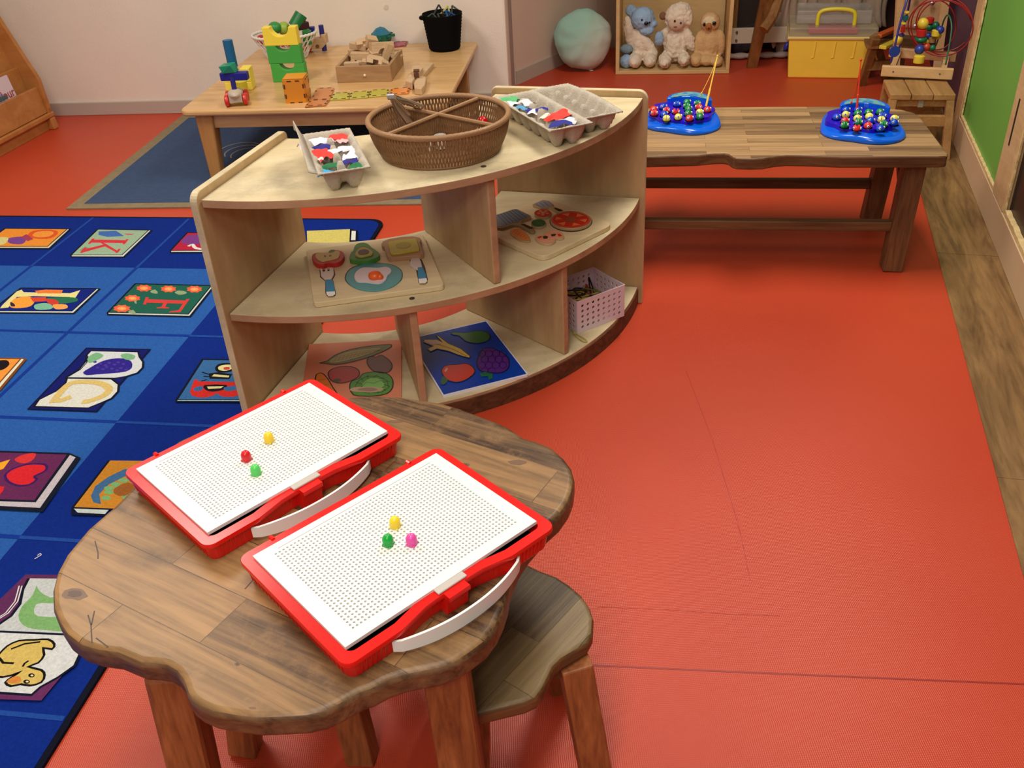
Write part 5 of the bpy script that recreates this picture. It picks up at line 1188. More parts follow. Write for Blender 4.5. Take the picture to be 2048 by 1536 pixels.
def make_game(label, loc):
    t = thing('fishing_game', label, 'toy game', loc, GR_, 'fishing games on the bench')
    # wavy base tray (closed outline), raised pool and back sign
    base = [(-.118, -.02), (-.112, -.06), (-.085, -.088), (-.045, -.105), (0, -.125), (.045, -.128), (.085, -.11), (.112, -.075), (.118, -.03), (.108, .03), (.09, .09), (.07, .135), (.03, .155), (-.03, .15), (-.07, .115), (-.1, .06)]
    b = smooth_closed([Vector((x, y)) for x, y in base], 4); n = len(b); c = Vector((0, .01))
    vs = []; fs = []; lv = [(.985, 0), (1.0, .004), (.985, .011), (.94, .0165), (.85, .017)]
    for s_, z in lv:
        for p in b:
            q = c+(p-c)*s_; zz = z+(.004*math.sin(math.atan2(p.y, p.x)*3+.6) if z > .01 else 0); vs.append((q.x, q.y, zz))
    for l in range(len(lv)-1):
        for i in range(n): j = (i+1) % n; fs.append((l*n+i, l*n+j, l*n+n+j, l*n+n+i))
    fs.append(list(range(n))[::-1]); fs.append([4*n+i for i in range(n)])
    MB().add(vs, fs).build('tray', [FM], t, smooth=True, sharp=1.2)
    # pool: scalloped disc
    pl_ = [((.100+.004*math.sin(8*a+.5))*math.cos(a), .012+(.094+.004*math.sin(8*a+.5))*math.sin(a)) for a in [2*math.pi*k/96 for k in range(96)]]
    mb = MB(); cc = Vector((0, .012)); vs = []; fs = []; n = 96
    for s_, z in ((1.0, .012), (1.0, .027), (.985, .030), (.95, .0305)):
        for p in pl_: q = cc+(Vector(p)-cc)*s_; vs.append((q.x, q.y, z))
    for l in range(3):
        for i in range(n): j = (i+1) % n; fs.append((l*n+i, l*n+j, l*n+n+j, l*n+n+i))
    fs.append([3*n+i for i in range(n)]); mb.add(vs, fs); mb.build('pool', [FD], t, smooth=True, sharp=.9)
    # arch behind the pool and sticker
    arch = smooth_closed([Vector(v) for v in ((-.045, .085), (-.03, .125), (.02, .148), (.065, .135), (.09, .10), (.095, .06), (.075, .075), (.04, .098), (0, .1))], 3)
    MB().prism(arch, .014, .044, 0).build('back_arch', [FM], t, bevel=.004, seg=3)
    MB().prism([Vector((.022, .11))+(p-Vector((.022, .11)))*.82 for p in arch], .0435, .0452, 0).build('sea_sticker', [FS], t)
    t.scale = (1.0, 1.13, 1.0)
    return t
G2 = make_game('blue fishing game on the right end of the bench, beside the red rod', (gc.x, gc.y, BZ))
G1 = copy_tree(G2); G1['label'] = 'blue fishing game on the bench next to the corner shelf, beside the yellow rod'
off = Vector((-.500, .178)); G1.location = (gc.x+off.x, gc.y+off.y, BZ)
fcols = {'r': ('red', (232, 62, 54)), 'y': ('yellow', (238, 230, 110)), 'g': ('green', (14, 140, 66)), 'b': ('blue', (14, 78, 206))}
fmeshes = {}
white_eye, black_eye = pm('eye_white', 240, 240, 240, .3), pm('eye_black', 15, 15, 20, .3)
def make_fish(ck, open_):
    m = pm('fish_'+fcols[ck][0], *fcols[ck][1], .3)
    t = thing('toy_fish', '', 'toy fish'); a = .32 if open_ else .04
    for s_ in (-1, 1):
        mb = MB(); h = 10; vs = []; fs = []
        M = Matrix.Rotation(s_*a, 4, 'Y') @ Matrix.Translation((s_*.0006, 0, 0))
        for i in range(h+1):
            for j in range(h+1):
                th = math.pi*i/h; ph = math.pi*j/h
                vs.append((s_*.0112*math.sin(th)*math.sin(ph), .0108*math.sin(th)*math.cos(ph)*1.0, -.0112*math.cos(th)))
        for i in range(h):
            for j in range(h): k = i*(h+1)+j; fs.append((k, k+1, k+h+2, k+h+1))
        fs.append([i*(h+1) for i in range(h+1)]+[i*(h+1)+h for i in range(h, -1, -1)])
        mb.add(vs, fs, M=M); b = mb.build('body_half', [m], t, smooth=True, sharp=.9)
        mb = MB(); mb.ell(tuple(M @ Vector((s_*.0080, -.0055, .0045))), .0036, 8, 0); mb.ell(tuple(M @ Vector((s_*.0098, -.0072, .0058))), .0018, 6, 1)
        mb.build('eye', [white_eye, black_eye], b, smooth=True)
    return t
protos = {}
# pixel places of the fish in the close-up frames of the two games, row by row from back to front
F2 = [('back row', [('b', 590, 345), ('b', 860, 340), ('g', 1100, 400), ('g', 1360, 390)]),
      ('second row', [('y', 585, 450), ('g', 850, 425), ('b', 1430, 475), ('y', 1690, 540)]),
      ('third row', [('b', 375, 510), ('y', 850, 535), ('y', 1115, 490), ('y', 1395, 565)]),
      ('fourth row', [('r', 570, 590), ('g', 880, 625), ('b', 1150, 590), ('b', 1690, 635), ('g', 1455, 665)]),
      ('front row', [('g', 560, 690), ('r', 840, 755), ('r', 1090, 700), ('b', 1370, 770)])]
F1 = [('back row', [('b', 900, 345), ('g', 1130, 300), ('g', 1390, 330)]),
      ('second row', [('b', 560, 410), ('g', 1135, 390), ('r', 1420, 420)]),
      ('third row', [('r', 335, 470), ('r', 640, 495), ('r', 870, 520), ('g', 1165, 465), ('r', 1620, 480)]),
      ('fourth row', [('r', 345, 560), ('b', 580, 590), ('y', 1440, 540), ('g', 1160, 570)]),
      ('front row', [('y', 640, 690), ('y', 920, 655), ('r', 1190, 685), ('g', 1440, 640)])]
ordn = ['leftmost', 'second from left', 'third from left', 'fourth from left', 'fifth from left']
rg_ = random.Random(5)
for gi, (rows_, o_) in enumerate(((F2, (1640, 190, 11.378)), (F1, (1280, 180, 12.047)))):
    g_ = (G2, G1)[gi]
    for rn, row in rows_:
        srt = sorted(row, key=lambda e: e[1])
        for ck, x, y in row:
            q = P(o_[0]+x/o_[2], o_[1]+y/o_[2], BZ+.0365); op = (ck, x) in (('y', 1115), ('r', 1090), ('r', 870), ('r', 840))
            key = (ck, op)
            if key not in protos: protos[key] = make_fish(ck, op); t = protos[key]
            else: t = copy_tree(protos[key])
            t.location = (q.x, q.y, BZ+.0365); t.rotation_euler = (0, 0, rg_.uniform(-.6, .9))
            t['label'] = '%s toy fish, %s in the %s of the %s fishing game' % (fcols[ck][0], ordn[srt.index((ck, x, y))], rn, ('right', 'left')[gi])
            t['group'] = 'toy fish in the fishing games'
            w_ = MB(); cl = full(g_).inverted() @ Vector((q.x, q.y, BZ+.0308)); w_.lathe([(.0, 0), (.0135, 0)], 16, c=(cl.x, cl.y, .0308)); w_.build('well', [FH], g_)
def rod(base, top, tip, col, label):
    t = thing('fishing_rod', label, 'toy rod', tuple(base)); m = pm('rod_plastic', *col, .35)
    mb = MB(); mb.tube([base, base.lerp(top, .35), base.lerp(top, .36), top], [.0034, .0032, .0023, .0018], 8); mb.ell(tuple(top), .004, 8); mb.build('stick', [m], t, world=True)
    mb = MB(); mid = base.lerp(top, .55); mb.tube(smooth_open([top, top.lerp(tip, .45)+Vector((.004, 0, .0)), tip], 5), .0011, 5); mb.ell(tuple(tip), (.003, .003, .005), 8); mb.build('line', [m], t, world=True)
rb = P(1412, 213, BZ+.03); yt = Vector((rb.x+.022, rb.y+.012, .530))
yt = P(1435, 112, .520); rod(rb, yt, P(1403, 187, .42), (236, 190, 66), 'yellow toy fishing rod standing in the left fishing game')
rb = P(1713, 226, BZ+.03); yt = P(1722, 120, .540); rod(rb, yt, P(1703, 205, .42), (222, 50, 24), 'red toy fishing rod standing behind the right fishing game')

# ================================================================ TOYS ON THE LOW PLAY TABLE
def DP(x, y, dz=0): return P(x, y, DZ+dz)
bk = DP(890, 98); t = thing('fabric_bucket', 'black woven bucket of plastic shapes at the back right corner of the play table', 'bucket', (bk.x, bk.y, DZ))
MB_blk = plain('black_rope', rgb(10, 9, 10), .9, spec=.1, bump=.5, bscale=200)
prof = [(0, .001), (.063, .001), (.068, .006)]
for k in range(1, 12): z = .006+k*.013; prof += [(.068+k*.0017+.0012, z-.0065), (.068+k*.0017, z)]
prof += [(.088, .152), (.084, .152), (.066, .012), (0, .012)]
MB().lathe(prof, 36).build('bucket_body', [MB_blk], t, smooth=True, sharp=2)
mb = MB(); mb.ell((-.086, -.03, .143), (.014, .018, .010), 12); mb.build('handle', [MB_blk], t, smooth=True)
def tri_frame(px, py, z, col, lab, size, rot):
    q = P(px, py, z); tt = thing('magnetic_triangle', lab, 'toy', tuple(q), 0, 'shapes in the black bucket', rot=rot)
    m = pm('bucket_shape', *col, .4); mb = MB(); pts = [Vector((size*math.cos(R(90+120*k)), size*math.sin(R(90+120*k)), 0)) for k in range(3)]
    for k in range(3): mb.beam(pts[k], pts[(k+1) % 3], .007, .006)
    mb.build('frame', [m], tt, bevel=.001)
tri_frame(878, 27, .445, (42, 44, 36), 'dark grey triangle standing highest in the black bucket', .036, (R(80), R(5), R(10)))
tri_frame(893, 26, .440, (206, 196, 110), 'yellow angular shape in the middle of the black bucket', .032, (R(70), R(30), R(30)))
tri_frame(900, 32, .437, (24, 84, 150), 'blue shape at the right in the black bucket', .030, (R(60), R(-20), R(60)))
tri_frame(864, 36, .437, (24, 54, 40), 'dark green shape at the left in the black bucket', .034, (R(20), R(10), R(0)))
tri_frame(886, 33, .435, (30, 30, 34), 'black shape lying flat in the black bucket', .036, (R(10), R(-14), R(40)))
tri_frame(910, 24, .440, (70, 72, 50), 'olive shape at the back right in the black bucket', .030, (R(75), R(-30), R(-20)))

# crate of wooden blocks
cl_, cr_ = DP(675, 166), DP(784, 163); cang = math.atan2((cr_-cl_).y, (cr_-cl_).x); Lc = (cr_-cl_).length
ct = thing('wooden_crate', 'shallow open wooden crate heaped with plain wooden blocks on the play table', 'crate', (cl_.x, cl_.y, DZ), cang)
Dc, Hc = .26, .064
mb = MB(); mb.box((Lc/2, .006, Hc/2), (Lc, .012, Hc)); mb.build('front_board', [W_crate], ct, bevel=.002)
mb = MB(); mb.box((Lc/2, Dc-.006, Hc/2), (Lc, .012, Hc)); mb.build('back_board', [W_crate], ct, bevel=.002)
for x in (.006, Lc-.006): mb = MB(); mb.box((x, Dc/2, Hc/2), (.012, Dc-.024, Hc)); mb.build('side_board', [W_crate], ct, bevel=.002)
mb = MB(); mb.box((Lc/2, Dc/2, .005), (Lc-.024, Dc-.024, .008)); mb.build('bottom_board', [W_crate], ct)
mb = MB(); mb.lathe([(.005, -.001), (.0055, .003), (.003, .005)], 6, M=Matrix.Translation((Lc*.52, -.001, .028)) @ Matrix.Rotation(R(90), 4, 'X')); mb.build('sticker', [pm('sticker', 240, 224, 196, .5)], ct)
CM = full(ct); rg_ = random.Random(21); bprot = {}
def block(kind, loc, rot, size, label):
    key = kind
    if key not in bprot:
        mb = MB()
        if kind == 'plain': mb.box((0, 0, 0), (1, .42, .36))
        elif kind == 'cube': mb.box((0, 0, 0), (.55, .5, .5))
        elif kind == 'arch':
            pts = [(-.5, -.25), (-.22, -.25)]+[(-.22*math.cos(R(k*18)), -.25+.24*math.sin(R(k*18))) for k in range(1, 10)]+[(.22, -.25), (.5, -.25), (.5, .25), (-.5, .25)]
            mb.prism(pts, -.2, .2)
        elif kind == 'notch':
            mb.prism([(-.5, -.25), (-.15, -.25), (-.15, -.02), (.15, -.02), (.15, -.25), (.5, -.25), (.5, .1), (.36, .25), (-.36, .25), (-.5, .1)], -.2, .2)
        elif kind == 'cyl': mb.lathe([(.2, -.4), (.2, .4)], 14)
        o = mb.build('wooden_block', [W_block], None, bevel=.02); bprot[key] = o
    else: o = bprot[key].copy(); COL.objects.link(o)
    o.scale = (size, size, size); o.location = loc; o.rotation_euler = rot
    tag(o, label, 'toy block', 'plain wooden blocks in the crate'); return o
bl_spec = [  # kind, x fraction, y, z, size, rot, words
 ('plain', .26, .045, .058, .062, (0, 0, .05), 'flat rectangular wooden block at the front left of the crate'),
 ('cube', .52, .05, .060, .060, (.2, .1, .1), 'cube-like wooden block at the front middle of the crate'),
 ('notch', .68, .055, .068, .072, (.9, .3, .35), 'pale notched wooden block tilted at the front right of the crate'),
 ('cube', .85, .05, .056, .050, (.3, .5, .4), 'small wooden cube at the front right corner of the crate'),
 ('plain', .37, .105, .078, .078, (0, .05, .02), 'long wooden block above the front row in the crate'),
 ('cube', .62, .10, .082, .055, (.3, 0, .6), 'wooden cube in the middle of the heap in the crate'),
 ('arch', .75, .13, .100, .095, (1.4, .1, .55), 'large pale arched wooden block standing on the heap in the crate'),
 ('plain', .84, .12, .085, .075, (.2, -1.1, .3), 'upright wooden block at the right of the heap in the crate'),
 ('plain', .29, .16, .104, .070, (.1, .15, -.1), 'wooden block at the upper left of the heap in the crate'),
 ('notch', .42, .165, .112, .075, (.5, 0, .3), 'notched wooden block on the upper left of the heap in the crate'),
 ('cube', .53, .165, .118, .080, (.3, .3, .5), 'largest wooden cube on top of the heap in the crate'),
 ('plain', .46, .07, .056, .06, (0, .1, .4), 'wooden block low behind the front row in the crate'),
 ('cyl', .22, .10, .055, .06, (1.5, 0, .2), 'round wooden rod at the left wall of the crate'),
 ('plain', .2, .2, .070, .07, (0, 0, .7), 'wooden block at the back left of the crate'),
 ('cube', .66, .2, .075, .08, (.2, 0, .3), 'wooden block behind the heap in the crate'),
 ('plain', .88, .2, .045, .08, (.5, .1, 1.1), 'wooden block lying low at the back right of the crate'),
 ('plain', .42, .15, .060, .09, (0, .1, .2), 'wooden block under the heap on the left in the crate'),
 ('cube', .6, .14, .060, .09, (.1, .1, .2), 'wooden block under the heap in the middle of the crate'),
 ('plain', .76, .09, .052, .06, (.1, .1, 1.3), 'wooden block under the pale arch in the crate')]
for kd, fx, y, z, s_, rt, lb in bl_spec:
    p = CM @ Vector((Lc*fx, y, z)); block(kd, p, (rt[0], rt[1], rt[2]+cang), s_, lb)

# green and yellow foam bridge stack
fs_ = DP(548, 165); fe_ = DP(614, 163); fa = math.atan2((fe_-fs_).y, (fe_-fs_).x); FL = (fe_-fs_).length
def bridge(z, col, notch_top, label, hh, dx=0, notch_w=.42, notch_d=.45):
    t = thing('foam_block', label, 'toy block', ((fs_.x+fe_.x)/2+dx, (fs_.y+fe_.y)/2+.02, DZ+z), fa, 'stacked foam bridge blocks')
    w2 = FL/2; pts = [(-w2, 0), (w2, 0), (w2, hh)]
    r_ = FL*notch_w/2
    for k in range(13): a = R(180*k/12); pts.append((r_*math.cos(a), hh-hh*notch_d*math.sin(a)))
    pts += [(-w2, hh)]
    M = Matrix.Rotation(R(90), 4, 'X'); mb = MB(); mb.prism(pts, -.02, .02, 0, M=M); mb.build('block', [pm('foam', *col, .55)], t, bevel=.002)
    return t
bridge(0, (66, 166, 66), 1, 'lowest green foam block with a half-round notch in the stack on the play table', .073, 0, .44, .36)
bridge(.0735, (62, 160, 66), 1, 'upper green foam block with a half-round notch in the stack on the play table', .070, -.004, .44, .32)
bridge(.144, (240, 214, 66), 1, 'yellow foam block with a deep U notch on top of the green foam stack', .070, -.008, .56, .52)

# magnetic tiles
def mtile_mat(name, col):
    m = plain(name, col, .25, spec=.5, alpha=.9); return m
M_or = plain('orange_tile', rgb(222, 140, 34), .22, alpha=.93); M_or2 = plain('orange_flat_tile', rgb(204, 124, 60), .25, alpha=.93); M_ye = plain('yellow_tile', rgb(190, 180, 66), .25, alpha=.93)
M_mag = pm('magnet_brown', 78, 48, 26, .5)
def mtile(label, q4, mat, h=.006, group='magnetic tiles on the play table'):
    q4 = [Vector(q) for q in q4]; c_ = sum(q4, Vector())/4; t = thing('magnetic_tile', label, 'magnetic tile', (c_.x, c_.y, DZ), 0, group)
    MB().prism(q4, DZ+.0003, DZ+h, 0).build('tile', [mat], t, world=True, bevel=.0015)
    for i in range(4):
        a, b = q4[i], q4[(i+1) % 4]; n_ = (c_-(a+b)/2).normalized()*.004
        for f_ in (.28, .72):
            p = a.lerp(b, f_)+n_; d_ = (b-a).normalized()*.008; w_ = n_.normalized()*.0035
            mb = MB(); mb.prism([p-d_-w_, p+d_-w_, p+d_+w_, p-d_+w_], DZ+.0010, DZ+h+.0004, 0); mb.build('magnet', [M_mag], t, world=True)
# open orange cube made of tiles: one thing (its tiles hold together)
oc0, oc1 = DP(573, 207), DP(614, 205); oa = math.atan2((oc1-oc0).y, (oc1-oc0).x); ow_ = (oc1-oc0).length
oc = thing('magnetic_tile_cube', 'upright orange translucent magnetic tile cube in front of the green foam stack', 'toy', (oc0.x, oc0.y, DZ), oa)
def vt(name, M):
    mb = MB(); mb.box((ow_/2, 0, ow_/2+.003), (ow_-.002, .005, ow_+.01), M=M); tl_ = mb.build(name, [M_or], oc, bevel=.0015)
    for (x, z, sx, sz) in ((.3, .95, .2, .06), (.7, .95, .2, .06), (.05, .3, .07, .2), (.05, .72, .07, .2), (.95, .3, .07, .2), (.95, .72, .07, .2), (.3, .03, .2, .05), (.7, .03, .2, .05)):
        mb = MB(); mb.box((x*ow_, 0, z*(ow_+.008)), (sx*ow_, .0062, sz*ow_), M=M); mb.build('magnet', [M_mag], tl_)
oh = ow_+.012
vt('front_tile', Matrix.Identity(4)); vt('back_tile', Matrix.Translation((0, ow_, 0)))
vt('side_tile', Matrix.Rotation(R(90), 4, 'Z')); vt('side_tile', Matrix.Translation((ow_, 0, 0)) @ Matrix.Rotation(R(90), 4, 'Z'))
mb = MB(); mb.box((ow_/2, ow_/2, ow_+.011), (ow_, ow_, .005)); mb.build('top_tile', [M_or], oc, bevel=.0015)
mtile('orange flat magnetic tile nearest the play table front edge', [DP(610, 216), DP(651, 213), DP(660, 202), DP(621, 203)], M_or2)
mtile('orange flat magnetic tile touching the cube, behind the nearest one', [DP(621, 202.4), DP(660, 201.4), DP(669, 178), DP(634, 179)], M_or2)
mtile('yellow-green flat magnetic tile, leftmost of the row', [DP(660, 202), DP(698, 200), DP(700, 187), DP(668, 189)], M_ye)
mtile('yellow-green flat magnetic tile, second of the row', [DP(699, 199.5), DP(737, 196.5), DP(739, 184), DP(702, 187)], M_ye)
mtile('yellow-green flat magnetic tile, right of the row beside the tongs', [DP(738, 196), DP(778, 192.5), DP(778, 180), DP(740, 183.5)], M_ye)
mtile('orange flat magnetic tile at the right end of the row', [DP(780, 192.5), DP(817, 188.5), DP(821, 177), DP(782, 180)], plain('orange_tile_b', rgb(222, 130, 44), .25))
mtile('magenta flat magnetic tile behind the block crate', [DP(784, 96), DP(812, 93), DP(816, 84), DP(788, 86)], pm('magenta_tile', 160, 56, 84, .3))

# toy car with peg and blocks, left front
vb = DP(476, 207); vt_ = thing('toy_vehicle', 'small grey toy vehicle with red wheels and a dark blue peg on the play table', 'toy car', (vb.x, vb.y, DZ), R(8))
mb = MB(); mb.box((0, 0, .030), (.048, .092, .028)); mb.ell((0, -.012, .043), (.029, .048, .018), 16); mb.build('body', [pm('grey_beige', 190, 172, 150, .5)], vt_, smooth=True, sharp=.9)
for sx in (-1, 1):
    for sy in (-1, 1):
        mb = MB(); mb.lathe([(0, -.008), (.014, -.009), (.021, -.006), (.022, 0), (.021, .006), (.014, .009), (0, .008)], 20, M=Matrix.Translation((sx*.034, sy*.030, .022)) @ Matrix.Rotation(R(90), 4, 'Y'))
        mb.build('wheel', [pm('wheel_red', 204, 44, 34, .35)], vt_, smooth=True)
mb = MB(); mb.tube([(.0, -.018, .045), (.0, -.014, .105)], .0095, 14); mb.build('upright_peg', [pm('navy_peg', 34, 34, 120, .45)], vt_, smooth=True, sharp=.9)
def objthing(name, label, cat, mb, mats, **k):
    o = mb.build(name, mats, None, **k); tag(o, label, cat); return o
q = Vector((vb.x, vb.y, DZ))
mb = MB(); mb.box((q.x+.010, q.y-.005, DZ+.105), (.105, .032, .030), rz=R(-6)); objthing('block', 'dark blue bar block lying across the peg of the toy vehicle', 'toy block', mb, [pm('navy_block', 26, 26, 128, .4)], bevel=.004)
mb = MB(); M = Matrix.Translation((q.x-.004, q.y+.000, DZ+.120)) @ Matrix.Rotation(R(-8), 4, 'Z')
mb.add([(-.020, -.028, .0), (.028, -.018, .0), (.028, .018, 0), (-.02, .018, 0), (-.030, -.030, .026), (.014, -.030, .030), (.022, .010, .034), (-.022, .010, .030)], [(0, 3, 2, 1), (4, 5, 6, 7), (0, 1, 5, 4), (1, 2, 6, 5), (2, 3, 7, 6), (3, 0, 4, 7)], M=M)
o = objthing('block', 'green block with a grey peg hole below the blue cylinder on the toy vehicle', 'toy block', mb, [pm('teal_block', 26, 140, 104, .4)], bevel=.002)
mb = MB(); mb.tube([(q.x-.009, q.y-.010, DZ+.148), (q.x-.009, q.y-.010, DZ+.153)], .0055, 12); mb.build('peg_hole', [pm('grey_peg', 120, 130, 120, .5)], o)
mb = MB(); mb.tube([(q.x+.002, q.y+.030, DZ+.130), (q.x+.000, q.y+.034, DZ+.228)], .0185, 24); objthing('cylinder_block', 'tall blue cylinder block standing on top of the toy vehicle stack', 'toy block', mb, [pm('petrol_blue', 10, 92, 134, .45)], smooth=True, sharp=.9, bevel=.001)
yb = DP(480, 178); mb = MB(); mb.prism([(yb.x-.052, yb.y-.02), (yb.x+.058, yb.y-.03), (yb.x+.06, yb.y+.03), (yb.x-.05, yb.y+.04)], DZ+.0005, DZ+.034); mb.prism([(yb.x-.052, yb.y-.02), (yb.x-.02, yb.y-.023), (yb.x-.018, yb.y+.037), (yb.x-.05, yb.y+.04)], DZ+.034, DZ+.075); mb.prism([(yb.x+.02, yb.y-.027), (yb.x+.058, yb.y-.03), (yb.x+.06, yb.y+.03), (yb.x+.022, yb.y+.034)], DZ+.034, DZ+.085)
objthing('foam_block', 'yellow foam bridge block behind the toy vehicle', 'toy block', mb, [pm('foam_yellow', 236, 214, 84, .5)], bevel=.003)
mb = MB(); yb2 = DP(487, 188); mb.tube([(yb2.x, yb2.y, DZ+.0), (yb2.x, yb2.y, DZ+.05)], .022, 18); objthing('cylinder_block', 'short yellow cylinder block between the toy vehicle and the yellow foam block', 'toy block', mb, [pm('yellow_cyl', 206, 190, 50, .4)], smooth=True, sharp=.9)

# white openwork basket behind the stack
wk = DP(575, 118); wt = thing('wire_basket', 'white openwork basket with coloured toys behind the green foam stack', 'basket', (wk.x, wk.y+.02, DZ))
M_ww = pm('white_cane', 226, 220, 212, .4)
def ww(u, v): a = 2*math.pi*u; r_ = .085+.055*v; return Vector((r_*math.cos(a), r_*.8*math.sin(a), .003+v*.10))
reed_wall(ww, 56, .1, .006, .0022, rows=4).build('wall', [M_ww], wt, smooth=True)
mb = MB(); mb.tube([ww(k/80, 1)+Vector((0, 0, .003*(k % 2))) for k in range(80)], .006, 8, closed=True); mb.build('rim', [M_ww], wt, smooth=True, sharp=3)
mb = MB(); mb.lathe([(0, .002), (.085, .002), (.085, .005), (0, .005)], 30, sy=.8); mb.build('base', [M_ww], wt)
W0 = full(wt).translation
def wtoy(name, label, mb, col, **k): return objthing(name, label, 'toy', mb, [pm('toy_plastic', *col, .4)], **k)
mb = MB(); mb.tube([W0+Vector((.05, 0, .13)), W0+Vector((.085, .02, .175))], .028, 22); wtoy('cylinder_block', 'large green cylinder leaning highest in the white openwork basket', mb, (20, 112, 56), smooth=True, sharp=.9)
mb = MB(); mb.ell(tuple(W0+Vector((-.035, 0, .13))), (.03, .028, .026), 16); wtoy('ball', 'green ball at the left in the white openwork basket', mb, (50, 140, 60), smooth=True)
mb = MB(); mb.ell(tuple(W0+Vector((.0, .02, .12))), (.028, .028, .03), 14); wtoy('ball', 'yellow green ball in the middle of the white openwork basket', mb, (150, 180, 60), smooth=True)
mb = MB(); mb.ell(tuple(W0+Vector((-.10, -.02, .085))), (.02, .03, .024), 12); wtoy('ball', 'dark red ball at the left rim of the white openwork basket', mb, (170, 40, 40), smooth=True)
mb = MB(); mb.box(tuple(W0+Vector((.0, -.03, .075))), (.13, .05, .03)); wtoy('block', 'red block lying in the white openwork basket behind the notches', mb, (176, 40, 52), bevel=.003)
mb = MB(); mb.tube([W0+Vector((.10, -.02, .06)), W0+Vector((.105, -.025, .115))], .020, 16); wtoy('cylinder_block', 'green cylinder at the right rim of the white openwork basket', mb, (40, 120, 56), smooth=True, sharp=.9)
mb = MB(); mb.box(tuple(W0+Vector((.085, .01, .13))), (.05, .03, .03), rz=.6); wtoy('block', 'dark brown block beside the large green cylinder in the openwork basket', mb, (60, 24, 30), bevel=.002)
mb = MB(); mb.box(tuple(W0+Vector((.12, .03, .10))), (.022, .022, .04)); wtoy('block', 'small navy block right of the green cylinder in the openwork basket', mb, (26, 26, 110), bevel=.002)

# plain wooden truck behind the stack
tk = DP(634, 104); kt = thing('toy_truck', 'plain wooden toy truck with red wheels and a dark blue peg behind the foam stack', 'toy car', (tk.x, tk.y, DZ), R(-5))
mb = MB(); mb.prism([(-.055, .018), (-.055, .075), (-.03, .078), (-.02, .062), (.03, .062), (.032, .078), (.055, .078), (.055, .04), (.03, .018)], -.022, .022, 0, M=Matrix.Rotation(R(90), 4, 'X')); mb.build('body', [W_block], kt, bevel=.002)
for sx in (-.035, ):
    for sy in (-1, 1): mb = MB(); mb.lathe([(0, -.008), (.024, -.008), (.028, -.003), (.028, .003), (.024, .008), (0, .008)], 20, M=Matrix.Translation((sx-.01, sy*.03, .028)) @ Matrix.Rotation(R(90), 4, 'X')); mb.build('wheel', [pm('wheel_red2', 190, 34, 28, .4)], kt, smooth=True)
mb = MB(); mb.tube([(.036, -.0, .005), (.036, -.0, .115)], .0115, 12); mb.build('peg', [pm('navy_peg', 34, 34, 120, .45)], kt, smooth=True, sharp=.9)
mb = MB(); mb.tube([(.012, -.0225, .03), (.012, -.0245, .03)], .008, 10); mb.build('hole', [pm('hole_brown', 110, 76, 40, .6)], kt)
# teal top-shaped toy behind the crate
gq = DP(765, 92); mb = MB()
gt = thing('spinning_gem', 'green eight-sided toy with a blue pointed roof behind the block crate', 'toy', (gq.x, gq.y, DZ))
mb.lathe([(0, .001), (.03, .001), (.045, .03), (.045, .055), (.0, .055)], 8); mb.build('body', [pm('gem_green', 16, 96, 74, .4)], gt)
mb = MB(); mb.lathe([(.044, .055), (.02, .078), (0, .085)], 8); mb.build('roof', [pm('gem_blue', 24, 104, 132, .4)], gt)
mb = MB()
for k in range(8): a_ = R(45*k); mb.box((.052*math.cos(a_), .052*math.sin(a_), .045), (.02, .014, .010), rz=a_)
mb.build('arms', [pm('gem_green', 16, 96, 74, .4)], gt)
# wooden car shapes to the right of the crate
def wcar(pts, label, h, z0=0, group='plain wooden pieces in front of the bucket'):
    q = [DP(x, y, z0+h*.8) for x, y in pts]; mb = MB(); mb.prism(q, DZ+z0+.0004, DZ+z0+h); o = mb.build('wooden_piece', [W_block], None, bevel=.003); tag(o, label, 'toy block', group); return o
wcar([(828, 172), (846, 152), (868, 127), (852, 127), (843, 140), (829, 160)], 'long flat wooden piece lying at the right of the wooden car', .020)
wcar([(829, 178), (843, 180), (850, 172), (853, 156), (838, 153), (828, 168)], 'rounded flat wooden piece in front at the right of the wooden car', .026)
wcar([(811, 164), (824, 168), (832, 154), (820, 150)], 'low wooden block in front of the wooden car body', .030)
wcar([(822, 146), (838, 150), (846, 140), (836, 128), (826, 132)], 'arched wooden block with a square opening on the wooden car', .045)
mb = MB(); a_ = DP(833, 143, .045); mb.box((a_.x, a_.y-.0, DZ+.048), (.022, .03, .006)); mb.box((a_.x, a_.y-.024, DZ+.036), (.02, .004, .018), mat=0); tag(mb.build('wooden_block', [pm('block_hole', 90, 50, 34, .6)], None), 'small reddish brown square block on the arched wooden block', 'toy block')
for x, y, lb in ((813, 172, 'front'), (826, 160, 'middle')): pass

# ================================================================ PILLOW
pq = P(1180, 140); pt = thing('cushion', 'round mint-green cushion leaning against the wall beside the soft toy box', 'cushion', (.47, 4.98, .150))
mb = MB(); n = 28; vs = []; fs = []
for side in (1, -1):
    for i in range(n+1):
        for j in range(n+1):
            u, v = i/n*2-1, j/n*2-1
            # squircle disc
            x = u*math.sqrt(1-v*v/2); z = v*math.sqrt(1-u*u/2); r_ = min(1, math.hypot(x, z))
            th = .078*math.sqrt(max(0, 1-r_**2.4))*(1-.15*(z > .4)); wr = .004*math.sin(9*math.atan2(z, x)+3*r_)*r_
            vs.append((x*.150*(1+.04*math.sin(3*math.atan2(z, x))), side*-(th+wr*.7), z*.148*(1+.03*math.sin(5*math.atan2(z, x)+1))))
    o_ = 0 if side == 1 else (n+1)**2
    for i in range(n):
        for j in range(n): a = o_+i*(n+1)+j; fs.append((a, a+1, a+n+2, a+n+1))
mb.add(vs, fs, M=Matrix.Rotation(R(-18), 4, 'X') @ Matrix.Rotation(R(8), 4, 'Z'))
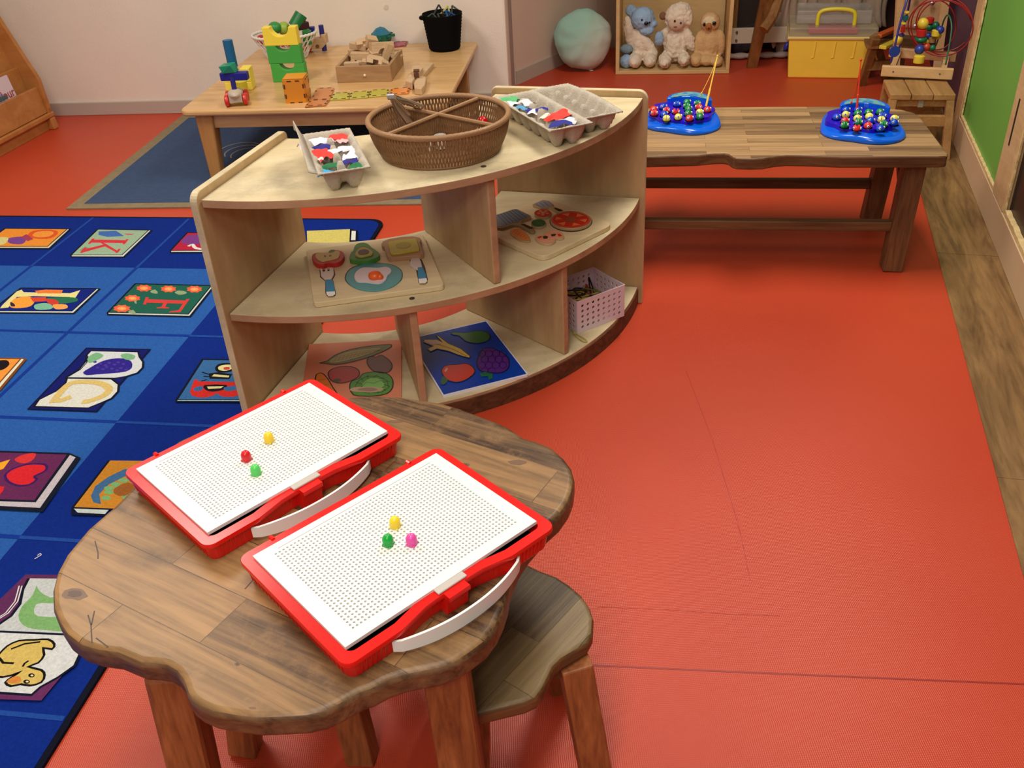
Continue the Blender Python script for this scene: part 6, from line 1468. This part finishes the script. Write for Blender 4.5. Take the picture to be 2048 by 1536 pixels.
def pillow_mat():
    m, t, b = newmat('mint_cotton'); N = t.nodes; L = t.links; tc = N.new('ShaderNodeTexCoord')
    n_ = N.new('ShaderNodeTexNoise'); n_.inputs['Scale'].default_value = 4; L.new(tc.outputs['Object'], n_.inputs['Vector'])
    sp = N.new('ShaderNodeSeparateXYZ'); L.new(tc.outputs['Object'], sp.inputs[0])
    a1 = N.new('ShaderNodeMath'); a1.operation = 'MULTIPLY_ADD'; L.new(sp.outputs['Z'], a1.inputs[0]); a1.inputs[1].default_value = 3.5; a1.inputs[2].default_value = .66
    a2 = N.new('ShaderNodeMath'); a2.operation = 'MULTIPLY_ADD'; L.new(sp.outputs['X'], a2.inputs[0]); a2.inputs[1].default_value = -3.6; L.new(a1.outputs[0], a2.inputs[2]); a2.use_clamp = True
    mx = N.new('ShaderNodeMix'); mx.data_type = 'RGBA'; L.new(a2.outputs[0], mx.inputs[0]); mx.inputs[6].default_value = rgb(200, 186, 174); mx.inputs[7].default_value = rgb(160, 198, 182)
    L.new(mx.outputs[2], b.inputs['Base Color']); b.inputs['Roughness'].default_value = .95; b.inputs['Specular IOR Level'].default_value = .1
    w_ = N.new('ShaderNodeTexNoise'); w_.inputs['Scale'].default_value = 350; L.new(tc.outputs['Object'], w_.inputs['Vector'])
    bp = N.new('ShaderNodeBump'); bp.inputs['Strength'].default_value = .5; bp.inputs['Distance'].default_value = .002; L.new(w_.outputs['Fac'], bp.inputs['Height']); L.new(bp.outputs['Normal'], b.inputs['Normal'])
    return m
mb.build('cover', [pillow_mat()], pt, smooth=True, sharp=3, disp=(.05, .012))
mb = MB(); mb.beam((.02, -.02, -.140), (.04, -.05, -.146), .016, .002, up=(0, 0, 1)); mb.build('tag', [pm('tag_white', 225, 215, 205, .6)], pt)

# ================================================================ SOFT TOY BOX
bx0, bx1 = P(1231, 150), P(1458, 147.5); bxa = math.atan2((bx1-bx0).y, (bx1-bx0).x); BXW = (bx1-bx0).length
bx = thing('toy_cubby', 'open light plywood cubby holding three soft toys', 'cubby', (bx0.x, bx0.y, 0), bxa)
W_cub = wood('cubby_ply', rgb(196, 158, 104), rgb(214, 180, 126), axis='X', grain=5, rough=.5)
BXH, BXD = .80, .34
MB().box((BXW/2, BXD/2, .0095), (BXW, BXD, .017)).build('bottom_board', [W_cub], bx, bevel=.002)
MB().box((BXW/2, BXD/2, BXH), (BXW, BXD, .018)).build('top_board', [W_cub], bx, bevel=.002)
for x in (.009, BXW-.009): MB().box((x, BXD/2, BXH/2+.004), (.018, BXD, BXH-.028)).build('side_board', [W_cub], bx, bevel=.002)
MB().box((BXW/2, BXD-.005, BXH/2+.004), (BXW-.036, .008, BXH-.028)).build('back_board', [W_cub], bx)
def plush(name, label, loc, parts, mat, extra, rz, vox=.006, disp=(.012, .010)):
    t = thing(name, label, 'soft toy', loc, rz, 'soft toys in the cubby')
    mb = MB()
    for c_, r_, rot in parts:
        M = Matrix.Rotation(R(rot[0]), 4, 'X') @ Matrix.Rotation(R(rot[1]), 4, 'Y') if rot else None
        mb.ell(c_, r_, 16, 0, rot=M)
    mb.build('body', [mat], t, smooth=True, rem=vox, disp=disp, sharp=4)
    for nm, m, lst, dp in extra:
        e = MB()
        for c_, r_, rot in lst:
            M = Matrix.Rotation(R(rot[0]), 4, 'X') @ Matrix.Rotation(R(rot[1]), 4, 'Y') if rot else None
            e.ell(c_, r_, 14, 0, rot=M)
        e.build(nm, [m], t, smooth=True, sharp=4, **(dict(rem=.005, disp=(.012, .008)) if dp else {}))
    return t
def fur(name, r, g, b): return plain(name, rgb(r, g, b), .95, spec=.1, bump=1, bscale=160, var=.10, vscale=30)
F_white, F_blue, F_beige, F_blue2 = fur('fur_cream', 226, 208, 186), fur('fur_blue', 152, 178, 206), fur('fur_beige', 206, 166, 118), fur('fur_grey_blue', 134, 152, 164)
BKm = pm('bead_black', 14, 12, 14, .15)
zb_ = .019
k0 = bx0+(bx1-bx0).normalized()*.120+Vector((.02, .14, 0))
koala = plush('koala_plush', 'soft koala toy with a blue head and cream body at the left in the cubby', (k0.x, k0.y, zb_),
 [((.0, 0, .10), (.055, .05, .095), None), ((-.055, -.02, .16), (.026, .026, .085), (0, -8)), ((.045, -.03, .10), (.026, .026, .075), (0, -38)), ((-.02, -.07, .035), (.035, .075, .034), None), ((.055, -.06, .035), (.034, .075, .034), (0, 0))],
 F_white, [('head', F_blue, [((.012, -.015, .225), (.062, .056, .058), None), ((-.048, .0, .262), (.028, .016, .030), None), ((.055, -.02, .200), (.035, .03, .022), None), ((.035, -.035, .172), (.038, .03, .025), None)], True),
  ('paw', F_blue2, [((-.065, -.045, .085), (.034, .03, .024), None)], True), ('foot', F_blue, [((-.062, -.075, .032), (.036, .032, .034), None)], True), ('paw', F_blue, [((.098, -.05, .135), (.024, .022, .036), None)], True),
  ('nose', BKm, [((.032, -.070, .213), (.011, .007, .010), None)], False), ('eye', BKm, [((.010, -.068, .230), .005, None)], False), ('eye', BKm, [((.048, -.064, .216), .005, None)], False)], bxa)
l0 = bx0+(bx1-bx0).normalized()*.300+Vector((.02, .14, 0))
plush('monkey_plush', 'shaggy cream soft monkey with a pale face sitting in the middle of the cubby', (l0.x, l0.y, zb_),
 [((0, 0, .09), (.062, .055, .085), None), ((.005, -.005, .225), (.066, .058, .066), None), ((.022, -.01, .265), (.045, .04, .035), None), ((-.06, -.01, .14), (.024, .024, .065), (0, 38)), ((.068, -.02, .12), (.027, .027, .065), (0, -22)), ((-.05, -.075, .033), (.033, .085, .032), None), ((.045, -.07, .04), (.03, .075, .032), None), ((.06, -.02, .225), (.022, .03, .045), None)],
 F_white, [('face', pm('plush_face', 206, 176, 152, .9), [((.0, -.050, .205), (.042, .020, .034), None)], False), ('ear', fur('fur_brown', 128, 92, 70), [((-.068, -.01, .235), (.017, .012, .020), None)], False),
  ('eye', BKm, [((-.008, -.070, .222), .0055, None)], False), ('eye', BKm, [((.022, -.068, .212), .005, None)], False), ('mouth', pm('mouth_brown', 110, 60, 50, .8), [((-.004, -.072, .195), (.010, .003, .002), None)], False)], bxa, disp=(.014, .018))
s0_ = bx0+(bx1-bx0).normalized()*.468+Vector((.02, .14, 0))
plush('owl_plush', 'beige soft toy with an orange-brown nose and dark eyes at the right in the cubby', (s0_.x, s0_.y, zb_),
 [((0, 0, .095), (.062, .055, .085), None), ((.0, -.005, .20), (.050, .046, .050), None), ((.056, -.01, .10), (.026, .028, .065), (0, -6)), ((-.055, -.01, .10), (.024, .028, .062), (0, 10)), ((-.06, -.06, .032), (.034, .06, .032), None), ((.04, -.065, .026), (.034, .055, .026), None), ((-.01, -.06, .03), (.04, .05, .028), None)],
 F_beige, [('face', fur('fur_pale', 222, 198, 160), [((-.006, -.035, .205), (.036, .018, .032), None)], True), ('nose', fur('fur_orange', 170, 104, 60), [((-.008, -.056, .190), (.017, .012, .018), None)], False),
  ('eye', BKm, [((-.030, -.048, .198), (.007, .005, .010), None)], False), ('eye', BKm, [((.018, -.050, .203), (.010, .005, .010), None)], False), ('nostril', BKm, [((-.008, -.068, .184), (.004, .002, .004), None)], False)], bxa, disp=(.010, .006))

# ================================================================ YELLOW TOOL BOX
y0, y1 = P(1577, 155), P(1733, 157); ya = math.atan2((y1-y0).y, (y1-y0).x); YW = (y1-y0).length
yt_ = thing('tool_box', 'yellow plastic carrying box with a clear lid and yellow handle on the floor', 'box', (y0.x, y0.y, 0), ya)
M_yel = plain('yellow_plastic', rgb(244, 204, 70), .4, spec=.4, var=.03, vscale=20)
YH, YD = .185, .24
mb = MB(); mb.box((YW/2, YD/2, YH/2), (YW+.035, YD+.03, YH), taper=.93); mb.build('body', [M_yel], yt_, bevel=.006)
mb = MB(); mb.box((YW/2, YD/2, YH+.004), (YW+.05, YD+.045, .014)); mb.build('lip', [plain('pale_yellow', rgb(226, 200, 120), .35)], yt_, bevel=.004)
for k in range(3):
    x = YW*(.30+.25*k); mb = MB(); mb.tube([(x, -.0155, YH-.012), (x-.003, -.0118, YH-.085), (x-.014, -.0116, YH-.088)], .003, 6); mb.build('rib', [M_yel], yt_)
M_clear = plain('clear_lid', (.8, .76, .7, 1), .25, trans=.75, alpha=.72)
mb = MB(); mb.box((YW/2, YD/2, YH+.030), (YW+.04, YD+.035, .042), taper=1.0); mb.box((YW/2+.0, YD/2+.03, YH+.082), (YW-.02, YD-.06, .06)); mb.build('lid', [M_clear], yt_, bevel=.006)
mb = MB(); pts = [(YW*.30, .05, YH+.03), (YW*.30, .05, YH+.09), (YW*.34, .05, YH+.112), (YW*.45, .05, YH+.12), (YW*.60, .05, YH+.12), (YW*.72, .05, YH+.112), (YW*.76, .05, YH+.09), (YW*.76, .05, YH+.03)]
mb.tube(smooth_open(pts, 4), .0095, 10); mb.build('handle', [plain('yellow_handle', rgb(230, 210, 50), .35)], yt_, smooth=True, sharp=1.5)
mb = MB(); mb.box((YW*.5, YD*.3, YH+.028), (YW*.62, .10, .022)); mb.build('tray_insert', [pm('pinkish_red', 206, 84, 76, .5)], yt_, bevel=.003)

# ================================================================ EASEL / TRESTLE, CLOTHS AND WHITE PLANK BEHIND
W_eas = wood('easel_wood', rgb(110, 70, 34), rgb(150, 104, 58), axis='Z', grain=10, rough=.45)
es = thing('wooden_stand', 'brown wooden stand with splayed legs between the cubby and the yellow box', 'stand', (1.33, 4.85, 0))
lf = P(1503, 135); lt = P(1533, 0, .345)
mb = MB(); mb.beam(lt+(lt-lf)*.5, lf, .062, .03, up=(0, 1, 0), w2=.05); mb.build('leg', [W_eas], es, bevel=.003, world=True)
mb = MB(); a_ = P(1552, -10, .36); b_ = P(1527, 60, .22); mb.tube(smooth_open([a_+Vector((.03, .05, .05)), a_+Vector((.015, 0, 0)), b_.lerp(a_, .4)+Vector((.02, 0, 0)), b_], 4), [.026]*13, 8); mb.build('curved_brace', [W_eas], es, world=True)
b0 = P(1478, 50, .20); mb = MB(); mb.beam(Vector((b0.x, 5.05, .09)), Vector((b0.x, 5.05, .6)), .06, .03, up=(0, 1, 0)); mb.build('back_post', [W_eas], es, world=True)
pk = thing('white_plank', 'low white painted plank with round screw heads behind the wooden stand', 'plank', (1.45, 5.0, 0))
pa, pb_ = Vector((1.20, 4.98, .125)), Vector((1.62, 4.93, .125))
mb = MB(); mb.beam(pa, pb_, .02, .075); mb.build('board', [pm('white_paint', 206, 190, 166, .5)], pk, world=True, bevel=.002)
for z in (.105, .145):
    mb = MB(); mb.tube([(1.255, 4.955, z), (1.255, 4.963, z)], .006, 10); mb.build('screw_head', [pm('screw_brown', 100, 84, 64, .5)], pk, world=True)
M_cloth = plain('grey_fleece', rgb(160, 136, 116), .95, spec=.1, bump=.8, bscale=120, var=.08, vscale=20)
M_cloth2 = plain('dark_cloth', rgb(62, 50, 52), .95, spec=.1, bump=.6, bscale=120)
def drape(name, label, p0, p1, z0, z1, depth, mat, seed, folds=5, amp=.03, wob=.02):
    rg2 = random.Random(seed); ph = [rg2.uniform(0, 6) for _ in range(4)]; n, m = 40, 16; vs = []; fs = []
    p0, p1 = Vector(p0), Vector(p1)
    for i in range(n+1):
        u = i/n
        for j in range(m+1):
            v = j/m; b = p0.lerp(p1, u)
            f = math.sin(folds*6.28*u+ph[0]+1.5*v)+.5*math.sin(2.3*folds*6.28*u+ph[1]-2*v)
            z = z0+wob*math.sin(6.28*u*1.5+ph[2])+wob*.6*math.sin(6.28*u*4+ph[3])+(z1-z0)*v
            vs.append((b.x+.01*math.sin(7*v+ph[1]), b.y-depth*(1-v)+amp*f*(1-.3*v), z))
    for i in range(n):
        for j in range(m): a = i*(m+1)+j; fs.append((a, a+1, a+m+2, a+m+1))
    mb = MB(); mb.add(vs, fs); o = mb.build(name, [mat], None, smooth=True, sharp=4, solid=.006); tag(o, label, 'cloth'); return o
drape('cloth', 'greyish brown fleece cloth hanging behind the yellow box', (1.50, 5.10), (2.0, 4.98), .16, .52, .10, M_cloth, 3)
drape('cloth', 'pale fleece cloth corner hanging down between the stand and the yellow box', (1.40, 5.06), (1.60, 5.03), .075, .42, .05, plain('pale_fleece', rgb(176, 150, 130), .95, spec=.1, bump=.8, bscale=120), 9, folds=2, wob=.05)
drape('cloth', 'dark cloth lying low on the floor behind the white plank', (1.15, 5.20), (2.0, 5.10), .001, .11, .04, M_cloth2, 5)
mb = MB()
for k in range(7): mb.ell((1.22+k*.07, 5.0-.008*k, .018), (.05, .03, .016), 10)
o = mb.build('cloth', [plain('rag_white', rgb(170, 150, 140), .95)], None, smooth=True, rem=.008); tag(o, 'crumpled pale strip of cloth on the floor under the white plank', 'cloth')
mb = MB(); mb.ell((2.0, 4.86, .44), (.15, .06, .05), 16, rot=Matrix.Rotation(R(28), 4, 'Y')); mb.ell((1.88, 4.86, .50), (.14, .07, .06), 16, rot=Matrix.Rotation(R(18), 4, 'Y'))
o = mb.build('cloth', [M_cloth], None, smooth=True, rem=.01, disp=(.05, .02)); tag(o, 'rolled grey fleece sagging above the yellow box at the right', 'cloth')
mb = MB(); q_ = P(1573, 92, .13); mb.ell(tuple(q_), (.012, .012, .024), 10, rot=Matrix.Rotation(R(25), 4, 'Y')); tag(mb.build('clip', [pm('clip_blue', 30, 40, 150, .3)], None, smooth=True), 'small dark blue clip hanging at the left side of the yellow box', 'clip')
# dark shelf body behind the stand closes the view
mb = MB(); mb.box((1.68, 5.17, .33), (.9, .04, .64), rz=R(-7)); tag(mb.build('cabinet', [plain('dark_cabinet', rgb(52, 34, 26), .6)], None), 'dark low cabinet behind the hanging cloths at the back', 'cabinet')

# A-frame trestle with coloured bars right of the yellow box
ts = thing('trestle', 'brown wooden A-frame trestle right of the yellow box', 'trestle', (1.80, 4.42, 0))
ap_ = P(1752, 76, .235); f1, f2 = P(1722, 171), P(1783, 168)
mb = MB(); mb.beam(ap_, f1, .034, .03, up=(0, 1, 0)); mb.build('leg', [W_eas], ts, world=True, bevel=.002)
mb = MB(); mb.beam(ap_+Vector((.004, .034, 0)), f2+Vector((.0, .06, 0)), .034, .03, up=(0, 1, 0)); mb.build('leg', [W_eas], ts, world=True, bevel=.002)
mb = MB(); mb.beam(Vector((ap_.x-.0, ap_.y+.05, .10)), Vector((ap_.x+.17, ap_.y+.06, .10)), .02, .04); mb.build('rail', [W_eas], ts, world=True)
bx_ = thing('activity_board', 'upright wooden activity board with metal bells and coloured bars behind the bead maze', 'toy', (1.98, 4.35, 0))
ba, bb2 = P(1797, 100, .20), P(1880, 106, .20)
mb = MB(); mb.beam((ba.x, ba.y, .13), (ba.x-.02, ba.y+.06, .52), .028, .02, up=(0, 1, 0)); mb.build('side_post', [W_maze], bx_, world=True)
mb = MB(); mb.beam((bb2.x, bb2.y, .13), (bb2.x-.0, bb2.y+.06, .52), .028, .02, up=(0, 1, 0)); mb.build('side_post', [W_maze], bx_, world=True)
mb = MB(); mb.add([(ba.x, ba.y+.035, .26), (bb2.x, bb2.y+.035, .26), (bb2.x, bb2.y+.06, .50), (ba.x-.02, ba.y+.06, .50)], [(0, 1, 2, 3)]); mb.build('panel', [W_crate], bx_, world=True, solid=.01)
mb = MB(); mb.beam((ba.x-.0, ba.y+.01, .30), (bb2.x, bb2.y+.01, .30), .012, .008); mb.build('metal_bar', [M_steel], bx_, world=True)
for f_, z in ((.3, .305), (.62, .30), (.6, .40), (.2, .42)):
    p = ba.lerp(bb2, f_); mb = MB(); mb.ell((p.x, p.y-.0, z), .012, 12); mb.build('bell', [M_steel], bx_, world=True, smooth=True)
mb = MB(); p = ba.lerp(bb2, .8); mb.box((p.x, p.y+.01, .30), (.03, .02, .02)); mb.build('blue_block', [pm('act_blue', 60, 80, 160, .4)], bx_, world=True)
for k, (c0, c1, z, col, lab) in enumerate((((1756, 72), (1792, 57), .235, (214, 96, 36), 'orange plastic bar lying on the trestle'), ((1765, 95), (1790, 84), .20, (222, 200, 60), 'yellow plastic bar lying on the trestle below the orange one'))):
    mb = MB(); mb.beam(P(*c0, z), P(*c1, z), .034, .016); o = mb.build('bar', [pm('bar_plastic', *col, .35)], None, bevel=.003); tag(o, lab, 'toy', 'coloured bars on the trestle')
mb = MB(); mb.box((1.80, 4.36, .195), (.20, .14, .012), rz=R(-15)); mb.build('shelf_board', [W_eas], ts, world=True)

# ================================================================ BEAD MAZE on the chair
bz_ = thing('bead_maze', 'wooden bead maze with blue, red and green wires standing on the small chair', 'toy', (1.60, 3.54, CZ))
def beam_n(name, a, b, w_, h_, mat, **k): mb = MB(); mb.beam(a, b, w_, h_); return mb.build(name, [mat], bz_, world=True, **k)
fa_, fb_ = P(1763, 141, .268), P(1906, 148, .268); ra_, rb2 = P(1779, 104, .275), P(1913, 114, .275)
o = beam_n('front_rail', fa_, fb_, .022, .040, W_maze, bevel=.003)
for f_ in (.17, .82):
    p = fa_.lerp(fb_, f_); d_ = (fb_-fa_).normalized(); nn = Vector((d_.y, -d_.x, 0)); mb = MB(); mb.tube([p+nn*.0095, p+nn*.0118], .0035, 10); mb.build('screw', [pm('screw_brown', 100, 84, 64, .5)], o, world=True)
beam_n('back_rail', ra_, rb2, .022, .036, W_maze, bevel=.003)
for f_ in (.14, .86): beam_n('cross_dowel', fa_.lerp(fb_, f_), ra_.lerp(rb2, f_), .02, .02, W_maze)
def wire(name, pts, col, r=.0028, closed=False, n=5):
    mb = MB(); mb.tube(smooth_open(pts, n) if not closed else smooth_closed(pts, n), r, 6, closed=closed); return mb.build(name, [pm('wire_'+name, *col, .3)], bz_, world=True, smooth=True, sharp=3)
A0m, A1m = fa_, fb_; fu = (fb_-fa_).normalized(); fr = (ra_-fa_); 
def mz(px, py, dep):
    """point seen at a pixel on the upright plane 'dep' (0 front rail .. 1 back rail)"""
    o_ = fa_.lerp(ra_, dep); nrm = Vector((-fu.y, fu.x, 0)); d_ = _rx*((px-1024)/F_PX)-_ru*((py-768)/F_PX)+_fw; c0 = Vector((0, 0, CAM_H)); t_ = nrm.dot(o_-c0)/nrm.dot(d_); return c0+d_*t_
wire('blue_wire', [mz(1781.5, 125, .0), mz(1788, 100, .0), mz(1797, 60, .05), mz(1806, 25, .1), mz(1813, 3, .15), mz(1818, -20, .3), mz(1822, -26, .6), mz(1818, 10, .9), mz(1806, 60, 1), mz(1798, 100, 1)], (50, 44, 130), .0042)
wire('green_wire', [mz(1891, 130, .05), mz(1897, 100, .1), mz(1903, 60, .2), mz(1901, 38, .3), mz(1895, 30, .4), mz(1888, 40, .5), mz(1882, 60, .7), mz(1872, 90, .95), mz(1862, 104, 1)], (44, 100, 66), .003)
for k, (cx, cy, rx_, ry_, dp) in enumerate(((1884, 52, 62, 60, .2), (1890, 55, 56, 55, .45), (1880, 52, 64, 52, .7), (1872, 50, 40, 50, .85))):
    pts = [mz(cx+rx_*math.cos(a), cy+ry_*math.sin(a), dp+.12*math.sin(a*.5+k)) for a in [2*math.pi*j/18 for j in range(18)]]
    wire('red_wire', pts, (150, 34, 34), .0026, closed=True, n=3)
def bead(px, py, dep, r_, col, kind='ball'):
    q = mz(px, py, dep); mb = MB(); m = pm('bead', *col, .3)
    if kind == 'ball': mb.ell(tuple(q), r_, 16)
    elif kind == 'flat': mb.ell(tuple(q), (r_*1.15, r_*1.15, r_*.65), 16)
    elif kind == 'cyl': mb.lathe([(r_*.8, -r_*.75), (r_, -r_*.6), (r_, r_*.6), (r_*.8, r_*.75)], 18, c=tuple(q))
    elif kind == 'cube': mb.box(tuple(q), (r_*1.1, r_*1.1, r_*1.9), rz=.4)
    elif kind == 'disc': mb.tube([q-Vector((0, .004, 0)), q+Vector((0, .004, 0))], r_, 22)
    mb.build({'ball': 'bead', 'flat': 'bead', 'cyl': 'bead', 'cube': 'bead', 'disc': 'bead_disc'}[kind], [m], bz_, world=True, smooth=kind != 'cube', sharp=.9)
Y_, R_, G_, B_c = (226, 196, 60), (190, 34, 30), (14, 104, 68), (40, 60, 150)
bead(1789, 103, 0, .0205, B_c, 'disc')
for a in ((1846, 47, .4, .021, Y_), (1843, 66, .4, .0185, R_, 'cyl'), (1841.5, 79, .4, .021, G_, 'flat'), (1839, 99, .3, .0185, B_c), (1838, 118.5, .2, .020, Y_, 'cyl'),
 (1860, 41, .7, .015, R_, 'cyl'), (1858, 55, .7, .015, G_), (1856, 72, .7, .014, B_c), (1871, 51, .7, .015, G_), (1880, 60, .5, .0155, B_c), (1872, 66, .5, .016, Y_, 'cyl'), (1864, 80, .55, .013, (170, 130, 80), 'cyl'), (1865, 96, .4, .012, G_), (1853, 94, .4, .015, (190, 70, 40)), (1852, 84, .5, .011, Y_), (1876, 72, .6, .013, Y_),
 (1813, 25, .2, .010, Y_, 'flat'), (1811, 36, .2, .011, (20, 100, 110), 'cyl'), (1807, 47, .2, .010, Y_, 'flat'), (1806, 59, .15, .011, R_, 'cube'), (1803, 70, .2, .010, (50, 40, 130), 'flat'), (1796, 80, .8, .019, Y_)):
    bead(*a)
